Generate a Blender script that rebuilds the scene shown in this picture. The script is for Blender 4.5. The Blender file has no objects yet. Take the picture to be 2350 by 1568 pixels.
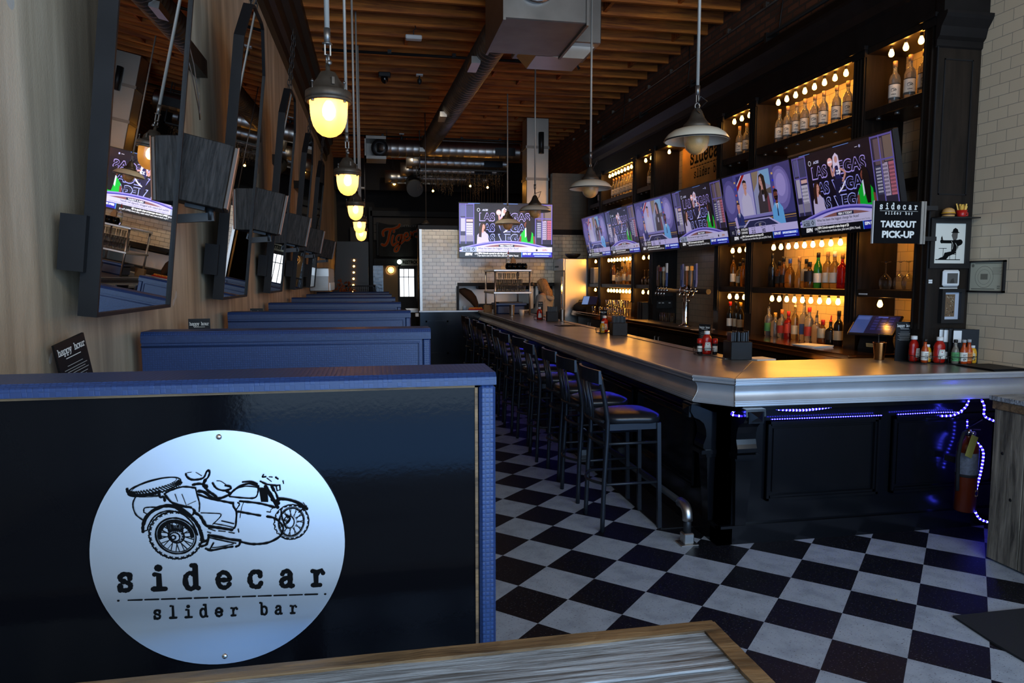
import bpy, math, random
from mathutils import Vector, Matrix, Euler
random.seed(7)
S = bpy.context.scene
COL = S.collection
PI = math.pi
rad = math.radians

# ------------------------------------------------------------------ camera
cam_d = bpy.data.cameras.new('camera')
cam = bpy.data.objects.new('camera', cam_d)
COL.objects.link(cam)
cam_d.sensor_width = 36.0
cam_d.sensor_fit = 'HORIZONTAL'
cam_d.lens = 1622.8 / 2350 * 36.0
cam_d.clip_start = 0.02
cam_d.clip_end = 200
cam.location = (0, 0, 1.66)
cam.rotation_euler = (rad(90) - 0.0884, 0.0, -0.1915)
S.camera = cam

# ------------------------------------------------------------------ view
S.view_settings.view_transform = 'Standard'
S.view_settings.look = 'None'
S.view_settings.exposure = 0.0
S.view_settings.gamma = 1.0
S.view_settings.use_curve_mapping = False
cy = S.cycles
cy.max_bounces = 7
cy.diffuse_bounces = 3
cy.glossy_bounces = 4
cy.transmission_bounces = 5
cy.transparent_max_bounces = 8
cy.caustics_reflective = False
cy.caustics_refractive = False
cy.sample_clamp_indirect = 2.5
cy.sample_clamp_direct = 30.0
cy.use_denoising = True

# ------------------------------------------------------------------ world: the pale blue street outside
W = bpy.data.worlds.new('street_sky')
S.world = W
W.use_nodes = True
W.node_tree.nodes['Background'].inputs[0].default_value = (0.42, 0.62, 1.0, 1)
W.node_tree.nodes['Background'].inputs[1].default_value = 0.55

def area(name, loc, rot, sx, sy, power, col, spread=180):
    d = bpy.data.lights.new(name, 'AREA')
    d.shape = 'RECTANGLE'; d.size = sx; d.size_y = sy
    d.energy = power; d.color = col; d.spread = rad(spread)
    o = bpy.data.objects.new(name, d); COL.objects.link(o)
    o.location = loc; o.rotation_euler = rot
    return o
# daylight through the tall shop windows behind the camera: sky above, lit pavement below
area('sky_daylight', (2.3, -1.66, 1.95), (rad(90), 0, 0), 6.2, 2.2, 310, (0.50, 0.70, 1.0))
area('pavement_daylight', (2.3, -1.66, .46), (rad(98), 0, 0), 6.2, .72, 75, (0.16, 0.42, 1.0))
area('ceiling_fill', (2.3, -1.66, 3.9), (rad(90), 0, 0), 6.2, 1.0, 190, (1.0, 0.95, 0.88))  # added warm fill for the ceiling and upper walls, out of frame

# ------------------------------------------------------------------ helpers: objects
def tag(o, label=None, cat=None, group=None, kind=None):
    if label: o['label'] = label
    if cat: o['category'] = cat
    if group: o['group'] = group
    if kind: o['kind'] = kind
    return o

def thing(name, label, cat, loc=(0, 0, 0), rot=(0, 0, 0), group=None):
    o = bpy.data.objects.new(name, None)
    o.empty_display_size = 0.05
    COL.objects.link(o)
    o.location = loc
    if isinstance(rot, (int, float)): rot = (0, 0, rot)
    o.rotation_euler = rot
    return tag(o, label, cat, group)

def kids(o): return CH.get(o.name, [])
CH = {}
def dup(o, loc=None, rot=None, label=None, group=None, parent=None):
    c = o.copy(); COL.objects.link(c)
    if parent is not None:
        c.parent = parent; CH.setdefault(parent.name, []).append(c)
    else:
        if loc is not None: c.location = loc
        if rot is not None: c.rotation_euler = (0, 0, rot) if isinstance(rot, (int, float)) else rot
        if label: c['label'] = label
        if group: c['group'] = group
    for k in list(kids(o)): dup(k, parent=c)
    return c

class MB:
    def __init__(s): s.v = []; s.f = []; s.m = []; s.s = []
    def add(s, vs, fs, mi=0, smooth=False):
        n = len(s.v); s.v += [tuple(p) for p in vs]
        for f in fs: s.f.append([i + n for i in f]); s.m.append(mi); s.s.append(smooth)
        return s
    def box(s, a, b, mi=0, bev=0.0):
        x0, y0, z0 = [min(a[i], b[i]) for i in range(3)]; x1, y1, z1 = [max(a[i], b[i]) for i in range(3)]
        if bev <= 0 or min(x1-x0, y1-y0, z1-z0) < 2.5*bev:
            v = [(x0,y0,z0),(x1,y0,z0),(x1,y1,z0),(x0,y1,z0),(x0,y0,z1),(x1,y0,z1),(x1,y1,z1),(x0,y1,z1)]
            return s.add(v, [(0,3,2,1),(4,5,6,7),(0,1,5,4),(1,2,6,5),(2,3,7,6),(3,0,4,7)], mi)
        c = bev
        v = []; idx = {}
        def P(x, y, z):
            k = (round(x,6), round(y,6), round(z,6))
            if k not in idx: idx[k] = len(v); v.append((x,y,z))
            return idx[k]
        xs = (x0, x1); ys = (y0, y1); zs = (z0, z1); fs = []
        ins = lambda lo, hi, k: lo + c if k == 0 else hi - c
        # faces
        for k, x in enumerate(xs):
            q = [P(x, ins(y0,y1,i), ins(z0,z1,j)) for i, j in ((0,0),(1,0),(1,1),(0,1))]; fs.append(q if k else q[::-1])
        for k, y in enumerate(ys):
            q = [P(ins(x0,x1,i), y, ins(z0,z1,j)) for i, j in ((0,0),(1,0),(1,1),(0,1))]; fs.append(q[::-1] if k else q)
        for k, z in enumerate(zs):
            q = [P(ins(x0,x1,i), ins(y0,y1,j), z) for i, j in ((0,0),(1,0),(1,1),(0,1))]; fs.append(q if k else q[::-1])
        for i in (0,1):
            for j in (0,1):
                a1 = [P(xs[i], ins(y0,y1,j), ins(z0,z1,k)) for k in (0,1)]; a2 = [P(ins(x0,x1,i), ys[j], ins(z0,z1,k)) for k in (0,1)]
                q = [a1[0], a2[0], a2[1], a1[1]]; fs.append(q if i == j else q[::-1])
                a1 = [P(xs[i], ins(y0,y1,k), ins(z0,z1,j)) for k in (0,1)]; a2 = [P(ins(x0,x1,i), ins(y0,y1,k), zs[j]) for k in (0,1)]
                q = [a1[0], a1[1], a2[1], a2[0]]; fs.append(q if i == j else q[::-1])
                a1 = [P(ins(x0,x1,k), ys[i], ins(z0,z1,j)) for k in (0,1)]; a2 = [P(ins(x0,x1,k), ins(y0,y1,i), zs[j]) for k in (0,1)]
                q = [a1[0], a2[0], a2[1], a1[1]]; fs.append(q if i == j else q[::-1])
        for i in (0,1):
            for j in (0,1):
                for k in (0,1):
                    t = [P(xs[i], ins(y0,y1,j), ins(z0,z1,k)), P(ins(x0,x1,i), ys[j], ins(z0,z1,k)), P(ins(x0,x1,i), ins(y0,y1,j), zs[k])]
                    fs.append(t if (i+j+k) % 2 else t[::-1])
        return s.add(v, fs, mi)
    def bar(s, p0, p1, w, d, up=(0,0,1), mi=0):
        """rectangular bar from p0 to p1; w across, d along up"""
        p0 = Vector(p0); p1 = Vector(p1); t = (p1-p0).normalized(); u = Vector(up)
        if abs(t.dot(u)) > .99: u = Vector((1,0,0))
        a = t.cross(u).normalized()*w/2; b = a.cross(t).normalized()*d/2
        v = [p+q for p in (p0,p1) for q in (-a-b, a-b, a+b, -a+b)]
        return s.add(v, [(0,1,2,3),(7,6,5,4),(0,4,5,1),(1,5,6,2),(2,6,7,3),(3,7,4,0)], mi)
    def tube(s, pts, r, n=8, mi=0, closed=False, caps=True):
        P = [Vector(p) for p in pts]; N = len(P)
        rs = r if isinstance(r, (list, tuple)) else [r]*N
        vs = []; nrm = None
        for i in range(N):
            if closed: t = (P[(i+1)%N]-P[i-1])
            else: t = P[min(i+1,N-1)]-P[max(i-1,0)]
            t.normalize()
            if nrm is None:
                nrm = t.orthogonal().normalized()
            else:
                nrm = (nrm - t*nrm.dot(t))
                if nrm.length < 1e-6: nrm = t.orthogonal()
                nrm.normalize()
            b = t.cross(nrm)
            for k in range(n):
                a = 2*PI*k/n; vs.append(P[i] + (nrm*math.cos(a)+b*math.sin(a))*rs[i])
        fs = []
        for i in range(N if closed else N-1):
            j = (i+1) % N
            for k in range(n): fs.append((i*n+k, i*n+(k+1)%n, j*n+(k+1)%n, j*n+k))
        s.add(vs, fs, mi, True)
        if caps and not closed:
            n0 = len(s.v)-len(vs)
            s.f.append([n0+k for k in range(n)][::-1]); s.m.append(mi); s.s.append(False)
            s.f.append([n0+(N-1)*n+k for k in range(n)]); s.m.append(mi); s.s.append(False)
        return s
    def cyl(s, c, r, h, n=20, mi=0, r2=None, axis='Z'):
        r2 = r if r2 is None else r2
        c = Vector(c); ax = {'X': Vector((1,0,0)), 'Y': Vector((0,1,0)), 'Z': Vector((0,0,1))}[axis]
        return s.tube([c, c+ax*h], [r, r2], n, mi)
    def lathe(s, prof, c=(0,0,0), n=20, mi=0, axis='Z', smooth=True, cap=False):
        """prof: list of (r, z)"""
        cx, cyy, cz = c; vs = []; fs = []
        for r, z in prof:
            for k in range(n):
                a = 2*PI*k/n; x, y = r*math.cos(a), r*math.sin(a)
                if axis == 'Z': vs.append((cx+x, cyy+y, cz+z))
                elif axis == 'Y': vs.append((cx+x, cyy+z, cz-y))
                else: vs.append((cx+z, cyy+x, cz+y))
        for i in range(len(prof)-1):
            for k in range(n): fs.append((i*n+k, i*n+(k+1)%n, (i+1)*n+(k+1)%n, (i+1)*n+k))
        s.add(vs, fs, mi, smooth)
        return s
    def prism(s, poly, z0, z1, plane='XY', mi=0):
        """poly 2D CCW extruded between z0 and z1 along the third axis"""
        n = len(poly)
        def m(p, z): return {'XY': (p[0],p[1],z), 'XZ': (p[0],z,p[1]), 'YZ': (z,p[0],p[1])}[plane]
        vs = [m(p,z0) for p in poly]+[m(p,z1) for p in poly]
        fl = plane == 'XZ'
        a = list(range(n)); b = [i+n for i in a]
        fs = [a[::-1], b] + [(i,(i+1)%n,(i+1)%n+n,i+n) for i in range(n)]
        if fl: fs = [f[::-1] for f in fs]
        return s.add(vs, fs, mi)
    def sphere(s, c, r, n=12, m=8, mi=0, sz=1.0):
        s.lathe([(max(r*math.sin(PI*i/m),1e-5), -r*sz*math.cos(PI*i/m)) for i in range(m+1)], c, n, mi)
        return s
    def xf(s, M):
        s.v = [tuple(M @ Vector(p)) for p in s.v]; return s
    def build(s, name, mat, parent=None, label=None):
        me = bpy.data.meshes.new(name)
        me.from_pydata(s.v, [], s.f)
        mats = mat if isinstance(mat, (list, tuple)) else [mat]
        for m in mats: me.materials.append(m)
        me.polygons.foreach_set('material_index', s.m)
        me.polygons.foreach_set('use_smooth', s.s)
        me.update()
        o = bpy.data.objects.new(name, me); COL.objects.link(o)
        if parent is not None:
            o.parent = parent; CH.setdefault(parent.name, []).append(o)
        if label: o['label'] = label
        return o
def struct(name, mb, mat):
    o = mb.build(name, mat); o['kind'] = 'structure'; return o
def single(name, mb, mat, label, cat, group=None, loc=None, rot=None):
    o = mb.build(name, mat); tag(o, label, cat, group)
    if loc: o.location = loc
    if rot is not None: o.rotation_euler = (0,0,rot) if isinstance(rot,(int,float)) else rot
    return o
ORD = ['nearest','second','third','fourth','fifth','sixth','seventh','eighth','ninth','tenth','eleventh','twelfth','thirteenth']
# ------------------------------------------------------------------ materials
def lin(c):
    return tuple(((x/12.92) if x <= .04045 else ((x+.055)/1.055)**2.4) for x in c[:3])
MATS = {}
def nt(name):
    m = bpy.data.materials.new(name); m.use_nodes = True; MATS[name] = m
    t = m.node_tree; b = t.nodes['Principled BSDF']
    return m, t, b
def N(t, k, **kw):
    n = t.nodes.new(k)
    for a, v in kw.items(): setattr(n, a, v)
    return n
def L(t, a, b): t.links.new(a, b)
def mat(name, col, rough=.5, metal=0., emis=None, es=0., trans=0., ior=1.45, spec=None, alpha=1., coat=0., var=0., vscale=8., bump=0., bscale=60., bdist=.002, vstretch=(1,1,1)):
    m, t, b = nt(name)
    b.inputs['Base Color'].default_value = (*col, 1); b.inputs['Roughness'].default_value = rough
    b.inputs['Metallic'].default_value = metal
    b.inputs['Transmission Weight'].default_value = trans; b.inputs['IOR'].default_value = ior
    b.inputs['Alpha'].default_value = alpha; b.inputs['Coat Weight'].default_value = coat
    if spec is not None: b.inputs['Specular IOR Level'].default_value = spec
    if emis: b.inputs['Emission Color'].default_value = (*emis, 1); b.inputs['Emission Strength'].default_value = es
    if var or bump:
        tc = N(t, 'ShaderNodeTexCoord'); mp = N(t, 'ShaderNodeMapping'); mp.inputs['Scale'].default_value = vstretch
        L(t, tc.outputs['Object'], mp.inputs[0])
    if var:
        nz = N(t, 'ShaderNodeTexNoise'); nz.inputs['Scale'].default_value = vscale; nz.inputs['Detail'].default_value = 5
        L(t, mp.outputs[0], nz.inputs['Vector'])
        mr = N(t, 'ShaderNodeMapRange'); mr.inputs[1].default_value = .3; mr.inputs[2].default_value = .7
        mr.inputs[3].default_value = 1-var; mr.inputs[4].default_value = 1+var
        L(t, nz.outputs['Fac'], mr.inputs[0])
        mx = N(t, 'ShaderNodeVectorMath', operation='SCALE'); mx.inputs[0].default_value = col
        L(t, mr.outputs[0], mx.inputs['Scale']); L(t, mx.outputs[0], b.inputs['Base Color'])
    if bump:
        n2 = N(t, 'ShaderNodeTexNoise'); n2.inputs['Scale'].default_value = bscale; n2.inputs['Detail'].default_value = 3
        L(t, mp.outputs[0], n2.inputs['Vector'])
        bp = N(t, 'ShaderNodeBump'); bp.inputs['Strength'].default_value = bump; bp.inputs['Distance'].default_value = bdist
        L(t, n2.outputs['Fac'], bp.inputs['Height']); L(t, bp.outputs[0], b.inputs['Normal'])
    return m

def emit(name, col, s):
    m = bpy.data.materials.new(name); m.use_nodes = True; t = m.node_tree; t.nodes.clear()
    e = N(t, 'ShaderNodeEmission'); e.inputs[0].default_value = (*col, 1); e.inputs[1].default_value = s
    o = N(t, 'ShaderNodeOutputMaterial'); L(t, e.outputs[0], o.inputs[0]); return m

def attr_mat(name, strength=0., rough=.55):
    m, t, b = nt(name)
    a = N(t, 'ShaderNodeVertexColor'); a.layer_name = 'ink'
    if strength > 0:
        b.inputs['Base Color'].default_value = (.01, .01, .012, 1)
        L(t, a.outputs[0], b.inputs['Emission Color']); b.inputs['Emission Strength'].default_value = strength
        b.inputs['Roughness'].default_value = rough
    else:
        L(t, a.outputs[0], b.inputs['Base Color']); b.inputs['Roughness'].default_value = rough; b.inputs['Specular IOR Level'].default_value = .12
    return m

def coords(t, axes):
    """2D vector from object coordinates: axes like 'xz'"""
    tc = N(t, 'ShaderNodeTexCoord'); sp = N(t, 'ShaderNodeSeparateXYZ'); cb = N(t, 'ShaderNodeCombineXYZ')
    L(t, tc.outputs['Object'], sp.inputs[0])
    L(t, sp.outputs['XYZ'.index(axes[0].upper())], cb.inputs[0]); L(t, sp.outputs['XYZ'.index(axes[1].upper())], cb.inputs[1])
    return cb.outputs[0], tc
def brick(name, axes, c1, c2, mortar, w, h, gap, rough, bump=.4, bias=0., off=(0,0), coat=0., rvar=None):
    m, t, b = nt(name)
    v, tc = coords(t, axes)
    mp = N(t, 'ShaderNodeMapping'); mp.inputs['Location'].default_value = (off[0], off[1], 0); L(t, v, mp.inputs[0])
    br = N(t, 'ShaderNodeTexBrick'); L(t, mp.outputs[0], br.inputs['Vector'])
    br.inputs['Scale'].default_value = 1; br.inputs['Brick Width'].default_value = w; br.inputs['Row Height'].default_value = h
    br.inputs['Mortar Size'].default_value = gap; br.inputs['Mortar Smooth'].default_value = .1; br.inputs['Bias'].default_value = bias
    br.inputs['Color1'].default_value = (*c1,1); br.inputs['Color2'].default_value = (*c2,1); br.inputs['Mortar'].default_value = (*mortar,1)
    L(t, br.outputs['Color'], b.inputs['Base Color']); b.inputs['Roughness'].default_value = rough; b.inputs['Coat Weight'].default_value = coat
    nz = N(t, 'ShaderNodeTexNoise'); nz.inputs['Scale'].default_value = 9.; L(t, tc.outputs['Object'], nz.inputs['Vector'])
    ad = N(t, 'ShaderNodeMath', operation='MULTIPLY_ADD'); ad.inputs[1].default_value = -1.; L(t, br.outputs['Fac'], ad.inputs[0])
    ml = N(t, 'ShaderNodeMath', operation='MULTIPLY'); ml.inputs[1].default_value = .35; L(t, nz.outputs['Fac'], ml.inputs[0]); L(t, ml.outputs[0], ad.inputs[2])
    bp = N(t, 'ShaderNodeBump'); bp.inputs['Strength'].default_value = bump; bp.inputs['Distance'].default_value = .006
    L(t, ad.outputs[0], bp.inputs['Height']); L(t, bp.outputs[0], b.inputs['Normal'])
    return m
def wood(name, c1, c2, grain=(1,12,12), scale=3., rough=.6, bump=.15, knots=True, dist=.01):
    m, t, b = nt(name)
    tc = N(t, 'ShaderNodeTexCoord'); mp = N(t, 'ShaderNodeMapping'); mp.inputs['Scale'].default_value = grain; L(t, tc.outputs['Object'], mp.inputs[0])
    nz = N(t, 'ShaderNodeTexNoise'); nz.inputs['Scale'].default_value = scale; nz.inputs['Detail'].default_value = 8; nz.inputs['Roughness'].default_value = .65
    nz.inputs['Distortion'].default_value = .6; L(t, mp.outputs[0], nz.inputs['Vector'])
    cr = N(t, 'ShaderNodeValToRGB'); cr.color_ramp.elements[0].position = .35; cr.color_ramp.elements[1].position = .68
    cr.color_ramp.elements[0].color = (*c1,1); cr.color_ramp.elements[1].color = (*c2,1)
    L(t, nz.outputs['Fac'], cr.inputs[0]); L(t, cr.outputs[0], b.inputs['Base Color'])
    b.inputs['Roughness'].default_value = rough
    bp = N(t, 'ShaderNodeBump'); bp.inputs['Strength'].default_value = bump; bp.inputs['Distance'].default_value = dist
    L(t, nz.outputs['Fac'], bp.inputs['Height']); L(t, bp.outputs[0], b.inputs['Normal'])
    return m

# --- floor: black and white vinyl tiles laid diagonally
def floor_mat():
    m, t, b = nt('checker_vinyl')
    tc = N(t, 'ShaderNodeTexCoord')
    sub = N(t, 'ShaderNodeVectorMath', operation='SUBTRACT'); sub.inputs[1].default_value = (.943, 4.283, 0); L(t, tc.outputs['Object'], sub.inputs[0])
    fl = []
    for d in ((.7205, -.6934, 0), (-.6934, -.7205, 0)):
        dt = N(t, 'ShaderNodeVectorMath', operation='DOT_PRODUCT'); dt.inputs[1].default_value = tuple(x/.3048 for x in d)
        L(t, sub.outputs[0], dt.inputs[0])
        f = N(t, 'ShaderNodeMath', operation='FLOOR'); L(t, dt.outputs['Value'], f.inputs[0]); fl.append((dt, f))
    ad = N(t, 'ShaderNodeMath', operation='ADD'); L(t, fl[0][1].outputs[0], ad.inputs[0]); L(t, fl[1][1].outputs[0], ad.inputs[1])
    md = N(t, 'ShaderNodeMath', operation='PINGPONG'); md.inputs[1].default_value = 1; L(t, ad.outputs[0], md.inputs[0])
    # marbling and chips
    n1 = N(t, 'ShaderNodeTexNoise'); n1.inputs['Scale'].default_value = 9; n1.inputs['Detail'].default_value = 6; L(t, tc.outputs['Object'], n1.inputs['Vector'])
    mp = N(t, 'ShaderNodeMapping'); mp.inputs['Rotation'].default_value = (0,0,rad(44)); mp.inputs['Scale'].default_value = (1,2.4,1); L(t, tc.outputs['Object'], mp.inputs[0])
    n2 = N(t, 'ShaderNodeTexNoise'); n2.inputs['Scale'].default_value = 75; n2.inputs['Detail'].default_value = 2; L(t, mp.outputs[0], n2.inputs['Vector'])
    r1 = N(t, 'ShaderNodeValToRGB'); r1.color_ramp.elements[0].position = .3; r1.color_ramp.elements[0].color = (.25,.275,.31,1); r1.color_ramp.elements[1].position = .55; r1.color_ramp.elements[1].color = (.34,.37,.41,1)
    L(t, n1.outputs['Fac'], r1.inputs[0])
    g1 = N(t, 'ShaderNodeMath', operation='GREATER_THAN'); g1.inputs[1].default_value = .66; L(t, n2.outputs['Fac'], g1.inputs[0])
    wm = N(t, 'ShaderNodeMixRGB'); wm.inputs[2].default_value = (.09,.08,.08,1); L(t, g1.outputs[0], wm.inputs[0]); L(t, r1.outputs[0], wm.inputs[1])
    bm_ = N(t, 'ShaderNodeMixRGB'); bm_.inputs[1].default_value = (.005,.005,.007,1); bm_.inputs[2].default_value = (.10,.10,.11,1); L(t, g1.outputs[0], bm_.inputs[0])
    mx = N(t, 'ShaderNodeMixRGB'); L(t, md.outputs[0], mx.inputs[0]); L(t, wm.outputs[0], mx.inputs[1]); L(t, bm_.outputs[0], mx.inputs[2])
    L(t, mx.outputs[0], b.inputs['Base Color'])
    b.inputs['Roughness'].default_value = .5; b.inputs['Specular IOR Level'].default_value = .22
    bp = N(t, 'ShaderNodeBump'); bp.inputs['Strength'].default_value = .05; bp.inputs['Distance'].default_value = .004; L(t, n1.outputs['Fac'], bp.inputs['Height']); L(t, bp.outputs[0], b.inputs['Normal'])
    return m
M_floor = floor_mat()

def plaster_mat():
    m, t, b = nt('stained_plaster')
    tc = N(t, 'ShaderNodeTexCoord')
    mp = N(t, 'ShaderNodeMapping'); mp.inputs['Scale'].default_value = (1,4.2,.36); L(t, tc.outputs['Object'], mp.inputs[0])
    n1 = N(t, 'ShaderNodeTexNoise'); n1.inputs['Scale'].default_value = 1.7; n1.inputs['Detail'].default_value = 8; n1.inputs['Roughness'].default_value = .6; n1.inputs['Distortion'].default_value = .3
    L(t, mp.outputs[0], n1.inputs['Vector'])
    cr = N(t, 'ShaderNodeValToRGB'); e = cr.color_ramp.elements
    e[0].position = .30; e[0].color = (.27,.225,.165,1); e[1].position = .74; e[1].color = (.68,.575,.42,1)
    k = e.new(.48); k.color = (.42,.345,.245,1); k = e.new(.58); k.color = (.52,.435,.32,1)
    L(t, n1.outputs['Fac'], cr.inputs[0])
    n2 = N(t, 'ShaderNodeTexNoise'); n2.inputs['Scale'].default_value = 1.1; n2.inputs['Detail'].default_value = 4; L(t, tc.outputs['Object'], n2.inputs['Vector'])
    mx = N(t, 'ShaderNodeMixRGB', blend_type='MULTIPLY'); mx.inputs[0].default_value = .8
    r2 = N(t, 'ShaderNodeValToRGB'); r2.color_ramp.elements[0].position = .3; r2.color_ramp.elements[0].color = (.74,.68,.58,1); r2.color_ramp.elements[1].position = .65; r2.color_ramp.elements[1].color = (1,1,1,1)
    L(t, n2.outputs['Fac'], r2.inputs[0]); L(t, cr.outputs[0], mx.inputs[1]); L(t, r2.outputs[0], mx.inputs[2])
    n4 = N(t, 'ShaderNodeTexNoise'); n4.inputs['Scale'].default_value = 6.; n4.inputs['Detail'].default_value = 1; L(t, tc.outputs['Object'], n4.inputs['Vector'])
    g = N(t, 'ShaderNodeMath', operation='GREATER_THAN'); g.inputs[1].default_value = .755; L(t, n4.outputs['Fac'], g.inputs[0])
    m2 = N(t, 'ShaderNodeMixRGB'); m2.inputs[2].default_value = (.45,.43,.38,1); L(t, g.outputs[0], m2.inputs[0]); L(t, mx.outputs[0], m2.inputs[1])
    L(t, m2.outputs[0], b.inputs['Base Color']); b.inputs['Roughness'].default_value = .62
    n3 = N(t, 'ShaderNodeTexNoise'); n3.inputs['Scale'].default_value = 120; L(t, tc.outputs['Object'], n3.inputs['Vector'])
    bp = N(t, 'ShaderNodeBump'); bp.inputs['Strength'].default_value = .25; bp.inputs['Distance'].default_value = .004; L(t, n3.outputs['Fac'], bp.inputs['Height']); L(t, bp.outputs[0], b.inputs['Normal'])
    return m
M_plaster = plaster_mat()
M_tile_r = brick('beige_subway_tile', 'yz', (.80,.64,.44), (.74,.59,.405), (.40,.33,.25), .1555, .0787, .0022, .22, bump=.5, off=(.05,.01))
M_tile_k = brick('cream_subway_tile', 'xz', (.80,.71,.56), (.66,.58,.45), (.22,.19,.15), .142, .0704, .0028, .12, bump=.9, off=(.0,.0))
M_tile_u = brick('brown_painted_tile', 'xz', (.20,.155,.105), (.17,.13,.09), (.13,.10,.07), .142, .0704, .002, .45, bump=.3)
M_tile_b = brick('black_glazed_tile', 'xz', (.03,.03,.035), (.02,.02,.02), (.10,.10,.10), .20, .10, .006, .12, bump=.9)
M_brick = brick('dark_red_brick', 'yz', (.20,.075,.038), (.10,.042,.024), (.07,.045,.032), .21, .075, .012, .85, bump=.8)
M_joist = wood('orange_joist_wood', (.20,.042,.004), (.74,.215,.020), (.6,9,9), 2.2, .7, .2)
M_deck = wood('ceiling_deck_wood', (.10,.030,.008), (.22,.075,.018), (6,.6,6), 2., .8, .2)
M_black = mat('black_paint', (.012,.011,.011), .38)
M_blackwood = wood('black_stained_wood', (.006,.0045,.0035), (.020,.013,.009), (9,9,.8), 2.5, .38, .08)
M_blackwood.node_tree.nodes['Principled BSDF'].inputs['Specular IOR Level'].default_value = .25
M_trimblack = mat('black_satin_trim', (.008,.007,.007), .42, spec=.2, var=.3, vscale=6)
M_gloss = mat('black_gloss_laminate', (.003,.003,.004), .10, spec=.14, bump=.05, bscale=110)
M_glossbar = mat('black_gloss_enamel', (.004,.0045,.006), .16, spec=.45, bump=.03, bscale=25)
M_dark = mat('dark_void_paint', (.012,.010,.009), .8)
M_darkbrown = mat('dark_brown_paint', (.045,.032,.022), .6, var=.3, vscale=2)
def vinyl(name, col):
    m, t, b = nt(name)
    tc = N(t, 'ShaderNodeTexCoord'); mp = N(t, 'ShaderNodeMapping'); mp.inputs['Scale'].default_value = (110,110,110); L(t, tc.outputs['Object'], mp.inputs[0])
    w1 = N(t, 'ShaderNodeTexVoronoi'); w1.distance = 'CHEBYCHEV'; w1.inputs['Scale'].default_value = 1.; w1.inputs['Randomness'].default_value = .15; L(t, mp.outputs[0], w1.inputs['Vector'])
    mr = N(t, 'ShaderNodeMapRange'); mr.inputs[1].default_value = .1; mr.inputs[2].default_value = .55; mr.inputs[3].default_value = 1.25; mr.inputs[4].default_value = .55
    L(t, w1.outputs['Distance'], mr.inputs[0])
    sc = N(t, 'ShaderNodeVectorMath', operation='SCALE'); sc.inputs[0].default_value = col; L(t, mr.outputs[0], sc.inputs['Scale']); L(t, sc.outputs[0], b.inputs['Base Color'])
    b.inputs['Roughness'].default_value = .42
    bp = N(t, 'ShaderNodeBump'); bp.inputs['Strength'].default_value = .5; bp.inputs['Distance'].default_value = .002; bp.invert = True
    L(t, w1.outputs['Distance'], bp.inputs['Height']); L(t, bp.outputs[0], b.inputs['Normal'])
    return m
M_vinyl = vinyl('blue_woven_vinyl', (.016,.040,.132))
M_zinc = mat('worn_zinc', (.54,.56,.59), .40, metal=.62, var=.12, vscale=3, bump=.02, bscale=14)
M_zinctop = mat('worn_zinc_top', (.40,.385,.36), .30, metal=.85, var=.18, vscale=3, bump=.03, bscale=14)
M_steel = mat('brushed_steel', (.50,.48,.45), .36, metal=1., var=.08, vscale=2)
M_rod = mat('pale_grey_rod', (.42,.41,.37), .5, metal=.3)
M_galv = mat('galvanised_steel', (.25,.24,.225), .42, metal=.9, var=.18, vscale=3)
M_chrome = mat('chrome', (.75,.75,.75), .08, metal=1.)
M_mirror = mat('mirror_glass', (.86,.87,.86), .006, metal=1.)
M_iron = mat('dark_iron', (.035,.036,.038), .45, metal=.6)
M_frame = mat('grey_black_frame', (.012,.012,.013), .5, spec=.22, var=.2, vscale=5)
M_stool = mat('blue_black_metal', (.028,.032,.040), .33, metal=.55)
M_seat = mat('black_vinyl_seat', (.010,.011,.014), .30)
M_bronze = mat('brown_cast_iron', (.075,.058,.042), .5, metal=.5, var=.2, vscale=20)
M_enamel = mat('cream_enamel', (.68,.60,.46), .3, spec=.3)
M_white = mat('white_plastic', (.75,.75,.73), .4)
M_paper = mat('white_paper', (.72,.72,.70), .7)
M_red = mat('red_plastic', (.45,.012,.008), .3)
M_ext = mat('red_extinguisher_paint', (.12,.018,.004), .3)
M_rubber = mat('black_rubber', (.012,.012,.013), .8, bump=.4, bscale=200)
M_spk = wood('black_ash_vinyl', (.002,.002,.002), (.045,.043,.041), (16,16,1.6), 4.2, .6, .2, dist=.006)
M_spk.node_tree.nodes['Principled BSDF'].inputs['Specular IOR Level'].default_value = .2
M_spk2 = mat('brown_speaker_side', (.055,.033,.018), .4)
M_spk3 = mat('orange_wood_edge', (.36,.11,.03), .4)
M_barn = wood('grey_barn_wood', (.05,.04,.028), (.30,.25,.18), (9,9,.7), 3., .8, .5)
M_barntop = wood('weathered_plank_top', (.055,.045,.035), (.50,.54,.58), (1.3,26,12), 3.2, .6, .9)
M_barnedge = wood('brown_rustic_edge', (.045,.024,.009), (.27,.16,.07), (1.2,10,10), 3., .6, .6)
M_copper = mat('copper_bar_top', (.55,.30,.13), .16, metal=1., var=.1, vscale=4)
M_glass = mat('clear_glass', (.97,.97,.97), .02, trans=1., ior=1.45)
def thin_glass():
    m = bpy.data.materials.new('thin_clear_glass'); m.use_nodes = True; t = m.node_tree; t.nodes.clear()
    o = N(t, 'ShaderNodeOutputMaterial'); tp = N(t, 'ShaderNodeBsdfTransparent'); tp.inputs[0].default_value = (.93,.94,.93,1)
    gl = N(t, 'ShaderNodeBsdfGlossy'); gl.inputs['Roughness'].default_value = .08; gl.inputs[0].default_value = (1,1,1,1)
    lw = N(t, 'ShaderNodeLayerWeight'); lw.inputs[0].default_value = .35
    m2 = N(t, 'ShaderNodeMixShader'); L(t, lw.outputs['Facing'], m2.inputs[0]); L(t, tp.outputs[0], m2.inputs[1]); L(t, gl.outputs[0], m2.inputs[2]); L(t, m2.outputs[0], o.inputs[0])
    return m
M_thin = thin_glass()
M_lead = mat('gold_spirit', (.75,.42,.10), .05, trans=.9, ior=1.36)
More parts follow.
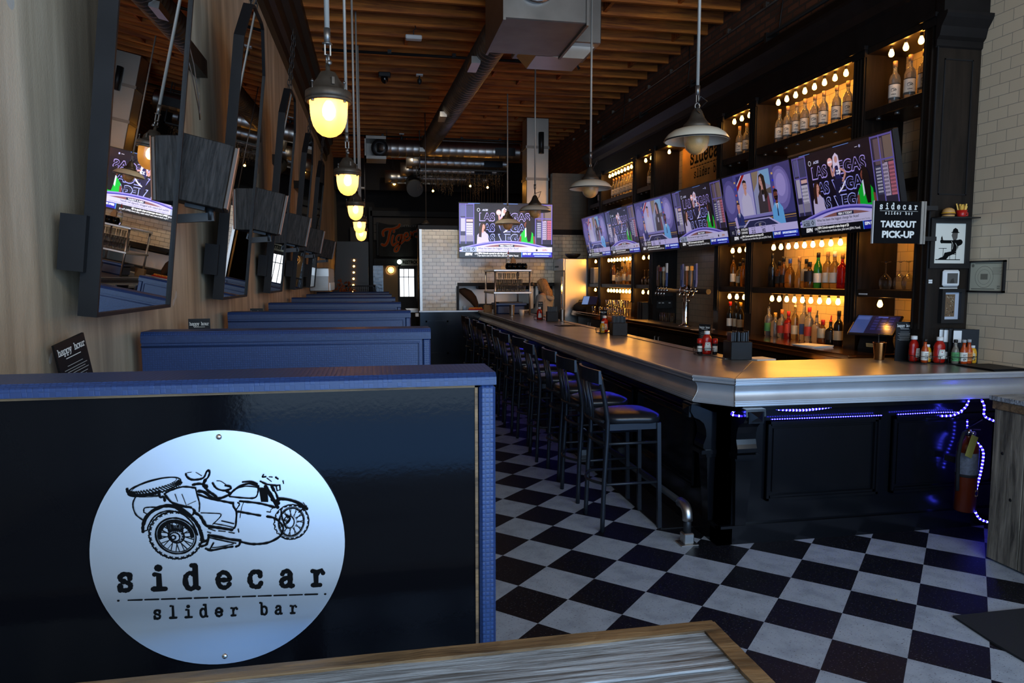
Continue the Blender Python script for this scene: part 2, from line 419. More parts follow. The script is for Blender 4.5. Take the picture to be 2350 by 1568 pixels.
M_bulb = emit('warm_filament_bulb', (1.0, .42, .06), 75.)
M_lampbulb = emit('pendant_bulb', (1.0, .66, .30), 62.)
M_led = emit('blue_led', (.05, .06, 1.0), 38.)
M_ledtube = emit('blue_led_tube', (.04, .02, 1.0), 2.2)
M_ink = attr_mat('printed_ink', 0, .8)
M_inkgloss = attr_mat('printed_gloss', 0, .2)
M_screen = attr_mat('tv_picture', .85, .25)
M_screenk = attr_mat('tv_picture_bright', 2.3, .25)
M_tvback = mat('tv_black_plastic', (.010,.010,.012), .3)
M_skin = mat('skin', (.50,.29,.19), .5)
M_grey = mat('light_grey_sweater', (.34,.33,.31), .9)
M_plantm = mat('dried_hanging_leaves', (.16,.13,.08), .8)
M_menu = mat('black_leatherette', (.007,.007,.008), .5, spec=.25)

def lamp_glass():
    m = bpy.data.materials.new('amber_prismatic_glass'); m.use_nodes = True; t = m.node_tree; t.nodes.clear()
    o = N(t, 'ShaderNodeOutputMaterial')
    tr = N(t, 'ShaderNodeBsdfTranslucent'); tr.inputs[0].default_value = (1.0,.62,.24,1)
    tp = N(t, 'ShaderNodeBsdfTransparent'); tp.inputs[0].default_value = (1.0,.66,.26,1)
    gl = N(t, 'ShaderNodeBsdfGlossy'); gl.inputs['Roughness'].default_value = .2; gl.inputs[0].default_value = (1,1,1,1)
    m1 = N(t, 'ShaderNodeMixShader'); m1.inputs[0].default_value = .30; L(t, tr.outputs[0], m1.inputs[1]); L(t, tp.outputs[0], m1.inputs[2])
    m2 = N(t, 'ShaderNodeMixShader'); m2.inputs[0].default_value = .06; L(t, m1.outputs[0], m2.inputs[1]); L(t, gl.outputs[0], m2.inputs[2])
    L(t, m2.outputs[0], o.inputs[0])
    return m
M_lampglass = lamp_glass()
M_dishglass = mat('honeycomb_glass', (.80,.46,.17), .35, trans=.35, bump=.6, bscale=90)
def window_glass():
    m = bpy.data.materials.new('window_pane_glass'); m.use_nodes = True; t = m.node_tree; t.nodes.clear()
    o = N(t, 'ShaderNodeOutputMaterial'); tp = N(t, 'ShaderNodeBsdfTransparent'); tp.inputs[0].default_value = (.93,.96,.96,1)
    gl = N(t, 'ShaderNodeBsdfGlossy'); gl.inputs['Roughness'].default_value = .0
    m2 = N(t, 'ShaderNodeMixShader'); m2.inputs[0].default_value = .07; L(t, tp.outputs[0], m2.inputs[1]); L(t, gl.outputs[0], m2.inputs[2]); L(t, m2.outputs[0], o.inputs[0])
    return m
M_pane = window_glass()
# ------------------------------------------------------------------ flat prints: polygons, strokes and lettering on a plane
TXT = {}
def text_tris(s, bold=0.0, spacing=1.0, shear=0.0):
    k = (s, bold, spacing, shear)
    if k in TXT: return TXT[k]
    c = bpy.data.curves.new('lettering', 'FONT'); c.body = s; c.size = 1.0; c.resolution_u = 3; c.offset = bold; c.space_character = spacing; c.shear = shear
    o = bpy.data.objects.new('lettering', c); COL.objects.link(o)
    me = bpy.data.meshes.new_from_object(o)
    V = [(v.co.x, v.co.y) for v in me.vertices]; F = [tuple(p.vertices) for p in me.polygons]
    COL.objects.unlink(o); bpy.data.objects.remove(o); bpy.data.meshes.remove(me); bpy.data.curves.remove(c)
    w = max([v[0] for v in V] or [1]); TXT[k] = (V, F, w)
    return TXT[k]
GL = {  # typewriter letters as strokes; x-height 1, advance handled by the caller, centred on x = 0
 's': [[(.30,.80),(.24,.97),(-.05,1.02),(-.30,.90),(-.30,.66),(-.05,.53),(.22,.44),(.33,.26),(.22,.04),(-.08,-.02),(-.30,.06),(-.36,.26)],[(.31,.98),(.31,.72)],[(-.36,.30),(-.36,-.02)]],
 'i': [[(-.26,.96),(.02,.96),(.02,.02)],[(-.40,.02),(.42,.02)],[(-.02,1.38),(.03,1.36)]],
 'd': [[(.28,1.5),(.28,.02),(.46,.02)],[(.05,1.5),(.28,1.5)],[(.28,.75),(.10,.97),(-.18,.98),(-.40,.72),(-.40,.30),(-.20,.0),(.10,.02),(.28,.25)]],
 'e': [[(-.36,.52),(.36,.52),(.33,.82),(.05,1.0),(-.25,.90),(-.40,.55),(-.32,.16),(-.05,.0),(.22,.06),(.38,.24)]],
 'c': [[(.34,.70),(.30,.93),(.02,1.0),(-.28,.88),(-.40,.5),(-.28,.12),(.0,.0),(.25,.06),(.38,.26)],[(.34,.95),(.34,.72)]],
 'a': [[(-.30,.80),(-.15,.98),(.12,.98),(.25,.80),(.25,.06),(.42,.02)],[(.25,.55),(-.10,.52),(-.36,.36),(-.34,.08),(-.10,-.02),(.12,.08),(.25,.22)]],
 'r': [[(-.34,.96),(-.10,.96),(-.10,.02)],[(-.34,.02),(.18,.02)],[(-.10,.62),(.08,.92),(.30,1.0),(.42,.82)]],
 'l': [[(-.26,1.5),(.02,1.5),(.02,.02)],[(-.40,.02),(.42,.02)]],
 'b': [[(-.46,1.5),(-.28,1.5),(-.28,.02)],[(-.28,.75),(-.10,.97),(.18,.98),(.38,.72),(.38,.30),(.20,.0),(-.10,.02),(-.28,.25)]],
 'h': [[(-.44,1.5),(-.26,1.5),(-.26,.02)],[(-.44,.02),(-.08,.02)],[(-.26,.70),(-.05,.97),(.20,.95),(.28,.72),(.28,.02)],[(.12,.02),(.44,.02)]],
 'p': [[(-.46,.96),(-.28,.96),(-.28,-.48)],[(-.46,-.48),(-.08,-.48)],[(-.28,.75),(-.10,.97),(.18,.98),(.38,.72),(.38,.30),(.20,.0),(-.10,.02),(-.28,.25)]],
 'y': [[(-.44,.96),(-.16,.96)],[(-.32,.96),(.0,.05)],[(.14,.96),(.44,.96)],[(.32,.96),(-.02,-.10),(-.16,-.42),(-.38,-.48)]],
 'o': [[(.0,1.0),(-.28,.90),(-.40,.5),(-.28,.10),(.0,.0),(.28,.10),(.40,.5),(.28,.90),(.0,1.0)]],
 'u': [[(-.44,.96),(-.28,.96),(-.28,.26),(-.14,.02),(.10,.02),(.28,.26)],[(.12,.96),(.28,.96),(.28,.02),(.44,.02)]],
}
class Canvas:
    """2D artwork; x right, y up; every new shape lies a fraction of a millimetre above the last one"""
    def __init__(s, step=.00002): s.v = []; s.f = []; s.c = []; s.z = 0.; s.step = step; s.wob = None
    def up(s): s.z += s.step
    def poly(s, pts, col, up=True):
        if up: s.up()
        n = len(s.v); s.v += [(p[0], p[1], s.z) for p in pts]; s.f.append(list(range(n, n+len(pts)))); s.c.append(col); return s
    def rect(s, x0, y0, x1, y1, col): return s.poly([(x0,y0),(x1,y0),(x1,y1),(x0,y1)], col)
    def ell(s, cx, cy_, rx, ry, col, rot=0., n=24, a0=0., a1=2*PI):
        c, q = math.cos(rot), math.sin(rot); P = []
        for k in range(n if abs(a1-a0) >= 2*PI-1e-6 else n+1):
            a = a0+(a1-a0)*k/n; x, y = rx*math.cos(a), ry*math.sin(a); P.append((cx+x*c-y*q, cy_+x*q+y*c))
        return s.poly(P, col)
    def ring(s, cx, cy_, rx, ry, w, col, rot=0., n=36, a0=0., a1=2*PI):
        c, q = math.cos(rot), math.sin(rot); P = []
        full = abs(a1-a0) >= 2*PI-1e-6
        for k in range(n+1):
            a = a0+(a1-a0)*k/n; x, y = rx*math.cos(a), ry*math.sin(a); P.append((cx+x*c-y*q, cy_+x*q+y*c))
        return s.stroke(P, w, col, smooth=False, caps=not full)
    def stroke(s, pts, w, col, smooth=True, caps=True):
        if smooth and len(pts) > 2:
            P = []
            q = [pts[0]]+list(pts)+[pts[-1]]
            for i in range(1, len(q)-2):
                p0,p1,p2,p3 = q[i-1],q[i],q[i+1],q[i+2]
                for k in range(4):
                    t = k/4
                    P.append(tuple(.5*(2*p1[j]+(p2[j]-p0[j])*t+(2*p0[j]-5*p1[j]+4*p2[j]-p3[j])*t*t+(-p0[j]+3*p1[j]-3*p2[j]+p3[j])*t**3) for j in (0,1)))
            P.append(pts[-1]); pts = P
        s.up(); Lp = []; Rp = []
        for i, p in enumerate(pts):
            a = pts[max(i-1,0)]; b = pts[min(i+1,len(pts)-1)]; dx, dy = b[0]-a[0], b[1]-a[1]; d = math.hypot(dx,dy) or 1e-9
            ww = w*(s.wob() if s.wob else 1.)
            Lp.append((p[0]-dy/d*ww/2, p[1]+dx/d*ww/2)); Rp.append((p[0]+dy/d*ww/2, p[1]-dx/d*ww/2))
        for i in range(len(pts)-1): s.poly([Rp[i],Rp[i+1],Lp[i+1],Lp[i]], col, up=False)
        if caps:
            for e in (pts[0], pts[-1]):
                s.poly([(e[0]+w/2*math.cos(a*PI/4), e[1]+w/2*math.sin(a*PI/4)) for a in range(8)], col, up=True)
        return s
    def text(s, txt, x, y, h, col, bold=0., align='l', width=None, spacing=1., shear=0.):
        V, F, w = text_tris(txt, bold, spacing, shear); s.up(); k = h/.70; kx = k if width is None else width/w
        ox = x - (w*kx/2 if align == 'c' else w*kx if align == 'r' else 0)
        n = len(s.v); s.v += [(ox+v[0]*kx, y+v[1]*k, s.z) for v in V]
        for f in F: s.f.append([n+i for i in f]); s.c.append(col)
        return s
    def slab(s, txt, x0, y0, pitch, xh, w, col, slope=0.):
        """typewriter lettering; x0 is the centre of the first letter"""
        for i, ch in enumerate(txt):
            if ch not in GL: continue
            cx = x0+i*pitch; cyy = y0+slope*i*pitch
            for st in GL[ch]:
                P = [(cx+p[0]*xh*.86, cyy+p[1]*xh+slope*p[0]*xh) for p in st]
                s.stroke(P, w*1.5 if (ch == 'i' and len(st) == 2 and st[0][1] > 1.2) else w, col, smooth=len(st) > 4)
        return s
    def build(s, name, mat_, parent, M, label=None):
        me = bpy.data.meshes.new(name); me.from_pydata([tuple(M @ Vector(p)) for p in s.v], [], s.f)
        me.materials.append(mat_)
        ca = me.color_attributes.new('ink', 'FLOAT_COLOR', 'CORNER'); data = []
        for f, c in zip(s.f, s.c): data += (list(lin(c))+[1.])*len(f)
        ca.data.foreach_set('color', data); me.update()
        o = bpy.data.objects.new(name, me); COL.objects.link(o)
        if parent is not None: o.parent = parent; CH.setdefault(parent.name, []).append(o)
        if label: o['label'] = label
        return o
def plane(origin, u, v):
    """matrix sending canvas x, y, z to origin + x u + y v + z (u x v)"""
    u = Vector(u).normalized(); v = Vector(v).normalized(); n = u.cross(v)
    return Matrix(((u.x,v.x,n.x,origin[0]),(u.y,v.y,n.y,origin[1]),(u.z,v.z,n.z,origin[2]),(0,0,0,1)))
# ------------------------------------------------------------------ the room
XL, XR, Y0, Y1, ZC = -.975, 4.20, -1.45, 20.0, 4.98
m = MB(); m.add([(XL-.2,Y0-.2,0),(6.0,Y0-.2,0),(6.0,Y1+.2,0),(XL-.2,Y1+.2,0),(XL-.2,Y0-.2,-.15),(6.0,Y0-.2,-.15),(6.0,Y1+.2,-.15),(XL-.2,Y1+.2,-.15)],[(0,1,2,3),(7,6,5,4),(4,5,1,0),(5,6,2,1),(6,7,3,2),(7,4,0,3)])
struct('floor', m, M_floor)
m = MB().box((XL-.15,Y0,0),(XL,Y1,ZC)); struct('wall_left', m, M_plaster)
m = MB().box((XR,2.2,0),(XR+.15,Y1,3.86)); m.box((XR,2.2,3.86),(XR+.15,4.44,ZC)); struct('wall_right', m, M_tile_r)
m = MB().box((XR-.012,4.44,3.84),(XR+.15,Y1,ZC)); struct('wall_right_upper', m, M_brick)
# entrance recess on the right, nearer than the tiled wall
m = MB().box((5.85,Y0,0),(6.0,2.35,ZC)); m.box((XR+.15,2.2,0),(5.85,2.35,ZC)); struct('wall_entrance', m, M_darkbrown)
m = MB().box((XL,Y1,0),(XR+.15,Y1+.15,ZC)); struct('wall_back', m, M_dark)
# street front with two big windows and openings added above for the ceiling fill
m = MB()
m.box((XL,Y0-.12,0),(6.0,Y0,.07)); m.box((XL,Y0-.12,3.05),(6.0,Y0,3.35)); m.box((XL,Y0-.12,4.45),(6.0,Y0,ZC))
for x in (XL, 1.25, 3.7, 5.8):
    w = .12 if x in (1.25,) else .2
    m.box((x,Y0-.12,.07),(x+w,Y0,3.05)); m.box((x,Y0-.12,3.35),(x+w,Y0,4.45))
struct('wall_front', m, M_darkbrown)
k = 1
for x0, x1 in ((XL+.2,1.25),(1.37,3.7),(3.9,5.8)):
    for z0, z1 in ((.07,3.05),(3.35,4.45)):
        m = MB().box((x0,Y0-.07,z0),(x1,Y0-.062,z1)); o = struct('window_%d' % k, m, M_pane); k += 1
# ceiling: deck boards on joists
m = MB().box((XL-.15,Y0-.15,ZC),(6.0,Y1+.15,ZC+.12), 1)
y = Y0+.3
rj = random.Random(3)
while y < Y1:
    m.box((XL,y,ZC-.245),(5.95,y+.045,ZC+.01), 0); y += .4064
# blocking pieces between joists
for i in range(70):
    yy = Y0+.3+.4064*rj.randint(12,50); xx = rj.uniform(-.4,4.0)
    m.box((xx,yy+.045,ZC-.22),(xx+.04,yy+.4064,ZC+.01), 0)
o = struct('ceiling', m, [M_joist, M_deck])
# dark built-out cornice above the left wall
m = MB()
m.prism([(XL,4.10),(XL+.05,4.12),(XL+.06,4.22),(XL+.10,4.26),(XL+.11,4.42),(XL+.17,4.46),(XL+.18,4.60),(XL+.24,4.64),(XL+.24,4.74),(XL,4.74)], Y0, 15.5, 'XZ')
o = struct('trim_1', m, M_trimblack)
# black floor band under the stools beside the bar plinth
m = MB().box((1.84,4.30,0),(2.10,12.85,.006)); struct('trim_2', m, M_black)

# conduits on the ceiling
def conduit(pts, r=.016, label='', name='ceiling_conduit', mt=None, group=None):
    m = MB().tube(pts, r, 8)
    for i in range(len(pts)-1):
        a, b = Vector(pts[i]), Vector(pts[i+1]); n_ = max(1,int((b-a).length/.8))
        for k in range(1, n_): 
            p = a.lerp(b, k/n_); m.box(p-Vector((.025,.025,.005)), p+Vector((.025,.025,.045)))
    return single(name, m, mt or M_iron, label, 'pipe', group)
conduit([(-.62,9.95,4.68),(2.86,9.95,4.68),(2.90,9.95,4.62)], .020, 'dark metal conduit running across the joists behind the nearest amber pendant')
conduit([(-.62,15.6,4.68),(3.6,15.6,4.68),(3.6,15.6,4.1)], .018, 'dark metal conduit crossing the ceiling in front of the horizontal ducts')
conduit([(XR-.03,4.7,4.56),(XR-.03,15.5,4.56)], .014, 'thin cable conduit running high along the dark brick wall', mt=M_galv)
for y_, lab in ((6.9,'nearest'),(9.1,'middle'),(11.6,'farthest')):
    single('hanging_cable', MB().tube([(XR-.03,y_,4.95),(XR-.03,y_-.02,4.5),(XR-.04,y_+.03,4.2),(XR-.05,y_+.25,4.0)], .006, 6), M_iron, lab+' thin black cable drooping down the dark brick wall above the back bar', 'cable')
for x_, y_, lab in ((.45,7.40,'beside the square metal duct box'),(.72,11.06,'halfway along the big round duct'),(.62,15.53,'near the far end of the big round duct')):
    t = thing('ceiling_fixture', 'small pale ceiling fixture '+lab, 'lamp', (x_,y_,4.735))
    MB().box((-.05,-.04,-.02),(.05,.04,0)).build('mount', M_white, t)
    MB().tube([(0,0,-.02),(0,0,-.07)], .012, 8).lathe([(.03,-.07),(.035,-.10),(.02,-.14),(.001,-.15)], n=12).build('fixture_head', M_iron, t)
    if y_ > 9:  # spots added inside the fixtures to brighten the kitchen wall and far end
        d_ = bpy.data.lights.new('added_spot_fill', 'SPOT'); d_.energy = 130 if y_ < 12 else 50; d_.color = (1.0,.84,.62); d_.spot_size = rad(62); d_.spot_blend = .8; d_.shadow_soft_size = .04
        o_ = bpy.data.objects.new('added_spot_fill', d_); COL.objects.link(o_); o_.location = (x_, y_+.06, 4.56)
        tg = Vector((2.0, 13.3, 1.9)) if y_ < 12 else Vector((.5, 19.8, 2.6)); o_.rotation_euler = (tg-Vector(o_.location)).to_track_quat('-Z','Y').to_euler()
t = thing('security_camera', 'black dome security camera hanging under the orange joists', 'camera', (.20,11.06,4.737))
MB().box((-.09,-.05,-.07),(.09,.05,0),bev=.01).build('housing', M_iron, t)
MB().lathe([(.055,-.07),(.055,-.11),(.035,-.15),(.001,-.165)], n=16).build('dome', mat('camera_dome', (.004,.004,.005), .08), t)
t = thing('emergency_light', 'small white lamp unit hooked under the joists left of the duct', 'lamp', (.52,9.0,4.62))
MB().box((-.10,-.05,-.05),(.10,.05,0),bev=.01).build('housing', M_white, t)
MB().tube([(0,0,0),(.0,0,.06),(.03,0,.09),(.02,0,.12)], .006, 6).build('hook', M_iron, t)
# ------------------------------------------------------------------ booths along the left wall
TILT = rad(-.35)
def booth_back(Y, n, label, front):
    """one high booth back standing across the booth row, its seats on either side"""
    t = thing('booth_divider', label, 'booth', (-.42, Y, 0), (0, TILT*0, rad(0)), 'blue booth backs along the left wall')
    xw0, xw1 = -.925+.42, .655
    zt = 1.447 if not front else 1.474
    cp = .045 if not front else .024
    # padded top cap, end cap, core panel
    m = MB()
    prof = [(-.085,zt-cp),(-.085,zt-cp*.35),(-.074,zt),(.074,zt),(.085,zt-cp*.35),(.085,zt-cp)]
    m.prism([(p[0],p[1]) for p in prof][::-1], xw0, xw1, 'YZ')
    m.build('top_cap', M_vinyl, t)
    m = MB().box((xw1-.034,-.083,0.0),(xw1-.001,.083,zt-cp), bev=.006); m.build('end_cap', M_vinyl, t)
    if front:
        MB().box((xw0,-.070,.0),(xw1-.038,.070,zt-cp-.001)).build('panel', M_gloss, t, 'black gloss panel facing the entrance')
        MB().box((xw0,-.074,zt-cp-.006),(xw1-.036,-.070,zt-cp-.001)).box((xw1-.042,-.074,.0),(xw1-.036,-.070,zt-cp-.001)).build('edge_strip', M_barnedge, t)
        m = MB()
    else:
        MB().box((xw0,-.075,.0),(xw1-.036,.075,zt-cp-.001)).build('panel', M_vinyl, t)
        m = MB().tube([(xw0,-.080,zt-.06),(xw1-.05,-.080,zt-.06),(xw1-.05,-.080,.45)], .004, 6); m.build('piping', M_vinyl, t)
        MB().box((xw0,-.50,.36),(xw1-.05,-.076,.48),bev=.03).build('seat', M_vinyl, t)
    MB().box((xw0,.076,.36),(xw1-.05,.50,.48),bev=.03).build('seat', M_vinyl, t)
    m = MB().box((xw0,-.46 if not front else .02,0.0),(xw1-.09,.46,.355)); m.build('seat_base', M_blackwood, t)
    return t
booth_Y = [1.46, 3.14, 4.86, 6.64, 8.42, 10.2, 11.98]
bl = ['nearest booth back, with a black gloss panel carrying the round sign','second booth back from the entrance, wide plain blue vinyl','third booth back, its blue top showing behind the second',
      'fourth booth back along the left wall, in dark blue vinyl','fifth booth back along the left wall, in dark blue vinyl','sixth booth back, a thin dark blue line under the pendants','farthest booth back, a thin dark blue line before the staircase']
for i, y in enumerate(booth_Y): booth_back(y, i, bl[i], i == 0)
def booth_table(Y, label):
    t = thing('booth_table', label, 'table', (-.44, Y, 0), 0, 'tables between the booths')
    MB().box((-.51,-.33,.72),(.58,.33,.76),bev=.008).build('table_top', M_blackwood, t)
    MB().tube([(.1,0,.02),(.1,0,.72)], .035, 12).build('leg', M_iron, t)
    MB().box((-.18,-.25,0),(.38,.25,.02)).build('base', M_iron, t)
    return t
for i in range(6): booth_table((booth_Y[i]+booth_Y[i+1])/2, 'black booth table between the %s and %s booth backs' % (ORD[i], ORD[i+1]))
def happy_menu(loc, rz, label, h=.30, w=.125, tilt=.0):
    t = thing('menu_card', label, 'menu', loc, (tilt, 0, rz))
    MB().box((-w/2,-.004,0),(w/2,.004,h)).build('board', M_menu, t)
    c = Canvas(); wc = (.80,.80,.78)
    c.slab('happy hour', -w*.40, h-.20*w-.012, w*.088, w*.105, w*.024, wc)
    c.rect(-w*.25,h-.42*w,w*.25,h-.40*w,wc)
    for k, (ww, yy) in enumerate(((.26,.70),(.38,.62),(.30,.56),(.40,.50),(.34,.42),(.28,.36),(.40,.30),(.3,.24))): c.rect(-w*ww,h-w*(1.18-yy)*1.05-.1*w,w*ww,h-w*(1.18-yy)*1.05-.1*w+.018*w,(.55,.55,.54))
    c.build('lettering', M_ink, t, plane((0,-.0045,0),(1,0,0),(0,0,1)))
    return t
t = happy_menu((-.875,2.56,.762), rad(38), 'black happy hour menu card leaning by the wall behind the nearest booth back', .735, .13, 0)
t.rotation_euler = (0, rad(-14), rad(72))
t = happy_menu((-.86,3.75,.762), rad(10), 'black happy hour menu card peeping over the second booth back', .70, .10)
t = happy_menu((-.86,5.5,.762), rad(10), 'tiny dark menu card peeping over the third booth back', .68, .09)

# round metal sign on the black panel
SG = thing('round_sign', 'round brushed metal disc sign with a black motorcycle and sidecar drawing', 'sign', (-.294, 1.46-.0715, 1.149), 0)
R_ = .2285
m = MB(); n = 96
vs = [(R_*math.cos(2*PI*k/n), y, R_*math.sin(2*PI*k/n)) for y in (-.004, 0) for k in range(n)]
m.add(vs, [tuple(range(n))]+[(k, k+n, (k+1)%n+n, (k+1)%n) for k in range(n)])
M_disc = mat('brushed_aluminium_disc', (.80,.83,.88), .34, metal=1., bump=.02, bscale=220)
m.build('plate', M_disc, SG)
for sx, sz in ((.003,.216),(-.001,-.213)): MB().lathe([(.0001,-.0035),(.004,-.003),(.0055,0)], (sx,-.0042,sz), 12, axis='Y').build('screw', M_chrome, SG)
def sc(x, y):
    """drawing coordinates on the 2350-wide study of the sign to metres on the plate"""
    u = (x-1167)/1141*R_; v = -(y+.075*(x-1167)-803)/1050*R_
    return (u, v)
K = (.006,.007,.012)
c = Canvas(2e-6)
rs = random.Random(11); c.wob = lambda: rs.uniform(.75,1.25)
q = R_/1141
def st(pts, w=14, smooth=True): c.stroke([sc(*p) for p in pts], w*q, K, smooth)
def el(cx, cy_, a, b, w, rot=0., a0=0, a1=360, n=40):
    x, y = sc(cx, cy_); c.ring(x, y, a*q, b*q*1.07, w*q, K, rad(rot), n, rad(a0), rad(a1))
def sp(cx, cy_, a, b, rot, r0, r1, n_, w=7, a0=0):
    x, y = sc(cx, cy_); co, si = math.cos(rad(rot)), math.sin(rad(rot))
    for k in range(n_):
        g = 2*PI*k/n_+a0; P = []
        for r, dg in ((r0,0),(r1,.22*(-1)**k)):
            u, v = a*q*r*math.cos(g+dg), b*q*1.07*r*math.sin(g+dg); P.append((x+u*co-v*si, y+u*si+v*co))
        c.stroke(P, w*q, K, False)
# sidecar wheel
el(770,685,240,205,12,-42); sp(770,685,240,205,-42,.93,1.03,54,8)
el(772,690,185,152,16,-42); el(772,690,168,136,8,-42)
el(772,690,150,120,34,-42,40,230); sp(772,690,160,128,-42,.35,1.,26,8)
el(775,690,72,58,14,-42); el(762,700,45,38,12,-42); el(748,704,20,18,14,-42)
for k in range(9): st([(700+k*17,600-((k-4)**2)*2),(712+k*15,650)], 13, False)
# fender
st([(490,655),(492,605),(525,525),(600,460),(700,425),(800,440),(880,490),(945,560),(985,640),(1010,735)], 30)
st([(530,640),(540,600),(600,515),(700,470),(800,482),(870,520),(930,590),(962,680)], 13)
st([(490,655),(530,640)], 12); st([(505,485),(510,450),(560,440),(640,440)], 12); st([(505,485),(530,500)], 10)
st([(750,425),(860,500),(905,515),(935,480),(925,445),(870,435),(800,430)], 12); st([(930,450),(950,470),(930,498)], 16)
# spare wheel
el(605,262,235,62,12,13); el(605,245,200,38,6,14)
for row, (ry, dy) in enumerate(((60,0),(48,-8),(37,-16),(26,-22))):
    for k in range(24):
        g = PI+PI*(k+.5*(row%2))/24
        x = 605+232*math.cos(g)*(1-.03*row); y = 262-(232*math.cos(g)*math.tan(rad(13)))+ry*abs(math.sin(g))+dy*.4
        st([(x,y-6),(x+10,y+4)], 10, False)
st([(372,285),(385,320),(460,335),(560,325),(640,305)], 24)
# rear body, tub
st([(445,345),(418,400),(418,455),(440,510),(490,550)], 12); st([(445,345),(520,342),(640,335)], 10); st([(470,352),(560,350),(630,345)], 6)
st([(640,300),(650,350),(680,345),(690,380)], 22); st([(690,320),(720,365),(760,400),(850,425),(915,435)], 18); st([(690,320),(740,290),(850,255),(960,262)], 16)
st([(960,262),(975,330),(990,400),(985,470)], 12); st([(780,320),(800,385)], 6); st([(840,320),(875,420)], 6); st([(885,412),(960,378)], 6)
st([(985,290),(1040,300),(1100,345),(1150,352)], 26); st([(985,320),(1070,350),(1180,372),(1290,392)], 20)
st([(1290,385),(1290,420),(1315,465),(1310,540),(1300,600),(1270,630)], 16); st([(1330,385),(1345,400),(1320,440)], 12)
st([(1000,482),(1100,484),(1170,488),(1172,510),(1135,550),(1100,582)], 9); st([(1110,575),(1200,590),(1290,610)], 9); st([(1180,550),(1290,575)], 9)
st([(940,478),(990,510),(1020,560),(1050,598),(1150,612),(1270,630)], 26)
st([(1330,465),(1420,480),(1530,498)], 20); st([(1590,505),(1660,520),(1710,560),(1735,610),(1705,680),(1620,732),(1540,752),(1440,756),(1350,738)], 20)
st([(1350,372),(1500,385),(1580,400),(1665,422)], 20); st([(1665,422),(1630,440),(1625,465)], 6); st([(1385,375),(1360,440),(1345,520)], 6)
for a in ((1060,620,1120,640),(1150,640,1210,645),(1240,650,1290,660),(1325,620,1330,650),(1050,650,1080,660),(1590,462,1620,466)): st([(a[0],a[1]),(a[2],a[3])], 9, False)
# frame, exhaust
st([(1060,680),(1150,695),(1250,715),(1340,725)], 26); st([(1060,700),(1200,730),(1300,750)], 12); st([(1340,725),(1330,765),(1300,780)], 20)
st([(1030,800),(1080,815),(1180,795),(1270,780)], 20); st([(1100,750),(1060,815)], 14); st([(990,780),(1040,760),(1060,690)], 22); st([(1000,740),(1040,730)], 30); st([(1100,745),(1085,790),(1200,775),(1280,755)], 8)
# seats
st([(882,140),(890,165),(930,190),(1000,185),(1040,165),(1062,120),(1080,105),(1090,125),(1075,165),(1050,190)], 18); st([(1050,190),(1030,235),(1060,250)], 28); st([(895,130),(930,125)], 6); st([(970,125),(1020,155)], 6)
st([(940,235),(1000,225),(1060,240)], 22); st([(1040,250),(1075,290),(1120,320),(1150,350)], 24)
st([(1113,215),(1130,245),(1160,270),(1220,280),(1270,262),(1265,242),(1225,235)], 18); st([(1150,195),(1190,200),(1240,235)], 7); st([(1235,285),(1260,310),(1190,345),(1150,352)], 24)
# tank, engine, fork
st([(1255,322),(1300,275),(1370,232),(1450,212),(1520,235)], 22); st([(1310,262),(1400,238),(1480,240),(1520,250)], 10); st([(1520,240),(1512,300),(1480,340),(1380,342),(1260,332)], 15); st([(1380,200),(1460,195),(1510,215)], 16)
for k in range(6): st([(1530+k*13,250),(1545+k*11,370)], 12, False)
st([(1585,235),(1640,330),(1690,420)], 34); st([(1640,240),(1680,300),(1700,380)], 20); st([(1540,190),(1600,215),(1690,225)], 16); st([(1600,160),(1640,190)], 8); st([(1570,130),(1560,150),(1590,148)], 14); st([(1620,148),(1650,150)], 8); st([(1680,150),(1700,165)], 16)
st([(1680,225),(1715,220),(1718,262),(1690,272),(1680,225)], 16, False); st([(1640,225),(1660,270)], 24); st([(1745,180),(1750,205)], 10); st([(1640,350),(1700,385)], 30)
# front wheel
el(1812,552,162,160,10,-10,-115,165); sp(1812,552,162,160,-10,.93,1.02,44,7); el(1812,552,112,128,12,-10); el(1812,552,122,140,5,-10); sp(1812,552,112,128,-10,.42,1.,22,6); el(1790,552,48,56,10,0); st([(1770,490),(1800,520),(1770,560)], 22); st([(1720,440),(1730,520),(1760,600)], 16)
st([(1690,352),(1760,345),(1850,365),(1910,395),(1960,430)], 26); st([(1700,335),(1750,335)], 10); st([(1885,460),(1955,405)], 14); st([(1925,372),(1955,410)], 6)
c.build('motorcycle_drawing', M_ink, SG, plane((0,-.0046,0),(1,0,0),(0,0,1)), 'black line drawing of a motorcycle with a sidecar')
c = Canvas(2e-6); c.wob = lambda: rs.uniform(.8,1.2)
x0, y0 = sc(318,1172); x1, y1 = sc(2040,1135)
c.slab('sidecar', x0, y0, (x1-x0)/6, 150*q, 46*q, K, (y1-y0)/(x1-x0))
for k in range(12):
    a = 335+k*144; P0 = sc(a, 1262-.0262*(a-335)); P1 = sc(a+118, 1262-.0262*(a+118-335)); c.stroke([P0,P1], 15*q, K, False)
for p in ((250,1265),(2110,1217)): x, y = sc(*p); c.ell(x, y, 12*q, 10*q, K)
x0, y0 = sc(580,1428); x1, y1 = sc(1805,1393)
c.slab('slider bar', x0, y0, (x1-x0)/9*1.0, 78*q, 22*q, K, (y1-y0)/(x1-x0))
c.build('lettering', M_ink, SG, plane((0,-.0046,0),(1,0,0),(0,0,1)))

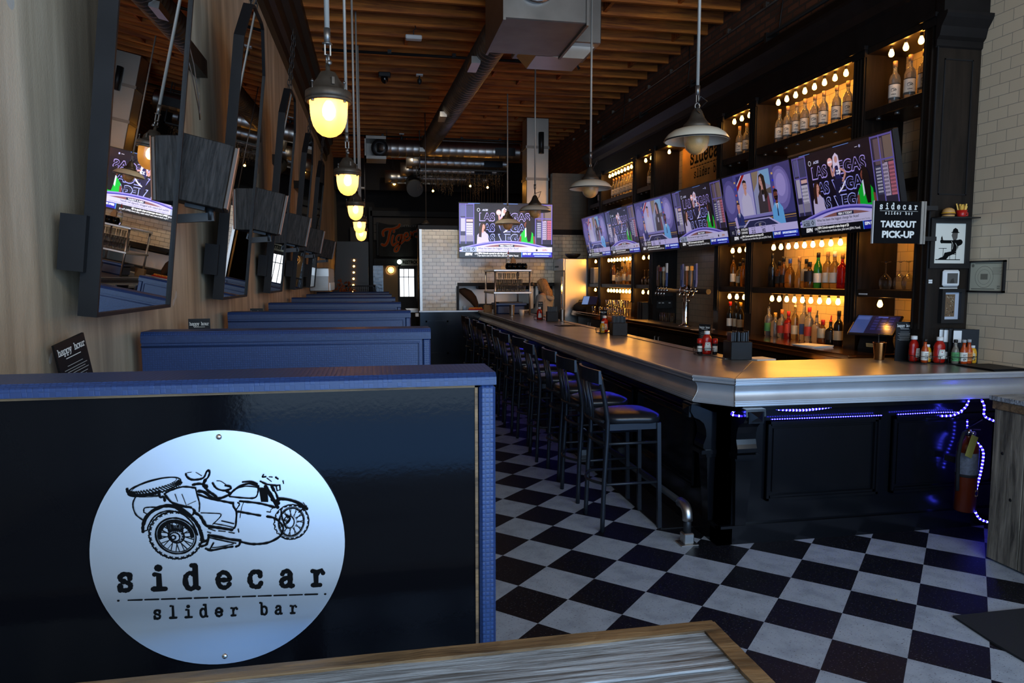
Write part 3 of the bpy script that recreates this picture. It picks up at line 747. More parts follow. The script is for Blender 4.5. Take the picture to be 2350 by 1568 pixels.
# ------------------------------------------------------------------ mirrors, speakers, pendants on the left wall
def mirror(Yc, w, label, hang):
    t = thing('wall_mirror', label, 'mirror', (-.900, Yc*.87, 1.5425), (0, rad(6.3), 0), 'tall mirrors along the left wall')
    t.scale = (.87,.87,.87)
    H_ = 2.02; cut = .30
    h = w/2
    out = [(-h,0),(h,0),(h,H_-cut),(h-.22,H_-.02),(h-.30,H_),(-h+.30,H_),(-h+.22,H_-.02),(-h,H_-cut)]
    def ringm(out, f, x0, x1):
        inn = [(a[0]*(1-f/h) , f+(a[1])*(1-2*f/H_)) for a in out]; n = len(out); m = MB()
        vs = [(x, p[0], p[1]) for x in (x0,x1) for p in out]+[(x, p[0], p[1]) for x in (x0,x1) for p in inn]
        fs = []
        for i in range(n):
            j = (i+1) % n
            fs += [(i,j,n+j,n+i),(3*n+i,3*n+j,2*n+j,2*n+i),(n+i,n+j,3*n+j,3*n+i),(2*n+i,2*n+j,j,i)]
        m.add(vs, fs); return m, inn
    m, inn = ringm(out, .014, -.02, .045)
    m.build('frame', M_frame, t)
    m = MB(); n = len(inn); m.add([(.034,p[0],p[1]) for p in inn], [tuple(range(n))]); m.build('mirror_glass', M_mirror, t)
    m = MB(); m.add([(-.019,p[0],p[1]) for p in inn], [tuple(range(n))[::-1]]); m.build('backing', M_black, t)
    for s_ in (-1, 1): MB().box((-.085,s_*(h-.02)-.05,.16),(-.0,s_*(h-.02)+.05,.36)).build('bracket', M_frame, t)
    for s_ in (-1, 1):
        m = MB()
        for k in range(11):
            zz = H_+.02+k*.055; yy = s_*(.09+.0*k)
            pts = [(0.0+(.011*math.cos(a) if k%2 else 0), yy+(.011*math.cos(a) if not k%2 else 0), zz+.034*math.sin(a)) for a in [2*PI*i/8 for i in range(8)]]
            m.tube(pts, .0045, 5, closed=True)
        m.build('chain', M_iron, t)
    return t
mir_lab = ['nearest tall mirror on the left wall, showing the screen and an amber lamp','second tall mirror, hanging on chains behind the first wood-grain speaker','third tall mirror along the left wall, half hidden by a speaker','fourth tall mirror, a thin dark strip in the row','farthest tall mirror, the last strip in the row']
for i, yc in enumerate((3.275, 5.44, 7.62, 9.80, 11.98)): mirror(yc, .95 if i == 0 else .92, mir_lab[i], True)

def speaker(loc, rot, label):
    t = thing('wall_speaker', label, 'speaker', loc, rot, 'wood-grain speakers on the left wall'); t.scale = (.87,.87,.87)
    w, d, h = .225, .30, .42    # x depth into room, y, z
    m = MB().box((-.15,-.16,-.17),(.14,.16,.17),bev=.004); m.build('cabinet', M_spk, t)
    MB().box((.141,-.152,-.165),(.165,.152,.165),bev=.004).build('front_baffle', M_spk2, t)
    MB().box((.160,-.158,-.165),(.166,-.150,.165)).build('edge_strip', M_spk3, t)
    m = MB().box((-.05,-.05,-.19),(.05,.05,-.171)); m.build('clamp_plate', M_iron, t)
    return t
def speaker_set(Y, k):
    lab = ['nearest boxy wood-grain speaker, on a bracket in front of the second mirror','second wood-grain speaker down the left wall','third wood-grain speaker down the left wall','fourth wood-grain speaker, pale faced, beside the amber lamps','fifth wood-grain speaker, glowing orange in lamp light near the stairs'][k]
    t = speaker((-.79, Y, 2.15), (rad(1), rad(12), rad(10)), lab)
    b = thing('speaker_bracket', ['nearest','second','third','fourth','farthest'][k]+' black steel arm carrying a wall speaker', 'bracket', (XL, Y-.02, 1.935), 0, 'speaker arms on the left wall'); b.scale = (.87,.87,.87)
    MB().box((0.001,-.03,-.10),(.02,.03,.16)).build('wall_plate', M_iron, b)
    MB().bar((.015,0,.0),(.27,.02,.02),.04,.045).build('arm', M_iron, b)
    MB().tube([(.25,.02,.0),(.25,.02,.085)], .024, 12).build('pivot', M_iron, b)
    return t
for k, y in enumerate((3.60, 5.50, 7.45, 9.40, 12.0)): speaker_set(y, k)
# black timber brackets with a loop of wire above the speakers
for k, y in enumerate((4.62, 6.85, 9.0, 11.2)):
    b = thing('timber_bracket', ['nearest','second','third','farthest'][k]+' black timber block fixed flat on the wall above a speaker with wire loop', 'bracket', (XL, y*.87, 2.843), 0, 'black timber blocks on the left wall'); b.scale = (.87,.87,.87)
    MB().box((.001,-.42,-.055),(.075,.42,.055)).build('block', M_blackwood, b)
    MB().tube([(.08,-.30,.01),(.10,-.22,.03),(.11,-.10,-.12),(.11,.0,-.34),(.10,.04,-.40),(.11,-.02,-.36),(.12,-.20,-.20),(.10,-.30,-.02)], .0035, 6).build('wire_loop', M_galv, b)

def bell_pendant(x, y, z, lab):
    """z = height of the flange"""
    t = thing('amber_pendant', lab, 'lamp', (x, y, z), rad(20), 'amber bell pendants over the booths'); t.scale = (.66,.66,.66)
    top = (ZC-z)/.66
    MB().tube([(0,0,.42),(0,0,top)], .0155, 10).build('rod', M_rod, t)
    MB().tube([(0,0,.335),(0,0,.42)], [.018,.020], 12).lathe([(.001,.335),(.030,.335),(.030,.328),(.001,.328)], n=6).build('coupling', M_galv, t)
    m = MB(); m.box((-.020,-.006,.265),(-.012,.006,.33)); m.box((.012,-.006,.265),(.020,.006,.33)); m.tube([(-.02,0,.268),(.02,0,.268)], .006, 6)
    m.build('clevis', M_galv, t)
    sh = [(.0,.0,.272)]+[(0,.026*math.sin(a),.235+.030*math.cos(a)) for a in [PI*i/10*1.0-PI*.0 for i in range(0,1)]]
    m = MB().tube([(0,.022*math.sin(a)*1.0,.242+.026*math.cos(a)) for a in [rad(-140+i*28) for i in range(11)]], .0068, 8)
    m.tube([(0,-.034,.215),(0,.034,.215)], .007, 8); m.lathe([(.001,-.004),(.014,-.004),(.014,.004),(.001,.004)], (0,-.036,.215), 8, axis='Y')
    m.build('shackle', M_galv, t)
    cap = [(.006,.225),(.012,.215),(.014,.175),(.045,.165),(.068,.125),(.085,.105),(.095,.060),(.122,.058),(.134,.050),(.136,.022),(.132,.008),(.118,.004),(.10,.004)]
    m = MB().lathe(cap, n=40); m.box((-.008,-.10,.08),(.008,-.075,.12)); m.box((.05,-.018,.06),(.085,.018,.11),bev=.006)
    m.build('cap', M_bronze, t)
    m = MB()
    for k in range(4):
        a = PI/2*k+.5; cx, cyy = .128*math.cos(a), .128*math.sin(a); m.tube([(cx,cyy,-.022),(cx,cyy,.10)], .0045, 6); m.tube([(cx,cyy,.085),(cx,cyy,.093)], .009, 6); m.tube([(cx,cyy,-.022),(cx,cyy,-.012)], .009, 6)
    m.build('clamp_bolts', M_galv, t)
    m = MB().lathe([(.134,.006),(.136,-.006),(.128,-.012),(.114,-.006)], n=40); m.build('ring', M_bronze, t)
    g = [(.112,.004),(.111,-.02),(.108,-.07),(.103,-.11),(.092,-.148),(.072,-.180),(.045,-.200),(.018,-.209),(.0005,-.210)]
    MB().lathe(g, n=40).build('glass_bell', M_lampglass, t)
    MB().lathe([(.016,.0),(.030,-.02),(.040,-.05),(.036,-.085),(.018,-.108),(.0005,-.113)], n=16).build('bulb', M_lampbulb, t)
    return t
P0 = bell_pendant(-.165, 2.94, 2.356, 'nearest amber glass bell pendant, largest and brightest of the row')
for k, (y, z) in enumerate(((4.95,2.356),(7.00,2.356),(8.80,2.346),(9.9,2.31))):
    dup(P0, (-.165,y,z), rad(20+31*k), ['second amber bell pendant, just below and behind the nearest','third amber bell pendant from the front','fourth amber bell pendant from the front','farthest and lowest amber bell pendant in the row'][k])

def dish_pendant(x, y, z, lab):
    t = thing('dish_pendant', lab, 'lamp', (x, y, z), 0, 'cream enamel dish lamps over the bar')
    top = ZC-z
    MB().tube([(0,0,.36),(0,0,top)], .0115, 10).build('rod', M_rod, t)
    MB().tube([(0,0,.30),(0,0,.365)], [.015,.017], 10).box((-.011,-.004,.25),(-.006,.004,.305)).box((.006,-.004,.25),(.011,.004,.305)).build('coupling', M_galv, t)
    MB().tube([(.017*math.sin(a),0,.225+.022*math.cos(a)) for a in [rad(-140+i*28) for i in range(11)]], .006, 8).build('shackle', M_galv, t)
    MB().lathe([(.006,.215),(.02,.21),(.035,.19),(.052,.145),(.072,.115),(.092,.098),(.094,.075),(.088,.070)], n=36).build('cap', M_bronze, t)
    o_ = [(.085,.076),(.12,.070),(.165,.055),(.200,.030),(.220,.004),(.225,-.012)]; i_ = [(r-.006 if r > .1 else r, z-.006) for r, z in o_[::-1]]
    MB().lathe(o_, n=48).lathe(i_, n=48).build('shade', M_enamel, t)
    MB().lathe([(.2245,-.008),(.228,-.012),(.2245,-.017),(.2195,-.013)], n=48).build('rim', M_black, t)
    MB().lathe([(.086,.06),(.088,.0),(.086,-.03),(.074,-.068),(.050,-.095),(.022,-.107),(.0005,-.110)], n=32).build('glass_bowl', M_dishglass, t)
    MB().tube([(.02,-.02,.215),(.05,-.05,.25),(-.02,-.09,.27),(-.03,-.05,.19),(.0,-.045,.165)], .004, 6).build('cable', M_black, t)
    MB().lathe([(.09,.072),(.098,.071),(.098,.062),(.09,.06)], n=32).box((.085,-.012,.055),(.108,.012,.085)).build('clamp_ring', M_bronze, t)
    return t
D0 = dish_pendant(2.25, 4.76, 2.645, 'nearest cream dish lamp with a glass bowl, hanging over the bar')
for k, (y, z) in enumerate(((7.27,2.62),(9.9,2.625),(12.0,2.60))):
    dup(D0, (2.25,y,z), rad(70*k+40), ['second cream dish lamp hanging over the bar','third cream dish lamp, its edge over the bright kitchen screen','farthest dish lamp, small and brown above the tiled wall'][k])
# more thin rods of lamps hanging far back
for k, (x, y) in enumerate(((.98,13.6),(-.18,16.9))):
    t = thing('thin_drop_rod', ['thin pale rod hanging in front of the dried leaves','thin pale rod hanging behind the amber pendants'][k], 'rod', (x,y,2.75 if k == 0 else 3.0))
    MB().tube([(0,0,0),(0,0,4.98-2.75 if k == 0 else 4.98-3.0)], .009, 8).build('rod', M_galv, t)
    MB().lathe([(.001,.02),(.03,.01),(.05,-.03),(.09,-.05),(.001,-.05)], n=16).build('end_cap', M_bronze, t)
# ------------------------------------------------------------------ the bar counter
ZB = 1.062
outer = [(1.913,13.23),(1.945,4.10),(2.12,3.88),(4.195,3.84)]       # edge seen from outside
inner = [(4.195,4.72),(2.70,4.70),(2.66,13.23)]
def offset(path, d):
    """shift an open path by d to its inner side (right of travel for 'outer')"""
    out = []
    for i, p in enumerate(path):
        a = Vector(path[max(i-1,0)]); b = Vector(p); c_ = Vector(path[min(i+1,len(path)-1)])
        t1 = (b-a).normalized() if i > 0 else (c_-b).normalized(); t2 = (c_-b).normalized() if i < len(path)-1 else t1
        n1 = Vector((-t1.y,t1.x)); n2 = Vector((-t2.y,t2.x)); n_ = (n1+n2).normalized(); k = d/max(n_.dot(n1),.3)
        out.append((p[0]+n_.x*k, p[1]+n_.y*k))
    return out
bt = thing('zinc_countertop', 'long worn zinc bar counter with deep moulded edge, turning the corner to the tiled wall', 'counter', (0,0,0))
m = MB(); op = offset(outer, .012)
poly = op+inner; nP = len(poly)
vs = [(p[0],p[1],ZB) for p in poly]+[(p[0],p[1],ZB-.045) for p in poly]
# split into two convex quads plus the corner piece
def quad(a, b, c_, d): m.add([(p[0],p[1],z) for z in (ZB,ZB-.045) for p in (a,b,c_,d)], [(0,1,2,3),(7,6,5,4),(0,4,5,1),(1,5,6,2),(2,6,7,3),(3,7,4,0)])
quad(op[0], op[1], inner[1], inner[2]); quad(op[1], op[2], (op[2][0]+.35,op[2][1]-.007), inner[1]); quad((op[2][0]+.35,op[2][1]-.007), op[3], inner[0], inner[1])
m.build('counter_surface', M_zinctop, bt)
prof = [(.012,0),(.003,-.002),(0,-.009),(.001,-.018),(.008,-.021),(.008,-.027),(.004,-.030),(.004,-.037)]+[(.012+.034*math.sin(PI*(.10+.80*i/13)), -.041-.099*i/13) for i in range(14)]+[(.020,-.143),(.020,-.148),(.012,-.151),(.012,-.158),(.006,-.161),(.006,-.172),(.02,-.176),(.10,-.176)]
m = MB(); rows = [offset(outer, d) for d, z in prof]; npth = len(outer)
vs = [(rows[i][j][0], rows[i][j][1], ZB+prof[i][1]) for i in range(len(prof)) for j in range(npth)]
m.add(vs, [(i*npth+j, (i+1)*npth+j, (i+1)*npth+j+1, i*npth+j+1) for i in range(len(prof)-1) for j in range(npth-1)])
m.build('edge_moulding', M_zinc, bt)
m = MB()
for j in (1, 2):   # soldered seams at the corners
    m.tube([(rows[i][j][0], rows[i][j][1], ZB+prof[i][1]) for i in range(1,len(prof)-2)], .0035, 6)
for yy in (7.6, 10.4): 
    r2 = [(1.945+d-(yy-4.1)*.0034, yy, ZB+z-.0) for d, z in prof[1:-2]]; m.tube(r2, .002, 5)
m.tube([(op[2][0],op[2][1],ZB+.0005),(inner[1][0],inner[1][1],ZB+.0005)], .0016, 5)
m.build('seam', M_galv, bt)
MB().box((2.56,4.85,ZB),(2.655,12.8,ZB+.006)).build('drip_rail', mat('ribbed_rail', (.30,.29,.27), .35, metal=.9, bump=.8, bscale=90), bt)

bb = thing('panelled_bar', 'black gloss panelled bar front with scroll brackets at the corner', 'bar', (0,0,0))
XB, YB = 2.07, 3.96
m = MB().box((XB+.02,YB+.02,.10),(XB+.10,13.22,.870)); m.box((XB+.02,YB+.02,.10),(4.19,YB+.10,.870)); m.box((2.35,4.30,.86),(2.60,13.2,ZB-.046)); m.box((2.30,4.14,.86),(4.19,4.40,ZB-.046)); m.build('body', M_glossbar, bb)
m = MB().box((XB,YB,0),(XB+.10,13.22,.105)); m.box((XB,YB,0),(4.19,YB+.10,.105)); m.box((XB-.006,YB-.006,.105),(4.19,YB+.02,.122)); m.box((XB-.006,YB-.006,.105),(XB+.02,13.22,.122)); m.build('plinth', M_glossbar, bb)
m = MB()
def frame_x(x0, x1, z0, z1, y):     # raised panel frame facing -Y
    for w, d in ((.030,.022),(.016,.034)):
        m.box((x0,y-d,z1-w),(x1,y,z1)); m.box((x0,y-d,z0),(x1,y,z0+w)); m.box((x0,y-d,z0),(x0+w,y,z1)); m.box((x1-w,y-d,z0),(x1,y,z1))
    m.box((x0+.05,y-.010,z0+.05),(x1-.05,y,z1-.05))
def frame_y(y0, y1, z0, z1, x):
    for w, d in ((.030,.022),(.016,.034)):
        m.box((x-d,y0,z1-w),(x,y1,z1)); m.box((x-d,y0,z0),(x,y1,z0+w)); m.box((x-d,y0,z0),(x,y0+w,z1)); m.box((x-d,y1-w,z0),(x,y1,z1))
    m.box((x-.010,y0+.05,z0+.05),(x,y1-.05,z1-.05))
for x0, x1 in ((2.39,3.18),(3.28,4.10)):
    m = MB(); frame_x(x0, x1, .27, .775, YB+.02); m.build('panel', M_glossbar, bb)
y = 4.30
while y < 11.9:
    m = MB(); frame_y(y, y+1.02, .27, .775, XB+.02); m.build('panel', M_glossbar, bb); y += 1.14
def corbel(px, py, dx, dy):
    """scroll bracket on the face at (px,py) standing out towards (dx,dy), with tapered pilaster"""
    m = MB(); ax = Vector((dx,dy,0)); sd = Vector((-dy,dx,0)); w = .065
    pr = [(0,.885),(.17,.885),(.175,.84),(.16,.815),(.15,.80),(.115,.785),(.085,.76),(.07,.72),(.066,.68),(.075,.65),(.085,.625),(.085,.60),(.06,.585),(0,.585)]
    n = len(pr); base = Vector((px,py,0))
    vs = [base+ax*a+sd*s_*w+Vector((0,0,z)) for s_ in (-1,1) for a, z in pr]
    m.add(vs, [tuple(range(n)) if dx+dy < 0 and dx == 0 else tuple(range(n)), tuple(range(n,2*n))[::-1]]+[(i,i+n,(i+1)%n+n,(i+1)%n) for i in range(n)])
    # collar, pilaster and foot
    def bx(a0,a1,w0,z0,z1): 
        p = [base+ax*a0-sd*w0, base+ax*a1-sd*w0, base+ax*a1+sd*w0, base+ax*a0+sd*w0]
        m.add([q_+Vector((0,0,z)) for z in (z0,z1) for q_ in p], [(0,3,2,1),(4,5,6,7),(0,1,5,4),(1,2,6,5),(2,3,7,6),(3,0,4,7)])
    bx(0,.10,.075,.565,.590); bx(0,.065,.068,.545,.567)
    p0 = [(.0,.045),(.050,.045),(.030,.028),(.0,.028)]
    vs = [base+ax*a+sd*b_+Vector((0,0,z)) for z, k, kk in ((.545,.055,.058),(.125,.028,.036)) for a, b_ in ((0,-kk),(k,-kk),(k,kk),(0,kk))]
    m.add(vs, [(0,1,2,3),(7,6,5,4),(0,4,5,1),(1,5,6,2),(2,6,7,3),(3,7,4,0)])
    # diamond boss
    bx(.165,.180,.05,.80,.87)
    c0 = base+ax*.18+Vector((0,0,.84)); q4 = [c0+sd*.04+Vector((0,0,.03)), c0-sd*.04+Vector((0,0,.03)), c0-sd*.04-Vector((0,0,.03)), c0+sd*.04-Vector((0,0,.03))]
    m.add(q4+[c0+ax*.02], [(0,1,4),(1,2,4),(2,3,4),(3,0,4)])
    m.build('scroll_bracket', M_glossbar, bb)
corbel(XB+.02, YB+.15, -1, 0); corbel(XB+.15, YB+.02, 0, -1)
corbel(XB+.02, 6.55, -1, 0); corbel(XB+.02, 8.85, -1, 0); corbel(XB+.02, 11.1, -1, 0)
m = MB().box((XB-.09,YB-.09,.865),(4.19,YB+.1,.888)).box((XB-.09,YB-.09,.865),(XB+.1,13.22,.888)); m.build('soffit', M_glossbar, bb)

# blue rope lights
def rope(pts, name_lab, n_led, r=.006):
    t = thing('rope_light', name_lab, 'light', (0,0,0))
    P = [Vector(p) for p in pts]
    # smooth path
    Q = []
    for i in range(len(P)-1):
        p0,p1,p2,p3 = P[max(i-1,0)],P[i],P[i+1],P[min(i+2,len(P)-1)]
        for k in range(6):
            u = k/6; Q.append(.5*(2*p1+(p2-p0)*u+(2*p0-5*p1+4*p2-p3)*u*u+(-p0+3*p1-3*p2+p3)*u**3))
    Q.append(P[-1])
    MB().tube(Q, r, 6).build('tube', M_ledtube, t)
    m = MB(); Ls = [0]
    for i in range(1,len(Q)): Ls.append(Ls[-1]+(Q[i]-Q[i-1]).length)
    for k in range(n_led):
        d = Ls[-1]*(k+.5)/n_led; i = next(i for i in range(1,len(Q)) if Ls[i] >= d); f = (d-Ls[i-1])/max(Ls[i]-Ls[i-1],1e-6)
        m.sphere(Q[i-1].lerp(Q[i],f), r*1.18, 8, 6)
    o = m.build('led_beads', M_led, t); o['kind'] = 'stuff'
    return t
rope([(XB+.005,y,.858+.004*math.sin(y*9)) for y in [4.35+.35*i for i in range(24)]], 'blue rope light strung under the counter edge above the stools', 170)
rope([(2.13,3.90,.86),(2.10,3.875,.845),(2.17,3.85,.838),(2.25,3.87,.845),(2.24,3.90,.86)], 'short loop of blue lights at the bar corner', 7)
rope([(2.42,3.93,.862),(2.44,3.89,.860),(2.6,3.880,.854),(2.78,3.89,.868),(2.80,3.93,.876)], 'blue rope light sagging below the counter front left of the fire extinguisher', 20)
rope([(3.78,3.80,.895),(3.795,3.79,.85),(3.80,3.79,.79),(3.87,3.78,.755)], 'short bright blue rope dropping beside the timber ledge', 7)
rope([(3.60,3.93,.77),(3.68,3.90,.78),(3.74,3.88,.83),(3.755,3.87,.885)], 'thin blue rope rising to the counter above the extinguisher', 9)
rope([(3.80,3.86,.62),(3.815,3.80,.56),(3.80,3.79,.44),(3.775,3.79,.33),(3.765,3.80,.22),(3.79,3.78,.13),(3.85,3.76,.10)], 'bright blue rope light hanging beside the fire extinguisher down to the floor', 26)
rope([(3.80,3.92,.74),(3.80,3.915,.60),(3.765,3.905,.48),(3.75,3.90,.38)], 'dimmer blue rope light hanging behind the bright one', 14, .0045)
rope([(2.40,3.940,.792),(2.8,3.938,.790),(3.18,3.940,.788)], 'thin line of tiny blue lights on top of the large bar panel', 46, .0028)
rope([(3.29,3.940,.790),(3.6,3.938,.792),(3.78,3.940,.786)], 'thin line of tiny blue lights on top of the right bar panel', 28, .0028)
def blue(x, y, z, e):
    d = bpy.data.lights.new('rope_glow', 'POINT'); d.energy = e; d.color = (.08,.05,1.0); d.shadow_soft_size = .05
    o = bpy.data.objects.new('rope_glow', d); COL.objects.link(o); o.location = (x,y,z)

# foot rail
fr = thing('foot_rail', 'steel foot rail pipe with elbow and square floor flange in front of the bar', 'rail', (1.902,4.03,0))
m = MB().tube([(0,.05,.235),(0,8.6,.235)], .022, 12); m.build('rail', M_iron, fr)
MB().tube([(0,0,.04),(0,0,.20)], .024, 14).build('post', M_iron, fr)
pts = [(0,0,.15)]+[(0,.06-.06*math.cos(a),.175+.06*math.sin(a)) for a in [PI/2*i/6 for i in range(7)]]+[(0,.11,.235)]
MB().tube(pts, .032, 14).build('elbow', M_steel, fr, 'bright steel elbow')
MB().box((-.034,-.034,.008),(.034,.034,.075),bev=.006).build('socket', M_steel, fr)
MB().box((-.058,-.050,0),(.058,.050,.008),bev=.002).build('flange', M_steel, fr)
for y in (2.3, 4.6, 6.9):
    MB().tube([(0,y,.0),(0,y,.235)], .022, 12).box((-.034,y-.034,.006),(.034,y+.034,.06)).tube([(0,y-.04,.235),(0,y+.04,.235)], .031, 12).box((-.055,y-.05,0),(.055,y+.05,.008)).build('support_post', M_steel, fr)

# ------------------------------------------------------------------ stools; local x towards the bar
def make_stool(label):
    t = thing('bar_stool', label, 'stool', (0,0,0), 0, 'bar stools along the counter')
    # seat
    m = MB(); n = 28; out = []
    for k in range(n):
        a = 2*PI*k/n; ca, sa = math.cos(a), math.sin(a); e_ = .55
        x = (abs(ca)**e_)*(1 if ca >= 0 else -1)*.195+.21; y = (abs(sa)**e_)*(1 if sa >= 0 else -1)*(.205 if ca > 0 else .185); out.append((x,y))
    lv = [(.985,.715),(1.02,.722),(1.035,.742),(1.0,.762),(.80,.775),(.45,.780)]
    vs = [(.22+(p[0]-.22)*s_, p[1]*s_, z) for s_, z in lv for p in out]; fs = []
    for i in range(len(lv)-1): fs += [(i*n+k, i*n+(k+1)%n, (i+1)*n+(k+1)%n, (i+1)*n+k) for k in range(n)]
    fs += [tuple(range(n))[::-1], tuple((len(lv)-1)*n+k for k in range(n))]
    m.add(vs, fs, 0, True); m.build('seat', M_seat, t)
    # frame ring under the seat
    m = MB().box((.03,-.175,.672),(.37,-.152,.714)).box((.03,.152,.672),(.37,.175,.714)).box((.355,-.175,.672),(.38,.175,.714)).box((.02,-.175,.672),(.045,.175,.714)); m.build('seat_frame', M_stool, t)
    for s_ in (-1, 1):
        MB().bar((.372,s_*.176,.715),(.388,s_*.183,0),.026,.026,(1,0,0)).box((.374,s_*.183-.015,0),(.403,s_*.183+.015,.008)).build('leg', M_stool, t)
        pts = [(-.012,s_*.186,0),(.0,s_*.182,.35),(.018,s_*.178,.62),(.020,s_*.178,.74),(-.005,s_*.186,.88),(-.045,s_*.198,1.045)]
        Q = []
        for i in range(len(pts)-1):
            for k in range(4): Q.append(tuple(pts[i][j]+(pts[i+1][j]-pts[i][j])*k/4 for j in range(3)))
        Q.append(pts[-1]); MB().tube(Q, .0155, 10).build('leg', M_stool, t)
    def hoop(z, x1, bow):
        m = MB().tube([(x1,-.18,z),(.02,-.182,z)]+[(.02-bow*math.sin(PI*k/10),-.182+.364*k/10,z) for k in range(1,10)]+[(.02,.182,z),(x1,.18,z)], .0095, 8); return m
    hoop(.585,.378,.05).build('upper_hoop', M_stool, t)
    m = hoop(.315,.382,.085); m.box((.374,-.18,.28),(.391,.18,.315)); m.build('foot_ring', M_stool, t)
    # back: curved top rail and three spindles
    m = MB(); R2 = []
    for k in range(13):
        u = -1+2*k/12; R2.append((-.045-.045*(1-u*u), u*.215))
    vs = []; 
    for (x,y) in R2:
        for dx, dz in ((-.010,0),(.010,0),(.004,.088),(-.012,.088)): vs.append((x+dx, y, .985+dz+.006*(1-(y/.215)**2)))
    fs = []
    for k in range(12): a = k*4; b_ = a+4; fs += [(a+i, a+(i+1)%4, b_+(i+1)%4, b_+i) for i in range(4)]
    fs += [(0,3,2,1),(48,49,50,51)]
    m.add(vs, fs); m.build('top_rail', M_stool, t)
    MB().tube([(-.012-.045*(1-u*u),u*.185,.735) for u in [-1+2*k/10 for k in range(11)]], .010, 8).build('lower_rail', M_stool, t)
    for yy in (-.085,-.03,.03,.085):
        u = yy/.185
        MB().tube([(-.012-.045*(1-u*u),yy,.735),(-.020-.045*(1-u*u),yy,.85),(-.050-.045*(1-u*u),yy*1.1,1.0)], .0072, 8).build('spindle', M_stool, t)
    return t
st0 = make_stool('nearest metal bar stool, fully in view with its black seat by the bar corner')
st0.location = (1.455, 4.515, 0)
for k in range(1, 12):
    dup(st0, (1.455+(.012*((k*7)%5-2)), 4.515+.607*k, 0), rad(((k*5)%7-3)*1.6), ORD[k]+' metal bar stool from the front, its slatted back to the booths' if k < 11 else 'farthest metal bar stool, at the kitchen end of the bar')

# fire extinguisher
fx = thing('fire_extinguisher', 'red fire extinguisher with yellow tag hanging on the black bar front', 'fire extinguisher', (3.70,3.80,.175), rad(10))
MB().lathe([(.001,0),(.052,0),(.062,.006),(.063,.30),(.063,.40),(.058,.435),(.040,.462),(.022,.474),(.018,.49)], n=28).build('cylinder', M_ext, fx)
m = MB().lathe([(.0636,.245),(.0638,.246),(.0638,.385),(.0636,.386)], n=28); m.build('label', mat('extinguisher_label', (.16,.17,.20), .5, var=.25, vscale=60), fx)
MB().lathe([(.0638,.300-.07),(.066,.232),(.066,.246),(.0638,.248)], n=28).build('strap', M_rubber, fx)
m = MB().tube([(0,0,.485),(0,0,.53)], .014, 12); m.bar((-.02,0,.535),(.085,-.01,.525),.016,.008).bar((-.01,0,.545),(.095,-.01,.59),.016,.006); m.tube([(.0,-.02,.51),(.0,-.04,.51)], .014, 12); m.build('valve_handle', M_chrome, fx)
MB().tube([(-.02,0,.52),(-.06,-.01,.515),(-.082,-.01,.46),(-.084,0,.36),(-.078,0,.22),(-.074,0,.14)], .011, 8).build('hose', M_rubber, fx)
m = MB().box((-.078,-.068,.36),(-.015,-.066,.50)); m.xf(Matrix.Translation((-.03,-.06,.47)) @ Matrix.Rotation(rad(22),4,'Y') @ Matrix.Translation((.03,.06,-.47))); m.build('tag', mat('yellow_tag', (.35,.32,.07), .6), fx)
c = Canvas()
c.rect(-.02,.11,.005,.15,(.85,.7,.5)); c.ell(-.008,.13,.012,.016,(.15,.12,.4)); c.build('sticker', M_ink, fx, plane((.02,-.0645,0),(1,0,0),(0,0,1)))
MB().box((-.03,.062,.30),(.03,.135,.34)).build('wall_bracket', M_black, fx)
# ------------------------------------------------------------------ back bar against the right wall
XF, XK = 3.84, XR-.006
bays = [('nearest',4.51,5.11),('second',5.26,6.74),('third',6.88,7.46),('middle',7.58,9.40),('fifth',9.54,10.12),('sixth',10.25,11.73),('farthest',11.87,12.45)]
ZW = 1.085
for i, (lab, a, b) in enumerate(bays):
    lo = (bays[i-1][2]+a)/2 if i else a-.10; hi = (b+bays[i+1][1])/2 if i < 6 else b+.07
    nm = 'black shelf bay of the back bar, %s from the entrance' % lab if lab not in ('middle','farthest') else ('tall open middle bay of the back bar behind the beer taps' if lab == 'middle' else 'farthest narrow shelf bay of the back bar next to the fridge')
    t = thing('shelf_bay', nm, 'cabinet', (0,0,0), 0)
    for (p0, p1) in ((lo, a), (b, hi)):
        m = MB().box((XF,p0,ZW),(XF+.03,p1,3.468)); 
        if p1-p0 > .04:
            m.box((XF-.012,p0+.012,1.30),(XF,p0+.022,3.40)); m.box((XF-.012,p1-.022,1.30),(XF,p1-.012,3.40))
        m.build('post', M_blackwood, t)
    for (p0, p1) in ((a-.012,a),(b,b+.012)): MB().box((XF+.03,p0,ZW),(XK,p1,3.47)).build('side_panel', M_blackwood, t)
    if lab != 'middle':
        MB().box((XF+.004,a,1.515),(XK-.002,b,1.575),bev=.004).build('shelf', M_blackwood, t)
        m = MB().box((XF+.004,a,2.915),(XK-.002,b,2.985),bev=.004)
        m.build('shelf', M_blackwood, t)
        m = MB()
        n_ = max(3,int((b-a)/.17))
        for k in range(n_): yy = a+(b-a)*(k+.5)/n_; m.tube([(XF+.05,yy,2.915),(XF+.05,yy,2.898)], .018, 10)
        m.build('puck_light', M_galv, t)
        MB().box((XF+.10,a,2.02),(XF+.16,b,2.075)).build('rail', M_blackwood, t)
        if i in (0,1,2): MB().box((XF+.25,a,2.36),(XK-.002,b,2.44)).build('inner_rail', M_black, t)
        MB().box((XF+.10,a,2.60),(XK-.002,b,2.62)).build('inner_shelf', M_black, t) if False else None
    MB().box((XF+.004,a,3.42),(XK-.002,b,3.47)).build('soffit', M_blackwood, t)
cn = thing('cornice', 'continuous black moulded cornice capping the whole back bar', 'cornice', (0,0,0))
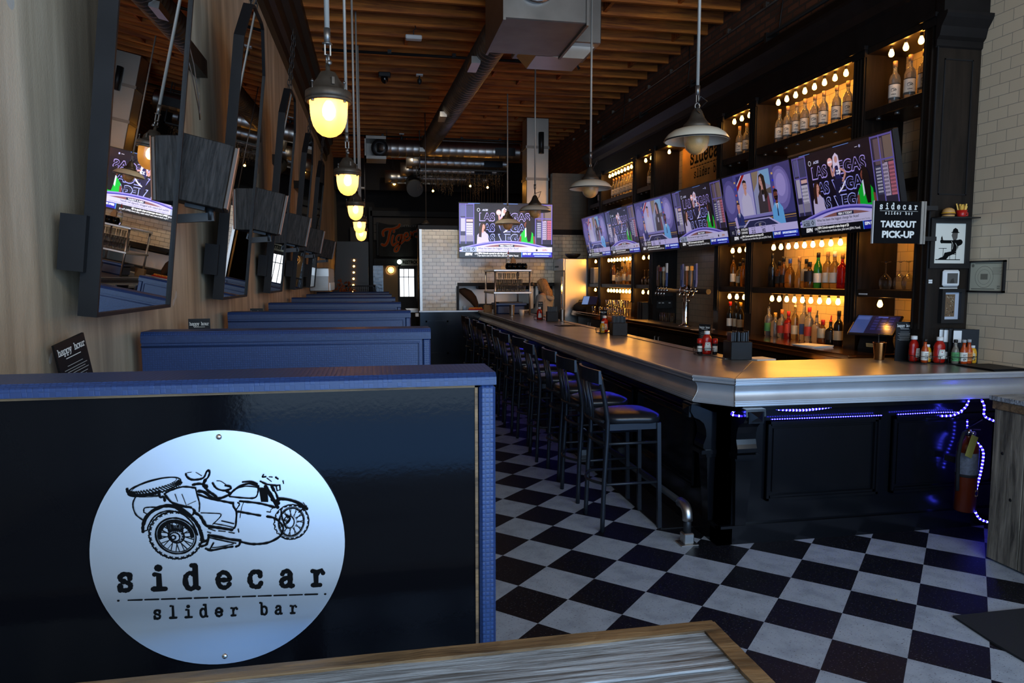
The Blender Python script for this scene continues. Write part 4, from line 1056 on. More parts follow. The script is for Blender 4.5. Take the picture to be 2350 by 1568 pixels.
m = MB().prism([(XF,3.47),(XF,3.66),(XF-.03,3.68),(XF-.05,3.74),(XF-.10,3.80),(XF-.12,3.83),(XF-.12,3.86),(XK,3.86),(XK,3.47)][::-1], 4.36, 12.55, 'XZ'); m.build('moulding', M_trimblack, cn)
m = MB().box((XF+.10,4.40,3.86),(XK,12.5,4.05)); m.build('riser', M_trimblack, cn)
for i, (lab, a, b) in enumerate(bays):
    lo = (bays[i-1][2]+a)/2 if i else a-.10
    MB().box((XF-.035,a-.16 if i else a-.13,3.455),(XF,a+.02,3.485)).box((XF-.02,a-.15 if i else a-.12,3.40),(XF,a,3.455)).build('capital', M_trimblack, cn)
# end panel facing the entrance, with a tall frame and crown
ep = thing('end_panel', 'tall dark end panel of the back bar with a crown moulding, holding the pictures', 'panel', (0,0,0))
MB().box((XF,4.385,ZB),(XK+.0,4.41,3.50)).build('board', M_blackwood, ep)
m = MB()
for x0, x1, z0, z1 in ((3.90,4.13,2.25,3.18),):
    m.box((x0,4.38,z0),(x0+.008,4.386,z1)); m.box((x1-.008,4.38,z0),(x1,4.386,z1)); m.box((x0,4.38,z1-.008),(x1,4.386,z1)); m.box((x0,4.38,z0),(x1,4.386,z0+.008))
m.box((XF-.004,4.378,ZB),(XF+.006,4.39,3.38)); m.build('beading', M_frame, ep)
prc = [(4.385,3.25),(4.372,3.26),(4.370,3.30),(4.350,3.32),(4.335,3.38),(4.30,3.43),(4.29,3.45),(4.29,3.47),(4.385,3.47)]
m = MB(); m.prism(prc, XF-.02, XK-.002, 'YZ'); m.build('crown', M_trimblack, ep)
MB().box((XF-.01,4.33,3.47),(XK-.002,4.405,4.6)).build('upper_post', M_trimblack, ep)

# worktop and cupboards under it
wt = thing('back_counter', 'glossy copper-brown back counter running under the bottle shelves', 'counter', (0,0,0))
MB().box((3.52,4.75,ZW-.04),(XK,12.40,ZW),bev=.004).build('worktop', M_copper, wt)
MB().box((3.50,7.45,ZW),(3.80,9.45,ZW+.006)).build('drip_tray', mat('drip_mesh', (.20,.19,.18), .4, metal=.8, bump=1., bscale=120), wt)
MB().box((3.505,4.75,ZW-.075),(3.53,12.40,ZW-.036)).build('front_edge', M_copper, wt)
y = 4.9; kk = 0
under = [('cupboard','black cupboard under the copper counter, nearest to the register'),('cupboard','black cupboard under the middle shelves with steel bar handles'),('cupboard','black cupboard below the beer taps'),('bottle_fridge','black bottle cooler under the far end of the back counter'),('bottle_fridge','farthest black under-counter cooler beside the tall fridge')]
for k, (nme, lb) in enumerate(under):
    y0 = 4.9+k*1.46; t = thing('under_counter_unit', lb, 'cabinet', (0,0,0))
    MB().box((3.60,y0,.06),(XK,y0+1.45,ZW-.045)).build('body', M_blackwood, t)
    for j in range(2):
        d = MB().box((3.575,y0+.02+.73*j,.12),(3.60,y0+.73+.73*j,ZW-.10),bev=.003).build('door', M_blackwood if k < 3 else M_iron, t)
        yy = y0+.73+(-.05 if j == 0 else .07)
        MB().tube([(3.60,yy,.62),(3.555,yy,.62),(3.555,yy,.92),(3.60,yy,.92)], .006, 6).build('handle', M_steel, d)
    MB().box((3.585,y0+.02,0),(XK,y0+1.46,.06)).build('kick', M_black, t)

# --- bulbs
def bulb(label, group):
    t = thing('string_bulb', label, 'bulb', (0,0,0), 0, group)
    MB().lathe([(.001,0),(.011,0),(.0115,-.018),(.010,-.022)], n=10).build('socket', M_bronze, t)
    MB().lathe([(.009,-.020),(.012,-.030),(.018,-.045),(.020,-.056),(.0175,-.068),(.010,-.076),(.0005,-.079)], n=12).build('glass', M_bulb, t)
    return t
BP = None
def bulbs(n, y0, y1, x, z, where):
    global BP
    for k in range(n):
        y = y0+(y1-y0)*k/max(n-1,1)
        nth = ORD[k] if k else 'nearest'
        lb = '%s warm bulb of the row %s' % (nth, where) if n > 1 else 'single warm bulb '+where
        if BP is None: BP = bulb(lb, 'bulbs '+where); o = BP; o.location = (x,y,z)
        else: o = dup(BP, (x,y,z), 0, lb, 'bulbs '+where)
xb = XF+.05
bulbs(3, 4.60, 4.90, xb, 3.42, 'at the top of the nearest narrow bay')
bulbs(9, 5.285, 6.44, xb, 3.42, 'at the top of the near wide bay')
bulbs(3, 6.98, 7.30, xb, 3.42, 'at the top of the third bay')
bulbs(2, 9.66, 9.88, xb, 3.42, 'at the top of the fifth bay')
bulbs(9, 10.32, 11.48, xb, 3.42, 'at the top of the far wide bay')
bulbs(2, 4.72, 4.94, xb, 2.02, 'under the screens in the nearest narrow bay')
bulbs(10, 5.285, 6.44, xb, 2.02, 'under the screens in the near wide bay')
bulbs(3, 6.96, 7.26, xb, 2.02, 'under the screens in the third bay')
bulbs(2, 9.68, 9.90, xb, 2.02, 'under the screens in the fifth bay')
bulbs(9, 10.32, 11.48, xb, 2.02, 'under the screens in the far wide bay')
bulbs(2, 11.97, 12.20, xb, 2.02, 'under the screens in the farthest bay')
bulbs(1, 4.90, 4.90, xb, 1.515, 'below the wine glass shelf above the register')
bulbs(10, 5.285, 6.44, xb, 1.515, 'below the middle shelf of the near wide bay')
bulbs(3, 6.98, 7.30, xb, 1.515, 'below the middle shelf of the third bay')
bulbs(2, 9.68, 9.90, xb, 1.515, 'below the middle shelf of the fifth bay')
bulbs(9, 10.32, 11.48, xb, 1.515, 'below the middle shelf of the far wide bay')
bulbs(2, 11.97, 12.20, xb, 1.515, 'below the middle shelf of the farthest bay')
bulbs(1, 9.16, 9.16, XF+.10, 3.42, 'lighting the orange logo board')

# --- bottles
def bmat(name, col, tr=.9, rough=.03): return mat('bottle_'+name, col, rough, trans=tr, ior=1.40)
BM = {'clear': bmat('clear',(.96,.96,.94)), 'amber': bmat('amber',(.70,.33,.06)), 'dark': mat('bottle_dark',(.012,.010,.008),.08), 'green': bmat('green',(.03,.35,.06),.8), 'red': bmat('red',(.55,.02,.02),.7),
      'gold': bmat('gold',(.85,.60,.22)), 'brown': bmat('brown',(.22,.08,.02),.6)}
CAPM = {k: mat('cap_'+k, c_, .4) for k, c_ in dict(black=(.01,.01,.01), red=(.5,.02,.02), cork=(.35,.20,.09), gold=(.6,.35,.06), orange=(.75,.20,.04), white=(.7,.7,.68), blue=(.03,.08,.35), steel=(.4,.4,.4)).items()}
LABM = {k: mat('label_'+k, c_, .6) for k, c_ in dict(white=(.80,.77,.68), cream=(.55,.47,.33), red=(.50,.05,.03), black=(.015,.015,.015), kraft=(.35,.24,.13), green=(.08,.30,.10), orange=(.70,.22,.04), blue=(.06,.12,.32)).items()}
SHAPES = {
 'spirit': [(.0005,.004),(.036,.0),(.040,.006),(.041,.15),(.040,.185),(.033,.212),(.020,.228),(.0145,.242),(.0140,.295),(.0155,.300)],
 'wine':   [(.0005,.006),(.034,.0),(.037,.006),(.037,.18),(.033,.205),(.019,.235),(.0145,.255),(.0140,.300),(.0150,.305)],
 'square': [(.0005,.004),(.040,.0),(.043,.008),(.043,.14),(.038,.16),(.018,.175),(.0135,.19),(.013,.23),(.015,.234)],
 'squat':  [(.0005,.004),(.045,.0),(.048,.008),(.048,.08),(.044,.11),(.026,.135),(.015,.15),(.014,.19),(.016,.195)],
 'slim':   [(.0005,.004),(.030,.0),(.033,.006),(.033,.20),(.028,.225),(.015,.245),(.0125,.26),(.012,.31),(.014,.314)],
 'long':   [(.0005,.004),(.038,.0),(.040,.006),(.037,.10),(.020,.16),(.014,.20),(.013,.29),(.015,.294)],
}
def bottle(shape, body, cap, lab, label, group, sidecar=False, h=1.0, pour=False, lz=(.05,.135)):
    t = thing('liquor_bottle' if not sidecar else 'house_bottle', label, 'bottle', (0,0,0), 0, group)
    pr = [(r, z*h) for r, z in SHAPES[shape]]
    MB().lathe(pr, n=4 if False else 16).build('glass', BM[body], t)
    top = pr[-1][1]
    if pour: MB().tube([(0,0,top-.01),(0,0,top+.015)], .012, 8).tube([(0,0,top+.012),(0,-.012,top+.055)], .0055, 6).build('pourer', CAPM[cap], t)
    else: MB().lathe([(.001,top-.03),(.0165,top-.03),(.017,top+.012),(.015,top+.016),(.001,top+.016)], n=12).build('cap', CAPM[cap], t)
    if lab:
        R_l = max(r for r, z in pr)+.0008; z0, z1 = lz[0]*h, lz[1]*h
        MB().lathe([(R_l,z0),(R_l,z1)], n=24).build('label', LABM[lab], t)
    if sidecar:
        R_l = max(r for r, z in pr)+.0016; c = Canvas(.00003)
        K = (.08,.08,.08)
        def cw(x): return x
        c.ring(-.008,.105,.012,.010,.0022,K,0,14); c.ring(.013,.104,.006,.007,.0018,K,0,10); c.stroke([(-.020,.112),(-.004,.118),(.010,.114),(.019,.104)],.0024,K); c.stroke([(-.004,.104),(.010,.102),(.014,.110)],.003,K)
        c.slab('sidecar',-.015,.072,.005,.0052,.0014,K); c.rect(-.012,.060,.012,.0615,K)
        n0 = len(c.v); c.v = [(R_l*math.sin(v[0]/R_l), -R_l*math.cos(v[0]/R_l)-v[2], v[1]*h) for v in c.v]
        c.build('label_drawing', M_ink, t, Matrix.Identity(4))
        MB().lathe([(R_l-.0005,lz[1]*h),(R_l-.0005,lz[1]*h+.006)], n=24).build('label_band', LABM['black'], t)
    return t
XS = XF+.105
hb = bottle('spirit','clear','cork','white','nearest house bottle with a white label on the top shelf of the nearest bay','white-labelled house bottles, nearest top shelf', True, 1.06, lz=(.055,.145))
rot0 = rad(-38)
def place_house(ys, where, first=False):
    for k, y in enumerate(ys):
        lb = '%s white-labelled clear bottle on the top shelf of the %s' % (ORD[k] if k else 'nearest', where)
        if first and k == 0: hb.location = (XS,y,2.986); hb.rotation_euler = (0,0,rot0); hb['label'] = lb; hb['group'] = 'house bottles on the top shelf of the '+where
        else: dup(hb, (XS,y,2.986), rot0+rad((k*37)%23-11), lb, 'house bottles on the top shelf of the '+where)
place_house((4.62,4.76,4.92), 'nearest narrow bay', True)
place_house((5.33,5.47,5.62,5.80,5.93,6.08,6.21,6.36,6.50), 'near wide bay')
place_house((6.99,7.13,7.28), 'third bay')
place_house((9.66,9.84), 'fifth bay')
place_house((10.33,10.46,10.60,10.74,10.88,11.02,11.16,11.30,11.44), 'far wide bay')
place_house((12.0,12.16), 'farthest bay')

names = {'clear':'clear','amber':'amber','dark':'dark','green':'green','red':'red','gold':'pale gold','brown':'brown'}
def row(spec, x, z, y_first, dy, where, seed=1):
    r_ = random.Random(seed); seen = {}
    for k, s_ in enumerate(spec):
        shape, body, cap, lab, h, pour = s_
        y = y_first+dy*k+r_.uniform(-.008,.008)
        place = ORD[k] if k else 'nearest'
        t = bottle(shape, body, cap, lab, '%s bottle of %s, %s with %s %s' % (place, where, names[body], cap, 'pourer' if pour else 'cap'), 'bottles of '+where, False, h, pour)
        t.location = (x+r_.uniform(-.015,.02), y, z); t.rotation_euler = (0,0,r_.uniform(-1,.2))
# nearest is the rightmost in the photo
row([('square','brown','cork','kraft',1.0,False),('square','red','cork',None,1.22,False),('spirit','gold','white','white',1.02,False),('spirit','gold','cork','white',1.03,False),('wine','green','black','white',1.0,False),
     ('squat','amber','black','black',1.15,False),('squat','gold','black','cream',1.3,False),('long','gold','cork',None,.95,False),('squat','amber','blue',None,1.35,False),('slim','brown','black','black',.9,False),('spirit','brown','black','black',.82,False),('spirit','dark','black',None,1.08,False)],
    XS, 1.576, 5.35, .108, 'the near wide middle shelf', 5)
row([('slim','dark','black','cream',1.0,True),('spirit','dark','black','cream',.95,False),('square','dark','red','black',.85,True),('squat','brown','red','cream',1.0,False),('square','clear','black',None,1.0,True),('spirit','clear','red','red',1.0,False),('spirit','clear','black','blue',1.12,True),
     ('slim','gold','steel','cream',.98,True),('square','red','red','red',1.05,False),('spirit','clear','orange','red',.86,False),('square','clear','gold',None,.95,False),('spirit','clear','black','green',.95,True)],
    XS, ZW, 5.33, .112, 'the near wide lower shelf', 9)
row([('spirit','amber','cork',None,1.0,False),('slim','amber','black',None,.92,False),('spirit','gold','black','cream',.84,False),('slim','amber','black','white',1.05,False)], XS, 1.576, 6.97, .125, 'the third bay middle shelf', 12)
row([('wine','dark','gold','kraft',.95,False),('wine','dark','gold','kraft',1.0,False),('wine','dark','black','cream',1.02,False),('wine','dark','red','white',1.0,False)], XS-.03, ZW, 6.96, .12, 'the third bay wine row', 14)
row([('square','dark','black','black',.9,False),('slim','amber','black','black',1.0,False),('slim','gold','cork','white',1.1,False),('spirit','amber','cork','cream',.9,False),('spirit','gold','black','white',1.2,False),('spirit','gold','black','cream',.9,False),('squat','clear','cork','white',1.0,False),('spirit','clear','black','white',.85,False),('slim','brown','black','white',1.1,False),('spirit','dark','black','black',1.2,False)],
    XS, 1.576, 10.33, .125, 'the far wide middle shelf', 17)

# --- glassware
def glass_tumbler(label, group, h=.11, r=.036):
    return single('drinking_glass', MB().lathe([(.001,.004),(r*.78,.0),(r*.80,.004),(r,h),(r-.002,h),(r*.78,.008),(.001,.008)], n=12), M_thin, label, 'glass', group)
g0 = None
pos = []
for r_i, (cnt, zz) in enumerate(((8,ZW),(7,ZW+.125))):
    for k in range(cnt):
        for q_ in range(2): pos.append((XF-.10+.12*q_, 10.36+.11*k+.04*r_i, zz))
for k, p in enumerate(pos):
    lb = '%s glass of the %s %s row stacked under the far wide bay' % (ORD[(k//2) if k < 16 else (k-16)//2], 'lower' if p[2] < ZW+.1 else 'upper', 'front' if k%2 == 0 else 'back')
    if g0 is None: g0 = glass_tumbler(lb,'glasses stacked on the back counter'); g0.location = p
    else: o = g0.copy(); COL.objects.link(o); o.location = p; o['label'] = lb
wg0 = None
for k, (x, y) in enumerate(((4.0,4.99),(4.0,4.83),(3.99,4.73),(4.10,4.86),(4.10,4.72))):
    lb = ['upside-down wine glass standing by itself on the nearest middle shelf','upside-down wine glass, second from the left of the group','upside-down wine glass in front of the right pair','upside-down wine glass at the back of the group','upside-down wine glass at the right end, partly behind the post'][k]
    pr = [(.0365,.001),(.046,.035),(.047,.06),(.040,.09),(.015,.118),(.0045,.128),(.0035,.205),(.012,.213),(.036,.218),(.036,.2205),(.001,.2205)]
    if wg0 is None: wg0 = single('wine_glass', MB().lathe(pr, n=20), M_thin, lb, 'glass', 'upside-down wine glasses'); wg0.location = (x,y,1.576)
    else: o = wg0.copy(); COL.objects.link(o); o.location = (x,y,1.576); o['label'] = lb
for k, y in enumerate((9.72,9.86,10.0)):
    o = wg0.copy(); COL.objects.link(o); o.location = (XS,y,1.576); o['label'] = ORD[k]+' upside-down glass on the fifth bay middle shelf'; o['group'] = 'glasses in the fifth bay'
for k in range(4):
    o = wg0.copy(); COL.objects.link(o); o.location = (XS-.02+.07*(k%2),11.94+.10*(k//2),1.576); o['label'] = ORD[k]+' upside-down glass on the farthest bay middle shelf'; o['group'] = 'glasses in the farthest bay'
single('white_box', MB().box((XF+.02,12.20,1.576),(XF+.25,12.43,1.86),bev=.01), M_paper, 'pale box on the middle shelf next to the tall fridge', 'box')
# menus and folders standing in the fifth bay, small glasses by the taps
for k in range(5):
    single('menu_folder', MB().box((XF-.08,9.58+.05*k,ZW),(XF+.16,9.592+.05*k,ZW+.24)).xf(Matrix.Identity(4)), M_menu if k%2 else M_darkbrown, ORD[k]+' dark folder standing on the counter in the fifth bay', 'folder', 'folders in the fifth bay')
for k, (x, y) in enumerate(((3.93,9.28),(3.93,9.20),(3.93,9.12),(3.98,9.05))):
    o = g0.copy(); COL.objects.link(o); o.location = (x,y,ZW+.006 if x < 3.8 else ZW); o['label'] = ORD[k]+' short glass beside the switch plates behind the taps'; o['group'] = 'short glasses behind the taps'
# switch plates on the dark side panel of the middle bay
for k, z in enumerate((1.30,1.47)):
    t = thing('switch_plate', ['lower','upper'][k]+' black switch plate on the dark panel left of the beer taps', 'switch', (XF+.17,9.385,z))
    MB().box((-.12,0,-.055),(.12,.012,.055),bev=.003).build('plate', M_iron, t)
    for j in range(4): MB().box((-.09+.05*j,-.003,.015),(-.06+.05*j,.0,.03)).build('rocker', M_white if (k == 0 and j == 3) or j < 2 else M_iron, t)

# --- beer tower
bt_ = thing('beer_tower', 'chrome beer tower with a long horizontal tap rail', 'tap', (3.66,7.93,ZW+.006))
MB().lathe([(.001,0),(.075,0),(.075,.012),(.045,.02),(.036,.04),(.036,.40),(.05,.43)], n=24).build('column', M_chrome, bt_)
MB().lathe([(.001,-.07),(.06,-.06),(.078,-.02),(.078,.02),(.06,.06),(.001,.07)], (0,0,.425), 24, axis='Y').build('hub', M_chrome, bt_)
MB().tube([(0,-.58,.425),(0,.78,.425)], .030, 16).build('tap_rail', M_black, bt_, 'black and chrome rail')
for y in (-.08,.10): MB().tube([(0,0,.30),(-.0,y,.31)], .012, 8).sphere((0,y,.31),.018).build('side_knob', M_chrome, bt_)
taps = [(-.36,(.05,.10,.35),'slab'),(-.24,(.20,.17,.14),'tube'),(-.12,(.16,.07,.03),'tube'),(.0,(.05,.12,.42),'slab'),(.46,(.05,.12,.32),'stick'),(.55,(.35,.25,.12),'tube'),(.64,(.03,.03,.03),'tube'),(.73,(.24,.12,.06),'slab')]
tl = ['blue flat tap handle at the right end of the rail','grey brown tap handle next to the right blue one','dark brown tap handle in the right group','blue tap handle beside the chrome hub','dark blue stick tap handle with pale top','tan tap handle in the left group','black and red tap handle in the left group','brown square tap handle at the left end']
for k, (y, cc, sh) in enumerate(taps):
    f = MB().tube([(0,y,.425),(-.07,y,.425)], .013, 10).tube([(-.06,y,.43),(-.085,y,.385),(-.09,y,.35)], .010, 8).tube([(-.055,y,.43),(-.055,y,.475)], .008, 8)
    f.build('faucet', M_chrome, bt_)
    t = thing('tap_handle', tl[k], 'tap handle', (3.66-.055,7.93+y,ZW+.006+.475), (0,0,0), 'beer tap handles')
    mm = mat('tap_'+str(k), tuple(cc), .4)
    if sh == 'slab': MB().prism([(-.018,0),(.018,0),(.034,.05),(.030,.25),(-.026,.27),(-.034,.05)], -.010, .010, 'YZ').build('handle', mm, t)
    elif sh == 'stick': MB().prism([(-.012,0),(.012,0),(.022,.17),(-.022,.17)], -.010, .010, 'YZ').build('handle', mm, t); MB().box((-.011,-.016,.17),(.011,.016,.29)).build('tip', M_white if k == 4 else mm, t)
    else: MB().lathe([(.001,0),(.009,.0),(.014,.04),(.020,.10),(.016,.18),(.020,.23),(.012,.25),(.001,.252)], n=12).build('handle', mm, t); MB().box((-.020,-.021,.19),(.020,.021,.24)).build('badge', CAPM[['red','gold','white'][k%3]], t)
    if sh != 'tube':
        c = Canvas(); c.rect(-.008,.08,.008,.20,(.75,.8,.9)); c.build('stripe', M_ink, t, plane((-.0105,0,0),(0,-1,0),(0,0,1)))
# logo board
lb_ = thing('logo_board', 'orange lit board reading sidecar slider bar above the screens', 'sign', (XK-.02,8.42,3.12))
MB().box((-.012,-.80,-.30),(.012,.80,.33)).build('board', mat('orange_board', (.80,.42,.12), .6, var=.15, vscale=5), lb_)
c = Canvas(); K = (.05,.03,.02)
c.slab('sidecar', -.50, .06, .134, .130, .034, K); 
for k in range(14): c.rect(-.54+.08*k,.0,-.54+.08*k+.062,.012,K)
c.slab('slider bar', -.40, -.135, .078, .070, .015, K)
c.build('lettering', M_ink, lb_, plane((-.0125,0,0),(0,-1,0),(0,0,1)))
# ------------------------------------------------------------------ things on the counters
def napkin_box(x, y, rz, label, s=1.0):
    t = thing('napkin_holder', label, 'box', (x,y,ZB), rz, 'black boxes of straws and napkins on the bar')
    MB().box((-.08,-.085,0),(.08,.085,.135),bev=.004).build('box', M_menu, t)
    m = MB(); r_ = random.Random(int(y*10))
    for k in range(15): 
        xx = -.065+.009*k; m.box((xx,-.045+r_.uniform(-.01,.01),.13),(xx+.004,.045,.205+r_.uniform(-.008,.008)))
    m.build('napkins', M_black, t, 'black napkins standing on edge')
    c = Canvas(0.); K = (.16,.16,.17)
    c.ring(.012,.072,.030,.030,.0035,K,0,26,rad(-130),rad(150)); c.ring(-.020,.070,.012,.012,.003,K,0,16); c.stroke([(-.034,.078),(-.018,.088),(.0,.084),(.012,.078)],.004,K); c.stroke([(-.02,.06),(.0,.058),(.010,.07)],.004,K); c.text('SV',.012,.064,.018,K,.01,'c')
    c.build('emblem', M_inkgloss, t, plane((0,-.0855,0),(1,0,0),(0,0,1)))
    return t
napkin_box(2.665, 4.86, rad(-8), 'nearest black napkin box with round emblem, at the bar corner')
napkin_box(2.55, 7.18, rad(-8), 'second black napkin box, halfway along the bar')
napkin_box(2.47, 9.75, rad(-8), 'third black napkin box along the bar')
napkin_box(2.42, 11.9, rad(-8), 'farthest black napkin box beside the steel shelf rack')

SAUCE = {'ketchup': mat('ketchup', (.35,.008,.004), .25), 'mustard': mat('mustard', (.72,.36,.02), .3), 'hot': mat('hot_sauce', (.45,.06,.01), .25), 'glassy': mat('sauce_glass', (.55,.50,.40), .1, trans=.7)}
def sauce(kind, label, group, small=False):
    t = thing('sauce_bottle', label, 'bottle', (0,0,0), 0, group)
    if kind == 'ketchup':
        m = MB().lathe([(.001,0),(.030,0),(.036,.012),(.037,.07),(.034,.10),(.036,.115),(.030,.135),(.018,.152),(.016,.158),(.001,.158)], n=18)
        m.v = [(v[0]*1.12, v[1]*.80, v[2]) for v in m.v]; m.build('body', SAUCE['ketchup'], t)
        MB().lathe([(.001,.156),(.021,.156),(.022,.160),(.021,.182),(.001,.184)], n=18).build('cap', M_white, t)
        c = Canvas(.00002); c.poly([(-.022,.03),(.022,.03),(.026,.05),(.019,.095),(-.019,.095),(-.026,.05)], (.85,.84,.80)); c.poly([(-.018,.034),(.018,.034),(.021,.05),(.015,.09),(-.015,.09),(-.021,.05)], (.30,.40,.25)); c.poly([(-.0165,.036),(.0165,.036),(.019,.05),(.0135,.088),(-.0135,.088),(-.019,.05)], (.88,.87,.84)); c.ell(0,.078,.004,.004,(.6,.05,.03)); c.text('KETCHUP',0,.052,.006,(.1,.1,.1),.01,'c')
        c.build('label', M_ink, t, plane((0,-.0315,0),(1,0,0),(0,0,1)))
    elif kind == 'mustard':
        MB().lathe([(.001,0),(.024,0),(.027,.008),(.027,.075),(.022,.095),(.014,.108),(.001,.108)], n=18).build('body', SAUCE['mustard'], t)
        MB().lathe([(.001,.106),(.016,.106),(.016,.124),(.001,.125)], n=14).build('cap', M_white, t)
        c = Canvas(.00002); c.rect(-.012,.025,.012,.07,(.8,.75,.6)); c.rect(-.009,.045,.009,.05,(.15,.12,.1)); c.rect(-.009,.034,.005,.038,(.2,.15,.1)); c.build('label', M_ink, t, plane((0,-.0278,0),(1,0,0),(0,0,1)))
    else:
        liquid, cap, lab = kind
        MB().lathe([(.001,0),(.021,0),(.024,.006),(.024,.085),(.019,.105),(.011,.122),(.010,.150),(.012,.152)], n=16).build('body', liquid, t)
        MB().lathe([(.001,.148),(.0135,.148),(.0135,.168),(.001,.169)], n=12).build('cap', cap, t)
        MB().lathe([(.0245,.018),(.0245,.080)], n=20).build('label', lab, t)
        c = Canvas(.00002)
        for k in range(6): c.rect(-.012,.03+.007*k,.004+.007*((k*5)%2),.0325+.007*k,(.25,.25,.25))
        c.build('label_print', M_ink, t, plane((0,-.0252,0),(1,0,0),(0,0,1)))
    return t
def wire_tray(x, y, r, z, label, rz=0.):
    t = thing('condiment_tray', label, 'tray', (x,y,z), rz, 'wire condiment trays')
    m = MB()
    for zz, rr in ((.006,r),(.055,r+.004)): m.tube([((rr)*1.25*math.cos(2*PI*k/24), rr*math.sin(2*PI*k/24), zz) for k in range(24)], .0022, 5, closed=True)
    for k in range(8):
        a = 2*PI*k/8+.2; m.tube([(r*1.25*math.cos(a), r*math.sin(a), .006),((r+.004)*1.25*math.cos(a), (r+.004)*math.sin(a), .055)], .002, 5)
        a2 = a+.25; ce = Vector(((r+.003)*1.25*math.cos(a2), (r+.003)*math.sin(a2), .036)); tg = Vector((-1.25*math.sin(a2), math.cos(a2), 0)).normalized()
        m.tube([ce+tg*.010*math.cos(b_)*(1-b_/9)+Vector((0,0,.010*math.sin(b_)*(1-b_/9))) for b_ in [i*.7 for i in range(10)]], .0016, 4)
    for k in range(5): m.tube([(-r*1.1+r*.55*k,-r*.5,.006),(-r*1.1+r*.55*k,r*.5,.006)], .0018, 4)
    m.build('wire', M_iron, t)
    return t
def put(t, x, y, z, rz=0.): t.location = (x,y,z); t.rotation_euler = (0,0,rz); return t
zt_ = ZB+.008
# big cluster at the wall end of the bar
wire_tray(3.86, 4.36, .095, ZB, 'left wire tray of sauces by the tiled wall end of the bar'); wire_tray(4.045, 4.27, .085, ZB, 'right wire tray of sauces by the tiled wall end of the bar')
put(sauce('ketchup','ketchup bottle facing front in the middle of the two sauce trays',None), 3.905, 4.30, zt_, rad(-8))
put(sauce('ketchup','ketchup bottle at the back left of the sauce trays',None), 3.80, 4.42, zt_, rad(20))
put(sauce('ketchup','ketchup bottle behind the right sauce tray, only its white lid showing',None), 4.05, 4.335, zt_, rad(40))
put(sauce('mustard','yellow mustard bottle at the right end of the sauce trays',None), 4.12, 4.24, zt_, rad(-30))
put(sauce('mustard','yellow mustard bottle in the left tray behind the front ketchup',None), 3.865, 4.365, zt_, rad(10))
put(sauce((SAUCE['hot'],CAPM['black'],LABM['white']),'dark capped sauce bottle with white label in the left tray','sauce bottles in the trays'), 3.81, 4.325, zt_, rad(-10))
put(sauce((SAUCE['glassy'],CAPM['black'],LABM['green']),'sauce bottle with green label right of the front ketchup','sauce bottles in the trays'), 3.975, 4.235, zt_, rad(-25))
put(sauce((SAUCE['hot'],CAPM['steel'],LABM['white']),'sauce bottle with white label between the green and red labelled ones','sauce bottles in the trays'), 4.02, 4.21, zt_, rad(-20))
put(sauce((SAUCE['hot'],CAPM['steel'],LABM['orange']),'sauce bottle with red and orange label next to the yellow mustard','sauce bottles in the trays'), 4.075, 4.225, zt_, rad(-25))
put(sauce((SAUCE['hot'],CAPM['gold'],LABM['kraft']),'amber sauce bottle at the back of the left tray','sauce bottles in the trays'), 3.86, 4.44, zt_, 0)
# caddy with salt, pepper and ketchup beside the near napkin box
wire_tray(2.56, 5.18, .072, ZB, 'wire tray with ketchup beside the nearest napkin box')
put(sauce('ketchup','ketchup bottle between two grinders beside the nearest napkin box',None), 2.56, 5.15, zt_, rad(-10))
def grinder(label, x, y):
    t = thing('pepper_grinder', label, 'grinder', (x,y,zt_), 0, 'grinders beside the near ketchup')
    MB().lathe([(.001,0),(.018,0),(.020,.006),(.019,.085)], n=14).build('body', M_menu, t)
    MB().lathe([(.019,.085),(.021,.092),(.019,.122),(.001,.125)], n=14).build('top', M_red, t)
    MB().lathe([(.0198,.02),(.0198,.065)], n=16).build('label', LABM['white'], t)
grinder('red-topped grinder left of the near ketchup', 2.505, 5.16); grinder('red-topped grinder right of the near ketchup', 2.62, 5.13)
happy_menu((2.675, 5.42, ZB), rad(-52), 'black happy hour card standing behind the near ketchup', .225, .105)
wire_tray(2.47, 7.46, .065, ZB, 'wire tray with mustard beside the second napkin box')
put(sauce('mustard','mustard bottle beside the second napkin box',None), 2.45, 7.42, zt_, 0); put(sauce('ketchup','ketchup bottle behind the mustard at the second napkin box',None), 2.50, 7.50, zt_, 0)
happy_menu((2.53, 7.62, ZB), rad(-52), 'small black card standing behind the second napkin box', .25, .09)
wire_tray(2.35, 10.02, .065, ZB, 'wire tray with ketchup left of the third napkin box')
put(sauce('ketchup','ketchup bottle left of the third napkin box',None), 2.34, 9.98, zt_, 0)
happy_menu((2.42, 10.25, ZB), rad(-20), 'small black card standing behind the third napkin box', .26, .07)
wire_tray(2.30, 11.95, .06, ZB, 'wire tray of small jars beside the farthest napkin box')
put(sauce('mustard','orange bottle beside the farthest napkin box',None), 2.30, 11.90, zt_, 0)
single('cocktail_shaker', MB().lathe([(.001,0),(.030,0),(.032,.01),(.042,.16),(.043,.165),(.040,.165),(.03,.01)], n=18), M_steel, 'steel shaker cup just right of the third napkin box', 'cup', None, (2.62,9.75,ZB))
single('steel_cup', MB().lathe([(.001,0),(.035,0),(.037,.01),(.046,.17),(.048,.175),(.044,.175),(.035,.01)], n=18), M_steel, 'tall steel cup in front of the shelf rack', 'cup', None, (2.20,11.35,ZB))
single('paper_cup', MB().lathe([(.001,0),(.035,0),(.046,.10),(.043,.10),(.033,.006)], n=18), M_paper, 'white cup in front of the shelf rack', 'cup', None, (2.34,11.25,ZB))
t = thing('check_tray', 'thin dark tray with pens lying flat on the bar beyond the second napkin box', 'tray', (2.42,8.72,ZB), rad(4))
MB().box((-.15,-.11,0),(.15,.11,.006),bev=.002).build('tray', M_menu, t); MB().tube([(-.12,-.06,.011),(.08,-.05,.011)], .004, 6).build('pen', M_black, t)
